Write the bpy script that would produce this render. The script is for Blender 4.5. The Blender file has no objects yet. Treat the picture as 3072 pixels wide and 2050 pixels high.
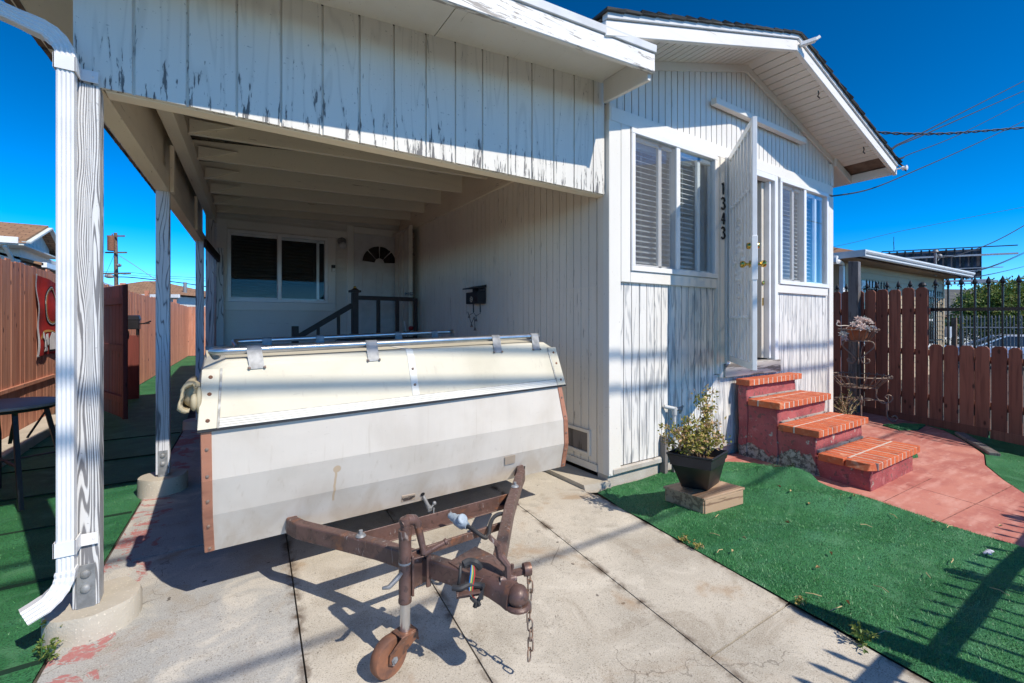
import bpy, bmesh, math, random
from mathutils import Vector, Matrix, noise as mnoise
from mathutils.geometry import delaunay_2d_cdt
random.seed(7)
R = math.radians
scene = bpy.context.scene
COL = scene.collection

# ------------------------------------------------------------------ camera
YAW, EYE, FPX, HZ = R(33), 1.36, 1350.0, 966.0       # pixels of the 3072 px wide photograph
cd = bpy.data.cameras.new("camera"); cam = bpy.data.objects.new("camera", cd); COL.objects.link(cam)
cam.location = (0, 0, EYE); cam.rotation_euler = (R(90), 0, -YAW)
cd.sensor_width = 36.0; cd.lens = 36.0 * FPX / 3072
cd.shift_y = -(1025 - HZ) / 3072
cd.clip_start = 0.05; cd.clip_end = 6000
scene.camera = cam

# ------------------------------------------------------------------ sky and sun
SUN_EL = R(46); SUN_DIR = Vector((-.30 * math.cos(SUN_EL), .954 * math.cos(SUN_EL), -math.sin(SUN_EL))).normalized()
world = bpy.data.worlds.new("World"); scene.world = world; world.use_nodes = True
wn = world.node_tree; bg = wn.nodes['Background']
sky = wn.nodes.new('ShaderNodeTexSky'); sky.sky_type = 'NISHITA'; sky.sun_disc = False
sky.sun_elevation = SUN_EL; sky.sun_rotation = math.atan2(.30, -.954)
sky.altitude = 0; sky.air_density = .62; sky.dust_density = 0.0; sky.ozone_density = 5.0
hsv = wn.nodes.new('ShaderNodeHueSaturation'); hsv.inputs['Hue'].default_value = .491; hsv.inputs['Saturation'].default_value = 1.20; hsv.inputs['Value'].default_value = .68
gam = wn.nodes.new('ShaderNodeGamma'); gam.inputs['Gamma'].default_value = 1.45
wn.links.new(sky.outputs[0], gam.inputs['Color']); wn.links.new(gam.outputs[0], hsv.inputs['Color']); wn.links.new(hsv.outputs[0], bg.inputs['Color'])
bg.inputs['Strength'].default_value = 0.10
sd = bpy.data.lights.new("sun", 'SUN'); sd.energy = 3.5; sd.angle = R(.5); sd.color = (1, .915, .79)
sun = bpy.data.objects.new("sun", sd); COL.objects.link(sun); sun.location = (4, -6, 9)
sun.rotation_euler = SUN_DIR.to_track_quat('-Z', 'Y').to_euler()
vs = scene.view_settings; vs.view_transform = 'Standard'; vs.look = 'None'; vs.gamma = 1; vs.exposure = 0.6

# ------------------------------------------------------------------ measuring helpers (photo pixel + a known plane -> metres)
def ray(x, y):
    k = (x - 1536) / FPX
    return Vector((math.sin(YAW) + k * math.cos(YAW), math.cos(YAW) - k * math.sin(YAW), (HZ - y) / FPX))
def aty(x, y, Y): r = ray(x, y); return Vector((0, 0, EYE)) + r * (Y / r.y)
def atx(x, y, X): r = ray(x, y); return Vector((0, 0, EYE)) + r * (X / r.x)
def atz(x, y, Z): r = ray(x, y); return Vector((0, 0, EYE)) + r * ((Z - EYE) / r.z)
def lerp(a, b, t_): return a + (b - a) * t_
def zg(Y): return -.035 * (2.6 - max(Y, -1.5)) if Y < 2.6 else 0.0
def ground(x, y):
    r = ray(x, y); t = -EYE / r.z
    if r.y * t < 2.6: t = (-.035 * 2.6 - EYE) / (r.z - .035 * r.y)
    return Vector((0, 0, EYE)) + r * t

# ------------------------------------------------------------------ materials
MATS = {}
class NT:
    def __init__(s, name):
        s.m = bpy.data.materials.new(name); s.m.use_nodes = True; s.t = s.m.node_tree
        s.b = s.t.nodes['Principled BSDF']; s.tc = None; MATS[name] = s.m
    def n(s, typ, **kw):
        o = s.t.nodes.new(typ)
        for k, v in kw.items(): setattr(o, k, v)
        return o
    def l(s, a, b): s.t.links.new(a, b)
    def co(s, sc=(1, 1, 1), rot=(0, 0, 0)):
        if not s.tc: s.tc = s.n('ShaderNodeTexCoord')
        mp = s.n('ShaderNodeMapping'); mp.inputs['Scale'].default_value = sc; mp.inputs['Rotation'].default_value = rot
        s.l(s.tc.outputs['Object'], mp.inputs[0]); return mp.outputs[0]
    def noise(s, sc, scale=1, det=4, dist=0, rough=.55, rot=(0, 0, 0)):
        o = s.n('ShaderNodeTexNoise'); o.inputs['Scale'].default_value = scale; o.inputs['Detail'].default_value = det
        o.inputs['Distortion'].default_value = dist; o.inputs['Roughness'].default_value = rough
        s.l(s.co(sc, rot), o.inputs['Vector']); return o.outputs['Fac']
    def math(s, op, a, b=None, c=None, clamp=False):
        o = s.n('ShaderNodeMath', operation=op); o.use_clamp = clamp
        for i, v in enumerate((a, b, c)):
            if v is None: continue
            if isinstance(v, (int, float)): o.inputs[i].default_value = v
            else: s.l(v, o.inputs[i])
        return o.outputs[0]
    def ramp(s, f, a, b, lo=0., hi=1.):
        o = s.n('ShaderNodeMapRange'); o.interpolation_type = 'SMOOTHSTEP'
        s.l(f, o.inputs[0]); o.inputs[1].default_value = a; o.inputs[2].default_value = b; o.inputs[3].default_value = lo; o.inputs[4].default_value = hi
        return o.outputs[0]
    def mix(s, f, a, b):
        o = s.n('ShaderNodeMix', data_type='RGBA')
        if isinstance(f, (int, float)): o.inputs[0].default_value = f
        else: s.l(f, o.inputs[0])
        for i, v in ((6, a), (7, b)):
            if isinstance(v, tuple): o.inputs[i].default_value = (*v, 1)
            else: s.l(v, o.inputs[i])
        return o.outputs[2]
    def rnd(s):
        o = s.n('ShaderNodeAttribute'); o.attribute_name = 'rnd'; return o.outputs['Fac']
    def axis(s, i):
        if not s.tc: s.tc = s.n('ShaderNodeTexCoord')
        o = s.n('ShaderNodeSeparateXYZ'); s.l(s.tc.outputs['Object'], o.inputs[0]); return o.outputs[i]
    def color(s, c): 
        if isinstance(c, tuple): s.b.inputs['Base Color'].default_value = (*c, 1)
        else: s.l(c, s.b.inputs['Base Color'])
    def fin(s, rough=.6, metal=0, bump=None, bs=.2, bd=.01, spec=.4):
        if isinstance(rough, (int, float)): s.b.inputs['Roughness'].default_value = rough
        else: s.l(rough, s.b.inputs['Roughness'])
        s.b.inputs['Metallic'].default_value = metal; s.b.inputs['Specular IOR Level'].default_value = spec
        if bump is not None:
            o = s.n('ShaderNodeBump'); o.inputs['Strength'].default_value = bs; o.inputs['Distance'].default_value = bd
            s.l(bump, o.inputs['Height']); s.l(o.outputs[0], s.b.inputs['Normal'])
        return s.m

def m_plain(name, c, rough=.5, metal=0, var=.12, scale=6, spec=.4, bs=.08, c2=None):
    t = NT(name); f = t.noise((1, 1, 1), scale, 5)
    d = c2 or tuple(v * (1 - 2 * var) for v in c)
    t.color(t.mix(t.ramp(f, .35, .7), c, d)); g = t.noise((1, 1, 1), scale * 12, 3)
    return t.fin(rough, metal, g, bs, .004, spec)

def m_paint(name, paint=(.72, .70, .66), wood=(.30, .28, .25), axis=2, thr=.72, w=(.75, .2, .2), lines=8, scale=1.0, fs=70, fl=5, grain=.25, zfade=None, dirt=(.56, .53, .47), rough=.55, soft=.05, lin=0, amp=6):
    """old painted timber: contour-like grain, small flakes lost along the grain"""
    t = NT(name)
    def st(a, b): v = [a] * 3; v[axis] = b; return tuple(v)
    low = t.noise(st(5.5 * scale, .55 * scale), 1.0, 2, .5)
    if lin: low = t.math('ADD', t.math('MULTIPLY', t.math('ADD', t.axis(0), t.math('MULTIPLY', t.axis(1), .83)), lin / lines), t.math('MULTIPLY', low, amp / lines))
    con = t.math('PINGPONG', t.math('MULTIPLY', low, lines), 1.0)           # contour lines 0..1
    fine = t.noise(st(fs, fl), 1.0, 4, .35, .6)
    patch = t.noise(st(7 * scale, 1.8 * scale), 1.0, 4, .2)
    g = t.math('ADD', t.math('MULTIPLY', con, w[1]), t.math('ADD', t.math('MULTIPLY', fine, w[0]), t.math('MULTIPLY', patch, w[2])))
    if zfade:                                                               # more wear low down, where rain splashes
        g = t.math('ADD', g, t.ramp(t.axis(2), zfade[0], zfade[1], zfade[2], zfade[3]))
    mask = t.ramp(g, thr, thr + soft)
    dm = t.noise((1.3, 1.3, .7), 1.0, 4)
    base = t.mix(t.ramp(dm, .42, .78, 0, .55), paint, dirt)
    base = t.mix(t.math('MULTIPLY', t.ramp(con, .55, 1.0), grain), base, tuple(.6 * v for v in paint))
    spk = t.noise((60, 60, 60), 1.0, 2); base = t.mix(t.ramp(spk, .68, .74, 0, .45), base, wood)
    t.color(t.mix(mask, base, wood))
    h = t.math('SUBTRACT', t.math('MULTIPLY', fine, .5), t.math('MULTIPLY', mask, .6))
    return t.fin(rough, 0, h, .35, .003, .3)

m_paint('siding_front', (.76, .74, .70), (.44, .44, .435), thr=.545, w=(.35, .38, .32), lines=12, scale=1.9, fs=110, fl=8, grain=.15, zfade=(.2, 1.75, .06, -.02), soft=.16)
m_paint('siding_gable', (.75, .72, .67), (.40, .38, .36), thr=.76, grain=.06, lines=6)
m_paint('siding_side', (.80, .74, .64), (.34, .30, .25), thr=.75, grain=.10, lines=6, dirt=(.62, .57, .50))
m_paint('panel_paint', (.75, .715, .645), (.15, .145, .14), thr=.76, lines=16, scale=1.0, grain=.26, fs=95, fl=11, zfade=(2.38, 2.80, .125, 0), dirt=(.62, .60, .56))
m_paint('trim_paint', (.78, .75, .69), (.42, .39, .34), thr=.77, grain=.05, lines=4, dirt=(.68, .65, .59))
m_paint('beam_paint', (.80, .71, .57), (.36, .29, .21), axis=1, thr=.76, grain=.10, lines=5, dirt=(.62, .53, .42))
m_paint('joist_paint', (.82, .73, .59), (.36, .28, .20), axis=0, thr=.76, grain=.10, lines=5, dirt=(.72, .64, .53))
m_paint('fascia_paint', (.80, .78, .74), (.34, .31, .28), axis=0, thr=.66, w=(.6, .2, .35), grain=.15, lines=10, dirt=(.72, .69, .64), fs=80, fl=9)
m_paint('rake_paint', (.80, .77, .72), (.50, .46, .41), axis=0, thr=.74, grain=.08, lines=6, dirt=(.72, .68, .62))
m_paint('soffit_paint', (.78, .735, .66), (.42, .37, .30), axis=1, thr=.78, grain=.05, lines=3, dirt=(.62, .57, .5))
m_paint('post_grain', (.66, .67, .68), (.19, .19, .20), thr=.475, w=(.45, .45, .14), lines=26, scale=1.2, fs=150, fl=6, grain=.3, soft=.15, lin=170, amp=40)
m_paint('post_blue', (.62, .63, .66), (.17, .17, .19), thr=.64, w=(.35, .5, .15), lines=13, scale=1.3, fs=90, grain=.6, soft=.1, lin=60, amp=22)
m_paint('lap_siding', (.72, .685, .63), (.42, .38, .34), axis=0, thr=.78, grain=.04, lines=3)
m_paint('old_wood', (.46, .31, .20), (.25, .155, .10), axis=0, thr=.60, w=(.6, .3, .2), grain=.5, lines=9, dirt=(.42, .31, .22))
m_paint('grey_wood', (.20, .18, .17), (.10, .09, .085), thr=.6, grain=.5, lines=7, dirt=(.15, .13, .12))
m_paint('threshold_wood', (.40, .37, .34), (.16, .14, .12), axis=0, thr=.58, grain=.6, lines=10)
m_plain('vinyl_white', (.82, .82, .81), .35, var=.04, spec=.5)
m_plain('pipe_white', (.78, .785, .79), .4, var=.06, spec=.5)
m_plain('seam_sealant', (.30, .28, .24), .7, var=.3, scale=30, c2=(.62, .60, .54))
m_plain('turf_seam', (.008, .03, .014), .9)
m_plain('path_joint', (.36, .15, .115), .9, var=.3, scale=20)
m_plain('deck_wood', (.40, .33, .25), .8, var=.2)
m_plain('railing_grey', (.20, .22, .25), .6)
m_plain('pipe_grey', (.55, .56, .56), .5, var=.15)
m_plain('screen_grey', (.25, .25, .26), .7)
m_plain('metal_edge', (.74, .74, .73), .35, var=.06)
m_plain('galvanised', (.30, .31, .32), .55, .3, var=.2, scale=22, spec=.5)
m_plain('steel_tube', (.62, .63, .64), .28, .9, var=.08, scale=14)
m_plain('brass', (.72, .47, .12), .2, 1.0, var=.08)
m_plain('iron_black', (.012, .012, .014), .45, 0, var=.2, spec=.5)
m_plain('iron_worn', (.17, .145, .13), .5, .1, var=.3, scale=25, c2=(.30, .19, .13))
m_plain('dark_brown', (.034, .016, .013), .5, var=.2)
m_plain('rubber', (.035, .036, .04), .6)
m_plain('plug_grey', (.33, .40, .47), .45, var=.2, scale=30)
m_plain('black_plastic', (.018, .019, .024), .42, var=.25, scale=9)
m_plain('terracotta', (.50, .19, .09), .7, var=.2)
m_plain('black_paint', (.015, .015, .017), .4)
m_plain('soil', (.20, .11, .06), .9, var=.3, scale=60, bs=.8)
m_plain('canvas', (.48, .42, .29), .85, var=.15, c2=(.36, .28, .15), scale=9)
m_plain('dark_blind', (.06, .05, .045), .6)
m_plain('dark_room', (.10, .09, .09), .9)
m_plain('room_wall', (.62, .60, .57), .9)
m_plain('door_white', (.62, .61, .60), .45, var=.06)
m_plain('door_cream', (.66, .60, .50), .45, var=.06)
m_plain('asphalt', (.06, .06, .062), .9, scale=40, bs=.5)
m_plain('billboard', (.030, .035, .05), .8, c2=(.10, .11, .14), scale=.8)
m_plain('billboard_rail', (.42, .46, .52), .6)
m_plain('neighbour_wall', (.52, .42, .28), .7, var=.06, scale=2)
m_plain('neighbour_trim', (.26, .17, .10), .7)
m_plain('cream_wall', (.70, .70, .66), .7, var=.05)
m_plain('green_white', (.66, .72, .70), .6, var=.05)
m_plain('pole_wood', (.22, .15, .11), .85, var=.25)
m_plain('rust_orange', (.27, .115, .06), .75, c2=(.12, .062, .045), scale=13)
m_plain('wire', (.012, .012, .016), .6)
m_plain('wire_alu', (.35, .36, .38), .5)
m_plain('car_paint', (.60, .65, .72), .18, .3, var=.02, spec=.6)
m_plain('car_glass', (.03, .045, .06), .05, 0, var=.05, spec=.8)
m_plain('tyre', (.02, .02, .02), .8)
m_plain('hill', (.09, .14, .20), .95, c2=(.05, .085, .13), scale=.02)  # blue of distant haze put into the hill colour
m_plain('hedge_dark', (.05, .085, .02), .6, c2=(.02, .035, .012))
m_plain('dirt', (.10, .085, .07), .95, var=.3, scale=14, bs=.6)
m_plain('red_cloth', (.50, .025, .02), .8, var=.15)
m_plain('white_cloth', (.78, .76, .76), .8)
m_plain('gold_cloth', (.62, .33, .10), .8)
m_plain('black_cloth', (.02, .02, .025), .8)
m_plain('table_top', (.30, .25, .24), .55, var=.1)
m_plain('rose_red', (.55, .02, .02), .5)
m_plain('stem_green', (.05, .12, .03), .6)
m_plain('caution', (.52, .42, .32), .6, var=.04)
m_plain('wire_blue', (.02, .16, .45), .5); m_plain('wire_red', (.5, .03, .03), .5); m_plain('wire_green', (.05, .28, .1), .5); m_plain('wire_yellow', (.62, .5, .12), .5)
m_plain('brown_leaf', (.36, .22, .10), .8); m_plain('straw', (.56, .43, .22), .8)
m_plain('window_dark', (.012, .012, .014), .12, var=.1, spec=.6)
m_plain('paper', (.6, .6, .7), .7)

def leafmat(name, a, b, c, tr=.25):
    t = NT(name); r = t.rnd()
    col = t.mix(t.ramp(r, .25, .6), a, b); col = t.mix(t.ramp(r, .62, .95), col, c); t.color(col)
    t.b.inputs['Roughness'].default_value = .5; t.b.inputs['Specular IOR Level'].default_value = .35
    tl = t.n('ShaderNodeBsdfTranslucent'); t.l(col, tl.inputs[0]); mx = t.n('ShaderNodeMixShader'); mx.inputs[0].default_value = tr
    out = t.t.nodes['Material Output']; t.l(t.b.outputs[0], mx.inputs[1]); t.l(tl.outputs[0], mx.inputs[2]); t.l(mx.outputs[0], out.inputs[0])
leafmat('shrub_leaf', (.22, .23, .04), (.46, .38, .10), (.70, .45, .26))
leafmat('bush_leaf', (.06, .11, .02), (.17, .24, .05), (.34, .34, .10))
leafmat('dry_leaf', (.10, .13, .05), (.30, .21, .12), (.48, .33, .22))
leafmat('succulent_leaf', (.66, .50, .44), (.76, .62, .55), (.58, .56, .50), .1)
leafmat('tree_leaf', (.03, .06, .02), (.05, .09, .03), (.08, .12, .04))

# glass: clear pane with a real sky reflection
t = NT('glass'); out = t.t.nodes['Material Output']
gl = t.n('ShaderNodeBsdfGlossy'); gl.inputs['Roughness'].default_value = .01; gl.inputs['Color'].default_value = (.9, .97, 1, 1)
tr = t.n('ShaderNodeBsdfTransparent'); tr.inputs[0].default_value = (.95, .98, .99, 1)
fr = t.n('ShaderNodeFresnel'); fr.inputs[0].default_value = 2.6
geo = t.n('ShaderNodeNewGeometry'); mx = t.n('ShaderNodeMixShader'); t.l(t.math('MULTIPLY', fr.outputs[0], t.math('SUBTRACT', 1.0, geo.outputs['Backfacing'])), mx.inputs[0]); t.l(tr.outputs[0], mx.inputs[1]); t.l(gl.outputs[0], mx.inputs[2]); t.l(mx.outputs[0], out.inputs[0])
MATS['plain_glass'] = t.m.copy(); MATS['plain_glass'].name = 'plain_glass'
[n_ for n_ in MATS['plain_glass'].node_tree.nodes if n_.type == 'FRESNEL'][0].inputs[0].default_value = 1.35
# insect screen: fine mesh seen as a veil
t = NT('insect_screen'); out = t.t.nodes['Material Output']
df = t.n('ShaderNodeBsdfDiffuse'); df.inputs[0].default_value = (.22, .22, .23, 1); tr = t.n('ShaderNodeBsdfTransparent')
mx = t.n('ShaderNodeMixShader'); mx.inputs[0].default_value = .20; t.l(tr.outputs[0], mx.inputs[1]); t.l(df.outputs[0], mx.inputs[2]); t.l(mx.outputs[0], out.inputs[0])
# perforated security door sheet
t = NT('perforated'); out = t.t.nodes['Material Output']; t.color((.80, .79, .76)); t.b.inputs['Roughness'].default_value = .45
tr = t.n('ShaderNodeBsdfTransparent'); mx = t.n('ShaderNodeMixShader'); mx.inputs[0].default_value = .72
t.l(tr.outputs[0], mx.inputs[1]); t.l(t.b.outputs[0], mx.inputs[2]); t.l(mx.outputs[0], out.inputs[0])

# concrete driveway
t = NT('concrete'); big = t.noise((1, 1, 1), 1.3, 5, .4); mid = t.noise((1, 1, 1), 7, 6); fine = t.noise((1, 1, 1), 190, 2)
streak = t.noise((3, 60, 1), 1, 3)
blot = t.noise((1, 1, 1), 3.1, 7, .8, .62)
tan = t.mix(t.ramp(big, .38, .66), (.53, .485, .41), (.42, .385, .325)); grey = t.mix(t.ramp(big, .35, .7), (.35, .35, .335), (.43, .42, .395))
c = t.mix(t.ramp(t.rnd(), .3, .5), grey, tan)
c = t.mix(t.ramp(blot, .52, .66, 0, .7), c, (.60, .555, .475)); c = t.mix(t.ramp(blot, .47, .36, 0, .5), c, (.33, .285, .225))
c = t.mix(t.ramp(mid, .55, .75, 0, .45), c, (.30, .27, .225))
c = t.mix(t.ramp(fine, .56, .68, 0, .65), c, (.15, .13, .10)); c = t.mix(t.ramp(fine, .43, .30, 0, .5), c, (.66, .62, .55))
pep = t.noise((1, 1, 1), 75, 3, 0, .7); c = t.mix(t.math('MULTIPLY', t.ramp(pep, .60, .66), t.ramp(mid, .48, .62, .15, .75)), c, (.12, .10, .08))
spot = t.noise((1, 1, 1), 11, 2); c = t.mix(t.ramp(spot, .735, .755, 0, .8), c, (.08, .065, .055))
c = t.mix(t.ramp(streak, .55, .8, 0, .3), c, (.58, .54, .47))
rust = t.noise((1, 1, 1), 2.1, 4, .8); c = t.mix(t.ramp(rust, .57, .72, 0, .6), c, (.34, .22, .12)); oil = t.noise((1, 1, 1), 1.7, 5, 1.0); c = t.mix(t.ramp(oil, .63, .72, 0, .45), c, (.17, .15, .125))
for a_, b_ in ((.173, .057), (.777, .072), (1.645, .077), (2.325, .062)):      # grime that collects along the joints
    d_ = t.math('ABSOLUTE', t.math('SUBTRACT', t.math('SUBTRACT', t.axis(0), t.math('MULTIPLY', t.axis(1), b_)), a_))
    c = t.mix(t.math('MULTIPLY', t.ramp(d_, .05, .004), t.ramp(t.noise((1, 1, 1), 9, 5, .6), .40, .66)), c, (.13, .10, .075))
vor = t.n('ShaderNodeTexVoronoi', feature='DISTANCE_TO_EDGE'); vor.inputs['Scale'].default_value = .62
wob = t.noise((1, 1, 1), 5, 4); va = t.n('ShaderNodeVectorMath', operation='ADD'); wv = t.n('ShaderNodeCombineXYZ'); t.l(t.math('MULTIPLY', wob, .35), wv.inputs[0]); t.l(t.math('MULTIPLY', wob, .3), wv.inputs[1])
t.l(t.co((1, 1, .01)), va.inputs[0]); t.l(wv.outputs[0], va.inputs[1]); t.l(va.outputs[0], vor.inputs['Vector'])
crackm = t.math('MULTIPLY', t.ramp(vor.outputs['Distance'], .0028, .001), t.ramp(big, .47, .55))
c = t.mix(t.math('MULTIPLY', crackm, .45), c, (.10, .085, .07))
# leftover red paint along the carport side
X, Yc = t.axis(0), t.axis(1)
edge = t.math('SUBTRACT', t.math('SUBTRACT', X, t.math('MULTIPLY', Yc, .045)), -.69)      # distance from the left edge
rn = t.noise((1, 1, 1), 4.2, 6, 1.2, .68); near = t.ramp(edge, .38, .06)
rmask = t.ramp(t.math('MULTIPLY', t.ramp(rn, .43, .60), near), .45, .55)
rmask = t.math('MULTIPLY', rmask, t.ramp(t.noise((1, 1, 1), 46, 4), .36, .5, .35, 1))
c = t.mix(t.math('MULTIPLY', rmask, .8), c, (.42, .13, .12))
t.color(c); t.fin(.85, 0, t.math('ADD', fine, t.math('MULTIPLY', mid, .5)), .35, .004, .25)

def m_stucco(name, a, b, pit=.0, sc=8):
    t = NT(name); n1 = t.noise((1, 1, 1), sc, 6, .5); n2 = t.noise((1, 1, 1), 3.0, 4); n3 = t.noise((1, 1, 1), 90, 3)
    c = t.mix(t.ramp(n2, .35, .7), a, b)
    chips = t.ramp(n1, .66 - pit, .70 - pit); c = t.mix(chips, c, (.12, .10, .09))
    c = t.mix(t.ramp(n3, .62, .7, 0, .5), c, tuple(min(1, v * 1.6) for v in a))
    t.color(c); return t.fin(.8, 0, t.math('SUBTRACT', t.math('MULTIPLY', n3, .4), chips), .6, .01, .25)
m_stucco('red_stucco', (.33, .085, .085), (.25, .055, .06), .02)
m_stucco('footing', (.52, .47, .39), (.42, .38, .31), -.05, 20)
m_stucco('foundation', (.50, .48, .44), (.40, .36, .31), -.02, 12)
m_stucco('rubble', (.40, .37, .33), (.24, .21, .19), .08, 14)
t = NT('step_stucco'); n1 = t.noise((1, 1, 1), 7, 6, .6); n2 = t.noise((1, 1, 1), 3.0, 4); n3 = t.noise((1, 1, 1), 90, 3); n4 = t.noise((1, 1, 1), 26, 5)
c = t.mix(t.ramp(n2, .35, .7), (.42, .115, .115), (.30, .075, .08)); c = t.mix(t.ramp(n4, .57, .63, 0, .75), c, (.15, .09, .08)); c = t.mix(t.ramp(n1, .58, .64, 0, .5), c, (.50, .20, .19)); c = t.mix(t.ramp(t.noise((1, 1, 1), 13, 5, .4), .66, .69), c, (.44, .40, .35)); c = t.mix(t.ramp(n3, .64, .72, 0, .5), c, (.50, .34, .30))
lowz = t.math('SUBTRACT', t.math('MULTIPLY', n1, .62), t.math('ADD', t.axis(2), t.math('MULTIPLY', t.ramp(t.axis(1), 1.95, 1.75), .5)))      # bare rubble where the render has fallen off at the foot
bare = t.ramp(lowz, .16, .19); rub = t.mix(t.ramp(n4, .42, .6), (.42, .39, .34), (.13, .115, .10)); rub = t.mix(t.ramp(n3, .55, .7), rub, (.55, .50, .42))
c = t.mix(bare, c, rub); t.color(c); t.fin(.85, 0, t.math('SUBTRACT', t.math('ADD', t.math('MULTIPLY', n3, .4), t.math('MULTIPLY', n4, .8)), t.math('MULTIPLY', bare, .5)), .7, .012, .25)
t = NT('red_path'); n1 = t.noise((1, 1, 1), 2.2, 5, .6); n2 = t.noise((1, 1, 1), 160, 2); n3 = t.noise((3, 12, 1), 1, 4)
c = t.mix(t.ramp(n1, .35, .68), (.52, .215, .165), (.40, .135, .11)); c = t.mix(t.ramp(n3, .45, .7, 0, .7), c, (.62, .33, .27)); c = t.mix(t.ramp(t.noise((1, 1, 1), 6, 6, .8, .65), .54, .66, 0, .5), c, (.36, .12, .10)); c = t.mix(t.ramp(t.noise((1, 1, 1), 32, 4), .62, .70, 0, .5), c, (.55, .38, .32)); c = t.mix(t.ramp(n2, .6, .72, 0, .35), c, (.25, .10, .08))
t.color(c); t.fin(.8, 0, n2, .25, .003, .3)
t = NT('brick'); n1 = t.noise((1, 1, 1), 25, 5); r = t.rnd(); c = t.mix(r, (.60, .135, .045), (.50, .115, .05)); c = t.mix(t.ramp(n1, .5, .75, 0, .7), c, (.62, .27, .14)); n2 = t.noise((1, 1, 1), 9, 5, .5); c = t.mix(t.ramp(n2, .54, .70, 0, .65), c, (.27, .085, .05)); c = t.mix(t.ramp(n2, .40, .28, 0, .6), c, (.66, .38, .24)); t.color(c); t.fin(.7, 0, t.noise((1, 1, 1), 120, 3), .3, .003, .35)
t = NT('mortar'); t.color((.56, .50, .43)); t.fin(.9, 0, t.noise((1, 1, 1), 120, 3), .5, .004)

def m_fence(name, a, b, c_):
    t = NT(name); r = t.rnd(); n1 = t.noise((26, 26, 1.6), 1, 4, .5); n2 = t.noise((3, 3, 1.0), 1, 4)
    kn = t.n('ShaderNodeTexVoronoi'); kn.inputs['Scale'].default_value = 1; t.l(t.co((9, 9, 4.2)), kn.inputs['Vector'])
    c = t.mix(r, a, b); c = t.mix(t.ramp(n1, .42, .72, 0, .75), c, c_); c = t.mix(t.ramp(n2, .5, .75, 0, .55), c, tuple(.55 * v for v in a))
    knot = t.ramp(kn.outputs['Distance'], .17, .07); c = t.mix(t.math('MULTIPLY', knot, .85), c, (.035, .014, .01))
    t.color(c); return t.fin(.65, 0, n1, .3, .004, .3)
m_fence('fence_brown', (.30, .12, .08), (.18, .066, .047), (.12, .044, .032))
m_fence('fence_cedar', (.60, .29, .19), (.44, .185, .12), (.34, .13, .085))
m_fence('gate_red', (.22, .055, .04), (.15, .038, .03), (.09, .025, .02))

t = NT('turf'); n1 = t.noise((1, 1, 1), 2.2, 5, .6); n2 = t.noise((1, 1, 1), 140, 3); n4 = t.noise((2, 9, 1), 1, 4)
c = t.mix(t.ramp(n1, .34, .68), (.022, .14, .042), (.05, .215, .08)); c = t.mix(t.ramp(n4, .5, .75, 0, .5), c, (.06, .23, .12)); c = t.mix(t.ramp(n2, .48, .66, 0, .8), c, (.006, .045, .018)); nf = t.noise((1, 1, 1), 5, 5, .7); c = t.mix(t.ramp(nf, .52, .68, 0, .6), c, (.09, .25, .12))
t.color(c); t.fin(.6, 0, n2, .9, .012, .35)
t = NT('turf_blade'); r = t.rnd(); c = t.mix(r, (.038, .195, .05), (.12, .37, .125)); n1 = t.noise((1.4, 2.6, 1), 1.6, 5, .6); c = t.mix(t.ramp(n1, .50, .70, 0, .65), c, (.15, .36, .19)); c = t.mix(t.ramp(n1, .47, .33, 0, .6), c, (.015, .10, .03)); t.color(c); t.fin(.45, 0, None, spec=.45)

t = NT('shingle'); t.color(t.mix(t.rnd(), (.028, .028, .028), (.075, .075, .07))); t.fin(.9, 0, t.noise((1, 1, 1), 150, 3), .6, .004)
t = NT('shingle_brown'); br = t.n('ShaderNodeTexBrick'); br.inputs['Scale'].default_value = 1; br.inputs['Brick Width'].default_value = .35; br.inputs['Row Height'].default_value = .14; br.inputs['Mortar Size'].default_value = .012
br.inputs['Color1'].default_value = (.36, .21, .12, 1); br.inputs['Color2'].default_value = (.27, .15, .085, 1); br.inputs['Mortar'].default_value = (.13, .075, .045, 1)
uvm = t.n('ShaderNodeUVMap'); t.l(uvm.outputs[0], br.inputs[0]); t.color(br.outputs[0]); t.fin(.9)
t = NT('shingle_grey'); br = t.n('ShaderNodeTexBrick'); br.inputs['Scale'].default_value = 1; br.inputs['Brick Width'].default_value = .35; br.inputs['Row Height'].default_value = .15; br.inputs['Mortar Size'].default_value = .015
br.inputs['Color1'].default_value = (.13, .135, .13, 1); br.inputs['Color2'].default_value = (.085, .09, .09, 1); br.inputs['Mortar'].default_value = (.03, .03, .03, 1)
uvm = t.n('ShaderNodeUVMap'); t.l(uvm.outputs[0], br.inputs[0]); t.color(br.outputs[0]); t.fin(.9)

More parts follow.
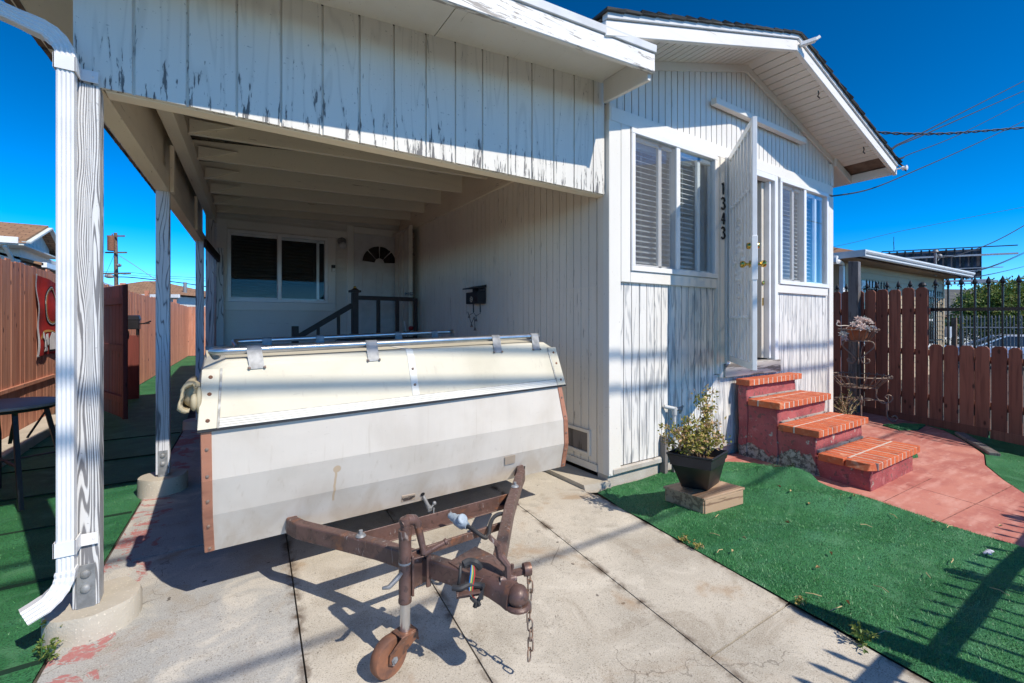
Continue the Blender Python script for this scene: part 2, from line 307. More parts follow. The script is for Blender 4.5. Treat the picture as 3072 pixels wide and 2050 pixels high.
# trailer skin: chalky cream aluminium with dust low down and one old drip
def m_trailer(name, a, b, drip=False):
    t = NT(name); n1 = t.noise((1, 1, 1), 2.4, 5, .4); n2 = t.noise((4, 4, .5), 1, 4); n3 = t.noise((1, 1, 1), 40, 4)
    c = t.mix(t.ramp(n1, .4, .72, 0, .8), a, b); c = t.mix(t.ramp(n2, .55, .8, 0, .35), c, tuple(.8 * v for v in b)); c = t.mix(t.ramp(n3, .68, .75, 0, .18), c, (.30, .26, .2))
    sk_ = t.noise((38, 38, 1.3), 1, 4, .3); c = t.mix(t.ramp(sk_, .60, .74, 0, .35), c, (.47, .41, .33)); sc2 = t.noise((6, 6, 90), 1, 3, 2.0); c = t.mix(t.ramp(sc2, .70, .73, 0, .35), c, (.36, .31, .26))
    if drip:
        dust = t.math('MULTIPLY', t.ramp(t.axis(2), .62, .32), t.ramp(t.noise((5, 5, 1.5), 1, 5, .5), .42, .66)); c = t.mix(t.math('MULTIPLY', dust, .55), c, (.46, .37, .27))
        dx = t.math('SUBTRACT', t.math('ABSOLUTE', t.math('SUBTRACT', t.axis(0), t.math('ADD', .475, t.math('MULTIPLY', t.noise((1, 1, 7), 1, 2), .05)))), 0)
        run = t.math('MULTIPLY', t.ramp(dx, .007, .0045), t.math('MULTIPLY', t.ramp(t.axis(2), .415, .43), t.ramp(t.axis(2), .60, .59)))
        bx = t.math('SUBTRACT', t.axis(0), .505); bz = t.math('SUBTRACT', t.axis(2), .605)
        blob = t.ramp(t.math('SQRT', t.math('ADD', t.math('MULTIPLY', bx, bx), t.math('MULTIPLY', bz, bz))), .022, .017)
        c = t.mix(t.math('MULTIPLY', t.math('MAXIMUM', run, blob), .7), c, (.50, .35, .20))
    t.color(c); return t.fin(.55, 0, t.noise((3, 3, 5), 1, 2), .30, .02, .22)
m_trailer('trailer_body', (.645, .60, .535), (.56, .51, .44), True)
m_trailer('trailer_lid', (.63, .585, .465), (.55, .505, .39))
m_trailer('trailer_band', (.74, .72, .65), (.66, .63, .55))
t = NT('copper_trim'); n1 = t.noise((1, 1, 3), 5, 5); t.color(t.mix(t.ramp(n1, .4, .7), (.48, .22, .14), (.34, .15, .10))); t.fin(.5, .2, n1, .1, .004, .4)
t = NT('rust_brown'); n1 = t.noise((1, 1, 1), 9, 6, .4); n2 = t.noise((1, 1, 1), 55, 5, .5); c = t.mix(t.ramp(n1, .38, .68), (.145, .082, .068), (.092, .055, .046)); n5 = t.noise((30, 30, 12), 1, 5, 1.2); c = t.mix(t.ramp(n5, .63, .70, 0, .6), c, (.42, .38, .36)); c = t.mix(t.ramp(n1, .56, .70, 0, .75), c, (.26, .105, .05)); n6 = t.noise((1, 1, 1), 30, 5, .8); c = t.mix(t.ramp(n6, .56, .66, 0, .7), c, (.055, .035, .03)); t.color(c); t.fin(t.ramp(n2, .3, .7, .35, .6), .15, n2, .35, .003, .5)

# ------------------------------------------------------------------ mesh helpers
class MB:
    def __init__(s): s.v = []; s.f = []; s.r = []; s.mi = []; s.uv = None; s.cm = 0
    def add(s, vs, fs, r=None):
        n = len(s.v); s.v += [tuple(v) for v in vs]; r = random.random() if r is None else r
        for f in fs: s.f.append([i + n for i in f]); s.r.append(r); s.mi.append(s.cm)
        return s
    def hexa(s, p, r=None):   # p: 4 bottom ccw then 4 top
        return s.add(p, [(3, 2, 1, 0), (4, 5, 6, 7), (0, 1, 5, 4), (1, 2, 6, 5), (2, 3, 7, 6), (3, 0, 4, 7)], r)
    def box(s, x0, x1, y0, y1, z0, z1, r=None):
        return s.hexa([(x0, y0, z0), (x1, y0, z0), (x1, y1, z0), (x0, y1, z0), (x0, y0, z1), (x1, y0, z1), (x1, y1, z1), (x0, y1, z1)], r)
    def prism(s, poly, d, r=None):   # planar polygon (3d pts) extruded along vector d
        n = len(poly); d = Vector(d); a = [Vector(p) for p in poly]; b = [p + d for p in a]
        return s.add(a + b, [tuple(range(n))[::-1], tuple(range(n, 2 * n))] + [(i, (i + 1) % n, (i + 1) % n + n, i + n) for i in range(n)], r)
    def bar(s, a, b, w, h, up=(0, 0, 1), r=None):   # beam from a to b
        a, b = Vector(a), Vector(b); d = (b - a).normalized(); sd_ = d.cross(Vector(up)).normalized(); u = sd_.cross(d)
        o = [sd_ * w / 2 * i + u * h / 2 * j for i, j in ((-1, -1), (1, -1), (1, 1), (-1, 1))]
        return s.hexa([a + q for q in o] + [b + q for q in o], r)
    def tube(s, pts, rad, n=8, closed=False, r=None, flat=None):
        pts = [Vector(p) for p in pts]; m = len(pts); rr = rad if isinstance(rad, (list, tuple)) else [rad] * m
        vs = []; prev = None
        for i, p in enumerate(pts):
            d = (pts[(i + 1) % m] - pts[i - 1]) if closed else (pts[min(i + 1, m - 1)] - pts[max(i - 1, 0)])
            if d.length < 1e-9: d = Vector((0, 0, 1))
            d.normalize()
            if prev is None:
                q = d.orthogonal().normalized()
            else:
                q = prev - d * prev.dot(d); q = q.normalized() if q.length > 1e-6 else d.orthogonal().normalized()
            prev = q; w = d.cross(q)
            for k in range(n):
                a = 2 * math.pi * k / n; vs.append(p + (q * math.cos(a) + w * math.sin(a)) * rr[i])
        fs = []
        for i in range(m if closed else m - 1):
            j = (i + 1) % m
            for k in range(n): fs.append((i * n + k, i * n + (k + 1) % n, j * n + (k + 1) % n, j * n + k))
        if not closed: fs += [tuple(range(n))[::-1], tuple(range((m - 1) * n, m * n))]
        return s.add(vs, fs, r)
    def cyl(s, a, b, r0, r1=None, n=16, r=None): return s.tube([a, b], [r0, r0 if r1 is None else r1], n, r=r)
    def lathe(s, c, prof, n=20, ax=(0, 0, 1), r=None):   # prof: (radius, height)
        c = Vector(c); ax = Vector(ax).normalized(); q = ax.orthogonal().normalized(); w = ax.cross(q); vs = []
        for rad, h in prof:
            for k in range(n): a = 2 * math.pi * k / n; vs.append(c + ax * h + (q * math.cos(a) + w * math.sin(a)) * max(rad, 1e-5))
        m = len(prof); fs = [(i * n + k, i * n + (k + 1) % n, (i + 1) * n + (k + 1) % n, (i + 1) * n + k) for i in range(m - 1) for k in range(n)]
        fs += [tuple(range(n))[::-1], tuple(range((m - 1) * n, m * n))]
        return s.add(vs, fs, r)
    def ball(s, c, rad, sc=(1, 1, 1), n=12, r=None):
        pr = [(math.sin(math.pi * i / 8), -math.cos(math.pi * i / 8)) for i in range(9)]
        k0 = len(s.v); s.lathe((0, 0, 0), pr, n, r=r)
        for i in range(k0, len(s.v)): v = s.v[i]; s.v[i] = (c[0] + v[0] * rad * sc[0], c[1] + v[1] * rad * sc[1], c[2] + v[2] * rad * sc[2])
        return s
    def build(s, name, mat, parent=None, bevel=0, smooth=False, seg=1, kind=None):
        me = bpy.data.meshes.new(name); me.from_pydata(s.v, [], s.f)
        for m_ in (mat if isinstance(mat, (list, tuple)) else [mat]): me.materials.append(MATS[m_])
        a = me.attributes.new('rnd', 'FLOAT', 'FACE'); a.data.foreach_set('value', s.r)
        me.polygons.foreach_set('material_index', s.mi)
        if s.uv:
            u = me.uv_layers.new(name='UVMap')
            for pl in me.polygons:
                for li in pl.loop_indices: u.data[li].uv = s.uv(Vector(me.vertices[me.loops[li].vertex_index].co))
        if smooth is True: me.polygons.foreach_set('use_smooth', [True] * len(me.polygons))
        me.update()
        bm = bmesh.new(); bm.from_mesh(me); bmesh.ops.recalc_face_normals(bm, faces=bm.faces); bm.to_mesh(me); bm.free()
        o = bpy.data.objects.new(name, me); COL.objects.link(o)
        if smooth == 'auto':
            me.polygons.foreach_set('use_smooth', [True] * len(me.polygons)); me.set_sharp_from_angle(angle=R(38))
        if bevel:
            b = o.modifiers.new('bevel', 'BEVEL'); b.width = bevel; b.segments = seg; b.limit_method = 'ANGLE'; b.angle_limit = R(40)
        if parent is not None:
            o.parent = parent
            if parent.type == 'EMPTY': o.location = -Vector(parent.location)
        if kind: o['kind'] = kind
        return o

def tag(o, label, cat, group=None):
    o['label'] = label; o['category'] = cat
    if group: o['group'] = group
    return o
def thing(name, label, cat, loc=(0, 0, 0), group=None):
    o = bpy.data.objects.new(name, None); COL.objects.link(o); o.location = loc; o.empty_display_size = .2
    return tag(o, label, cat, group)
def struct(o): o['kind'] = 'structure'; return o
def reorigin(o, c):
    c = Vector(c); o.data.transform(Matrix.Translation(-c)); o.location = c + Vector(o.location); return o

def grooved(mb, a, b, zb, zt, step, nrm, gw=.008, gd=.009, th=.02, first=None, cuts=None):
    """vertical board siding from a to b (xy), real grooves; zb, zt are functions of the distance along"""
    a, b = Vector((*a, 0)), Vector((*b, 0)); L = (b - a).length; d = (b - a) / L; n = Vector((*nrm, 0)).normalized()
    xs = [0]; x = first if first is not None else step
    if cuts: gs = list(cuts)
    else:
        gs = []
        while x < L - .02: gs.append(x); x += step
    segs = []; s0 = 0
    for g in gs: segs += [(s0, g - gw / 2, 0), (g - gw / 2, g + gw / 2, -gd)]; s0 = g + gw / 2
    segs.append((s0, L, 0))
    for s0, s1, off in segs:
        if s1 - s0 < 1e-4: continue
        q = []
        for z in (zb, zt):
            for s_, o_ in ((s0, off), (s1, off), (s1, -th), (s0, -th)): p = a + d * s_ + n * o_; q.append((p.x, p.y, z(s_)))
        mb.hexa(q)
    return mb
def const(z): return lambda s_: z

# ================================================================== SETTING
GY = [-700, -60, -1.5, 0, 1.3, 2.6, 12, 40, 700]
m = MB()
gx = [-700, -40, -2.2, 2, 9, 17.1, 17.6, 40, 700]; nx_ = len(gx)      # the next street lies a little lower
m.add([(x, y, zg(y) - .035 - (.6 if x > 17.3 else 0)) for y in GY for x in gx], [(j * nx_ + i, j * nx_ + i + 1, (j + 1) * nx_ + i + 1, (j + 1) * nx_ + i) for j in range(len(GY) - 1) for i in range(nx_ - 1)])
struct(m.build('ground', 'dirt'))
m = MB()
m.add([(17.7, -60, -.72), (60, -60, -.72), (60, 60, -.615), (17.7, 60, -.615)], [(0, 1, 2, 3)]); m.add([(-60, -30, -.13), (9.2, -30, -.13), (9.2, -2.4, -.13), (-60, -2.4, -.13)], [(0, 1, 2, 3)])
struct(m.build('road', 'asphalt'))

def strip(mb, fa, fb, ys, r, th=.05):       # slab between the lines x=fa(y) and x=fb(y)
    n = len(ys); vs = []
    for z in (0, -th):
        for y in ys: vs += [(fa(y), y, zg(y) + z), (fb(y), y, zg(y) + z)]
    fs = [(2 * i, 2 * i + 1, 2 * i + 3, 2 * i + 2) for i in range(n - 1)]
    k = 2 * n; fs += [(2 * i, 2 * i + 2, 2 * i + 2 + k, 2 * i + k) for i in range(n - 1)] + [(2 * i + 1, 2 * i + 1 + k, 2 * i + 3 + k, 2 * i + 3) for i in range(n - 1)]
    fs += [(0, k, k + 1, 1), (k - 2, k - 1, 2 * k - 1, 2 * k - 2)]
    mb.add(vs, fs, r)
EL = lambda y: -.69 + .045 * y
J1 = lambda y: .173 + .057 * y
J2 = lambda y: .777 + .072 * y
J3 = lambda y: 1.645 + .077 * y
ET = lambda y: 2.325 + .062 * y
m = MB(); g = .0035
o_ = lambda f, d: (lambda y: f(y) + d)
strip(m, EL, o_(J1, -g), [-1.5, 1.0, 2.6, 3.325], .1); strip(m, EL, o_(J1, -g), [3.337, 7.0], .05)
strip(m, o_(J1, g), o_(J2, -g), [-1.5, 1.0, 2.6, 4.4], .62); strip(m, o_(J1, g), o_(J2, -g), [4.41, 7.0], .4)
strip(m, o_(J2, g), o_(J3, -g), [-1.5, 1.0, 2.6, 4.4], .75); strip(m, o_(J2, g), o_(J3, -g), [4.41, 7.0], .5)
strip(m, o_(J3, g), ET, [-1.5, 1.13], .7); strip(m, o_(J3, g), ET, [1.14, 2.6], .8); strip(m, o_(J3, g), lambda y: 2.47, [2.6, 7.0], .55)
struct(m.build('driveway', 'concrete'))
m = MB(); m.hexa([(2.475, 2.72, -.02), (2.668, 2.62, -.02), (2.668, 7.0, -.02), (2.475, 7, -.02), (2.475, 2.74, .035), (2.668, 2.64, .06), (2.668, 7.0, .06), (2.475, 7, .035)])
struct(m.build('kerb', ['footing']))

def sheet(name, poly, mat, step=.07, dz=None, th=.0, blades=0, top=.0, bl=.014, seed=1):
    """a cut sheet that follows the ground: triangulated outline plus inner points"""
    rr = random.Random(seed); pts = []; n0 = 0
    for i, p in enumerate(poly):
        q = poly[(i + 1) % len(poly)]; L = math.dist(p, q); k = max(1, int(L / step))
        for j in range(k): pts.append(Vector((p[0] + (q[0] - p[0]) * j / k, p[1] + (q[1] - p[1]) * j / k)))
    n0 = len(pts); edges = [(i, (i + 1) % n0) for i in range(n0)]
    def inside(x, y):
        c = False; j = len(poly) - 1
        for i in range(len(poly)):
            a, b = poly[i], poly[j]
            if (a[1] > y) != (b[1] > y) and x < (b[0] - a[0]) * (y - a[1]) / (b[1] - a[1]) + a[0]: c = not c
            j = i
        return c
    x0, x1 = min(p[0] for p in poly), max(p[0] for p in poly); y0, y1 = min(p[1] for p in poly), max(p[1] for p in poly)
    y = y0 + step / 2
    while y < y1:
        x = x0 + step / 2
        while x < x1:
            if inside(x, y): pts.append(Vector((x + rr.uniform(-.2, .2) * step, y + rr.uniform(-.2, .2) * step)))
            x += step
        y += step
    r = delaunay_2d_cdt(pts, edges, [], 1, 1e-5)
    hz = lambda x, y: zg(y) + top + (dz(x, y) if dz else 0)
    mb = MB(); mb.add([(v.x, v.y, hz(v.x, v.y)) for v in r[0]], [tuple(f) for f in r[2]])
    if th:      # visible edge
        B = [v for v in r[0][:0]]
        for i in range(n0):
            a, b = pts[i], pts[(i + 1) % n0]
            mb.add([(a.x, a.y, hz(a.x, a.y)), (b.x, b.y, hz(b.x, b.y)), (b.x, b.y, zg(b.y) - .03), (a.x, a.y, zg(a.y) - .03)], [(0, 1, 2, 3)])
    o = mb.build(name, mat if isinstance(mat, list) else [mat], smooth=not th)
    if blades:
        vs, fs, rs = [], [], []; k = 0
        while k < blades:
            x, y = rr.uniform(x0, x1), rr.uniform(y0, y1)
            if not inside(x, y): continue
            if math.hypot(x, y) > 3 and rr.random() < .5: k += 1; continue
            a = rr.uniform(0, 6.283); w = rr.uniform(.0008, .0018); h = bl * rr.uniform(.5, 1.0); lx, ly = rr.gauss(.2, .6) * h, rr.gauss(0, .6) * h; z = hz(x, y)
            i = len(vs); vs += [(x - math.cos(a) * w, y - math.sin(a) * w, z - .001), (x + math.cos(a) * w, y + math.sin(a) * w, z - .001), (x + lx, y + ly, z + h)]
            fs.append((i, i + 1, i + 2)); rs.append(rr.random()); k += 1
        me = bpy.data.meshes.new('turf_blades'); me.from_pydata(vs, [], fs); me.materials.append(MATS['turf_blade'])
        at = me.attributes.new('rnd', 'FLOAT', 'FACE'); at.data.foreach_set('value', rs)
        b = bpy.data.objects.new('turf_blades', me); COL.objects.link(b); b['kind'] = 'stuff'
        tag(b, 'short fibres of the ' + name.replace('_', ' ') + ' pile', 'turf')
    return struct(o)

PATH_L = [(4.08, 2.655), (4.05, 1.98), (4.16, 1.74), (4.28, 1.48), (4.235, 1.18), (4.19, .96), (4.15, .74), (4.10, .58), (4.02, .1), (3.95, -1.4)]
PATH_R = [(5.15, -1.4), (5.3, .4), (5.58, .815), (5.88, .985), (6.3, 1.175), (6.76, 1.27), (7.08, 1.415), (7.38, 1.575), (7.73, 1.81), (7.96, 2.15), (8.02, 2.5), (8.22, 3.2), (6.72, 3.6), (6.72, 2.655)]
sheet('red_walkway', PATH_L + PATH_R, 'red_path', .25, None, .03, top=.004)
m = MB()
for (xa, ya), (xb, yb_) in (((4.20, 1.02), (5.75, .90)), ((4.26, 1.36), (5.35, 1.33)), ((5.42, 2.05), (7.8, 1.92)), ((4.95, 1.4), (4.75, -1.3)), ((4.13, .45), (5.3, .40))):
    m.hexa([(xa, ya, zg(ya) - .01), (xb, yb_, zg(yb_) - .01), (xb, yb_ + .007, zg(yb_) - .01), (xa, ya + .007, zg(ya) - .01), (xa, ya, zg(ya) + .0048), (xb, yb_, zg(yb_) + .0048), (xb, yb_ + .007, zg(yb_) + .0048), (xa, ya + .007, zg(ya) + .0048)]) if abs(xa - xb) > .5 else m.hexa([(xb, yb_, zg(yb_) - .01), (xb + .006, yb_, zg(yb_) - .01), (xa + .006, ya, zg(ya) - .01), (xa, ya, zg(ya) - .01), (xb, yb_, zg(yb_) + .0048), (xb + .006, yb_, zg(yb_) + .0048), (xa + .006, ya, zg(ya) + .0048), (xa, ya, zg(ya) + .0048)])
struct(m.build('walkway_joints', 'path_joint'))
def bump(x, y):
    pathx = 4.2; d = max(0, min(1, 1 - abs(x - pathx + .12 - .05 * math.sin(y * 4)) / .28))
    n = mnoise.noise(Vector((x * 1.6, y * 1.6, 0))) * .012 + mnoise.noise(Vector((x * 4.5, y * 4.5, 3))) * .006
    fold = .0
    for (fx, fy, s_, h_) in ((3.98, 2.02, .40, .12), (3.66, 1.72, .42, .10), (3.9, 1.40, .32, .05), (3.35, 2.15, .3, .045), (3.2, 1.5, .35, .02), (3.6, 1.0, .4, .02)):
        u = (x - fx) * .75 + (y - fy) * .66; w = -(x - fx) * .66 + (y - fy) * .75
        fold += h_ * math.exp(-(u / .055) ** 2 - (w / s_) ** 2)
    return .008 + n * 1.4 + d * .035 * (1.3 if y < 2.2 else .6) + fold
TURF = [(2.325 + .062 * -1.4, -1.4), (ET(.3), .3), (ET(.8), .8), (ET(1.25), 1.25), (ET(1.8), 1.8), (ET(2.3), 2.3), (2.50, 2.61), (2.67, 2.645), (3.45, 2.645), (4.05, 2.5), (4.30, 2.36), (4.40, 2.1), (4.43, 1.92), (4.16, 1.95)] + [(x - .005, y) for x, y in PATH_L[2:]]
sheet('artificial_turf', TURF, 'turf', .05, bump, 0, blades=170000, seed=3)
TURF_R = [(8.3, -1.4), (8.2, 1.1)] + [(8.1, 2.15)] + [(7.96, 2.13)] + [(x, y - .01) for x, y in PATH_R[8::-1]]
sheet('side_turf', TURF_R[::-1], 'turf', .12, lambda x, y: .004 + .006 * mnoise.noise(Vector((x * 3, y * 3, 1))), 0, blades=16000, seed=4)
for poly in ([(7.20, 2.10), (7.42, 1.98), (7.85, 2.02), (7.72, 2.18), (7.30, 2.30)], [(5.56, 1.70), (6.0, 1.60), (6.28, 1.72), (6.2, 1.95), (5.95, 2.02), (5.6, 1.98)]):
    sheet('turf_patch', poly, 'turf', .06, lambda x, y: .02 + .02 * mnoise.noise(Vector((x * 5, y * 5, 1))), .01, blades=2500, seed=5)
TURF_L = [(-2.0, -1.4), (EL(-1.4) - .02, -1.4), (EL(1.5) - .03, 1.5), (EL(2.6) - .02, 2.6), (EL(7) - .02, 7), (-.3, 22), (-1.6, 22), (-2.0, 9)]
sheet('side_yard_turf', TURF_L, 'turf', .16, lambda x, y: -.012 + .004 * mnoise.noise(Vector((x * 2, y * 2, 1))), 0, blades=26000, seed=6)
m = MB()
for y in (2.55, 3.35, 4.2, 5.0, 5.9, 6.9): m.box(-1.98, EL(y) - .03, y, y + .008, -.02, -.001)
struct(m.build('turf_seams', 'turf_seam'))

# distant hills
m = MB(); n = 60
vs = []
for i in range(n + 1):
    x = 400 + 2600 * i / n; h = 62 + 26 * mnoise.noise(Vector((i * .11, 0, 0))) + 9 * mnoise.noise(Vector((i * .6, 3, 0)))
    vs += [(x, 900 - x * .05, -2), (x, 1000 - x * .05, h), (x, 1400, -2)]
m.add(vs, [(3 * i + k, 3 * i + k + 1, 3 * i + k + 4, 3 * i + k + 3) for i in range(n) for k in (0, 1)])
struct(m.build('hills', 'hill', smooth=True))

# ================================================================== HOUSE
FY = 2.66; XL, XR, XC = 2.674, 6.70, 4.68
SL = .29
house = thing('house', 'white painted timber bungalow with a front gable, brick steps and open door', 'house', (4.68, 5, 0))
wallz = lambda X: 4.08 - SL * abs(X - XC)            # underside of the roof at the wall
# lower front siding (left and right of the door) and gable siding
m = MB()
grooved(m, (2.79, FY), (4.13, FY), const(.16), const(1.70), .0965, (0, -1), gw=.010, gd=.018, th=.03, first=.055)
m.build('front_siding', 'siding_front', house)
m = MB(); grooved(m, (5.33, FY), (6.60, FY), const(.2), const(1.70), .0965, (0, -1), gw=.010, gd=.018, th=.03, first=.06); m.build('front_siding', 'siding_front', house)
m = MB(); grooved(m, (4.132, FY), (5.328, FY), const(.10), const(.83), .0965, (0, -1), first=.06); m.build('front_siding', 'siding_front', house)
m = MB()
grooved(m, (2.68, FY), (6.66, FY), const(3.12), lambda s_: wallz(2.68 + s_) - .0, .0875, (0, -1), gw=.012, gd=.022, th=.035)
m.build('gable_siding', 'siding_gable', house)
m = MB()      # trims
m.box(2.655, 2.79, FY - .022, FY + .05, .10, 3.005); m.build('corner_board', 'trim_paint', house, .003); m = MB(); m.box(6.60, 6.712, FY - .02, FY + .05, .1, 2.985)
m.build('corner_board', 'trim_paint', house, .003)
m = MB(); m.box(2.676, 6.69, FY - .024, FY + .02, 3.005, 3.122); m.build('belt_board', 'trim_paint', house, .003)
m = MB()
for sg in (-1, 1):
    a = (XC, wallz(XC)); b = (XC + sg * 2.03, wallz(XC + 2.03)); hh = .075
    m.prism([(a[0], FY - .024, a[1]), (b[0], FY - .024, b[1]), (b[0], FY - .024, b[1] - hh), (a[0], FY - .024, a[1] - hh)], (0, .022, 0))
m.box(6.655, 6.715, FY - .022, FY + .02, 3.126, wallz(6.7) - .08)
m.build('gable_trim', 'trim_paint', house, .002)
m = MB(); m.bar((4.04, FY - .05, 3.512), (5.853, FY - .05, 3.512), .06, .062); m.build('gable_batten', 'trim_paint', house, .004)
# foundation
m = MB(); m.box(2.665, 6.69, FY + .005, FY + .12, -.2, .098, .3); m.build('foundation', 'foundation', house)
m = MB(); m.box(2.69, 4.4, FY - .03, FY + .004, .10, .158); m.build('water_table', 'foundation', house, .012)
# other walls of the shell
SX = XL
m = MB()
grooved(m, (SX, 7.70), (SX, FY + .03), const(.14), const(3.10), .1, (-1, 0), gw=.008, gd=.013)
m.build('side_wall', 'siding_side', house)
m = MB(); m.box(SX - .012, SX + .05, FY - .02, FY + .118, .098, 3.15); m.build('corner_board', 'siding_side', house, .003)
m = MB()
seg = [((1190, 430), (1755, 372))]
m.box(SX - .004, SX + .01, 2.78, 3.95, 1.655, 1.665); m.box(SX - .004, SX + .01, 3.95, 5.3, 1.285, 1.292); m.box(SX - .02, SX + .005, 2.78, 7.69, .098, .155)
m.build('wall_seam', 'siding_side', house)
m = MB(); m.box(6.66, 6.70, FY + .06, 14, .1, 3.5); m.box(2.72, 6.66, 13.9, 14, .1, 3.5); m.box(-.1, 2.72, 13.9, 14, .1, 3.2); m.box(-.1, -.06, 7.76, 13.9, .1, 3.2)
m.build('outer_wall', 'siding_gable', house)
# inside: floor and a back wall so rooms read as rooms
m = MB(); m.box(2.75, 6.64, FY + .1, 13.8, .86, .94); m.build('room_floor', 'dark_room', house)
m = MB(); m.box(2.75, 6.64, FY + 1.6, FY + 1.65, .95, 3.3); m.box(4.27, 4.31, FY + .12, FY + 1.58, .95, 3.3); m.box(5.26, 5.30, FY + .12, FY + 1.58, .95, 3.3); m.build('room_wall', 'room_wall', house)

# roof: two slopes with thickness, shingles on top, boarded soffit below
RY0, RY1 = 2.16, 14.2
m = MB()
for sg, ex in ((-1, 2.12), (1, 7.27)):
    nb = int((RY1 - RY0) / .5)
    n_ = 16; L = abs(ex - XC)
    for i in range(n_):           # courses of shingles, each lapping the next
        xa = XC + sg * L * (i + 1.08) / n_; xb = XC + sg * L * i / n_
        za = 4.155 - SL * abs(xa - XC); zb = 4.155 - SL * abs(xb - XC)
        m.prism([(xa, RY0 - .05 - random.uniform(0, .02), za - .004), (xb, RY0 - .05 - random.uniform(0, .01), zb - .014), (xb, RY0 - .05, zb - .03), (xa, RY0 - .05, za - .022)], (0, RY1 - RY0, 0))
m.build('shingle_roof', 'shingle', house)
m = MB()
for sg, ex in ((-1, 2.13), (1, 7.26)):
    za = 4.08; zb = 4.08 - SL * abs(ex - XC); L = abs(ex - XC)
    n_ = 26                        # soffit boards run front to back
    for i in range(n_):
        x0 = XC + sg * L * i / n_; x1 = XC + sg * L * (i + 1) / n_ - sg * .011
        z0 = 4.08 - SL * abs(x0 - XC); z1 = 4.08 - SL * abs(x1 - XC)
        y1 = 2.72
        if sg > 0 and i >= n_ - 3: continue      # rotted boards missing at the eave
        m.prism([(x0, RY0 + .03, z0), (x1, RY0 + .03, z1), (x1, RY0 + .03, z1 + .018), (x0, RY0 + .03, z0 + .018)], (0, y1 - RY0, 0))
m.build('soffit', 'soffit_paint', house)
m = MB()
for sg, ex in ((-1, 2.13), (1, 7.26)):
    m.prism([(XC, RY0 + .03, 4.105), (ex, RY0 + .03, 4.105 - SL * abs(ex - XC)), (ex, RY0 + .03, 4.10 - SL * abs(ex - XC) + .02), (XC, RY0 + .03, 4.12)], (0, RY1 - RY0 - .1, 0))
m.build('roof_deck', 'pole_wood', house)
for sg, ex in ((-1, 2.13), (1, 7.26)):
    m = MB(); zt = 4.088; e = abs(ex - XC) * SL
    m.prism([(XC, RY0 - .015, zt), (ex, RY0 - .015, zt - e), (ex, RY0 - .015, zt - e - .125 + .02), (XC, RY0 - .015, zt - .105)], (0, .04, 0)); m.build('rake_board', 'rake_paint', house, .004)
    m = MB()
    m.prism([(XC, RY0 - .03, zt + .045), (ex, RY0 - .03, zt - e + .045), (ex, RY0 - .03, zt - e + .003), (XC, RY0 - .03, zt + .003)], (0, .05, 0)); m.build('rake_moulding', 'metal_edge', house, .003)
m = MB()   # eave end on the right: fascia, rafter tail, dark gap
e2 = 4.08 - SL * 2.58
m.box(7.20, 7.25, RY0 + .03, 8, e2 - .085, e2 + .02); m.prism([(6.72, FY - .05, wallz(6.72) - .1), (7.2, FY - .05, e2 - .1), (7.2, FY - .05, e2 + .0), (6.72, FY - .05, wallz(6.72))], (0, .045, 0))
m.build('eave_board', 'soffit_paint', house, .003)
m = MB(); m.prism([(6.72, FY - .02, wallz(6.72) - .09), (7.2, FY - .02, e2 - .09), (7.2, FY - .02, e2 - .07), (6.72, FY - .02, wallz(6.72) - .07)], (0, 4, 0)); m.build('eave_board', 'soffit_paint', house)
m = MB(); m.bar((7.22, RY0 - .02, 3.30), (7.20, RY0 - .10, 3.30), .02, .012)
m.lathe((7.205, RY0 - .11, 3.29), [(.012, -.03), (.03, -.022), (.022, 0), (.03, .022), (.012, .03)], 12, (0, 1, 0)); m.build('wire_insulator', 'vinyl_white', house, smooth='auto')
m = MB(); m.bar((XC + .03, RY0 - .02, 4.04), (XC + .13, RY0 - .12, 4.075), .05, .035); m.bar((XC + .12, RY0 - .11, 4.07), (XC + .17, RY0 - .14, 4.11), .02, .03); m.build('ridge_bracket', 'metal_edge', house, .004)
for px, py in ((932, 645), (1245, 1030)):
    m = MB(); p = aty(2048 + px * .4357, py * .4357, 2.23); m.tube([p + Vector((0, 0, .03)), p + Vector((.02, 0, .0)), p + Vector((-.01, .0, -.03)), p + Vector((.015, -.01, -.05))], .006, 6); m.build('soffit_hook', 'iron_black', house)

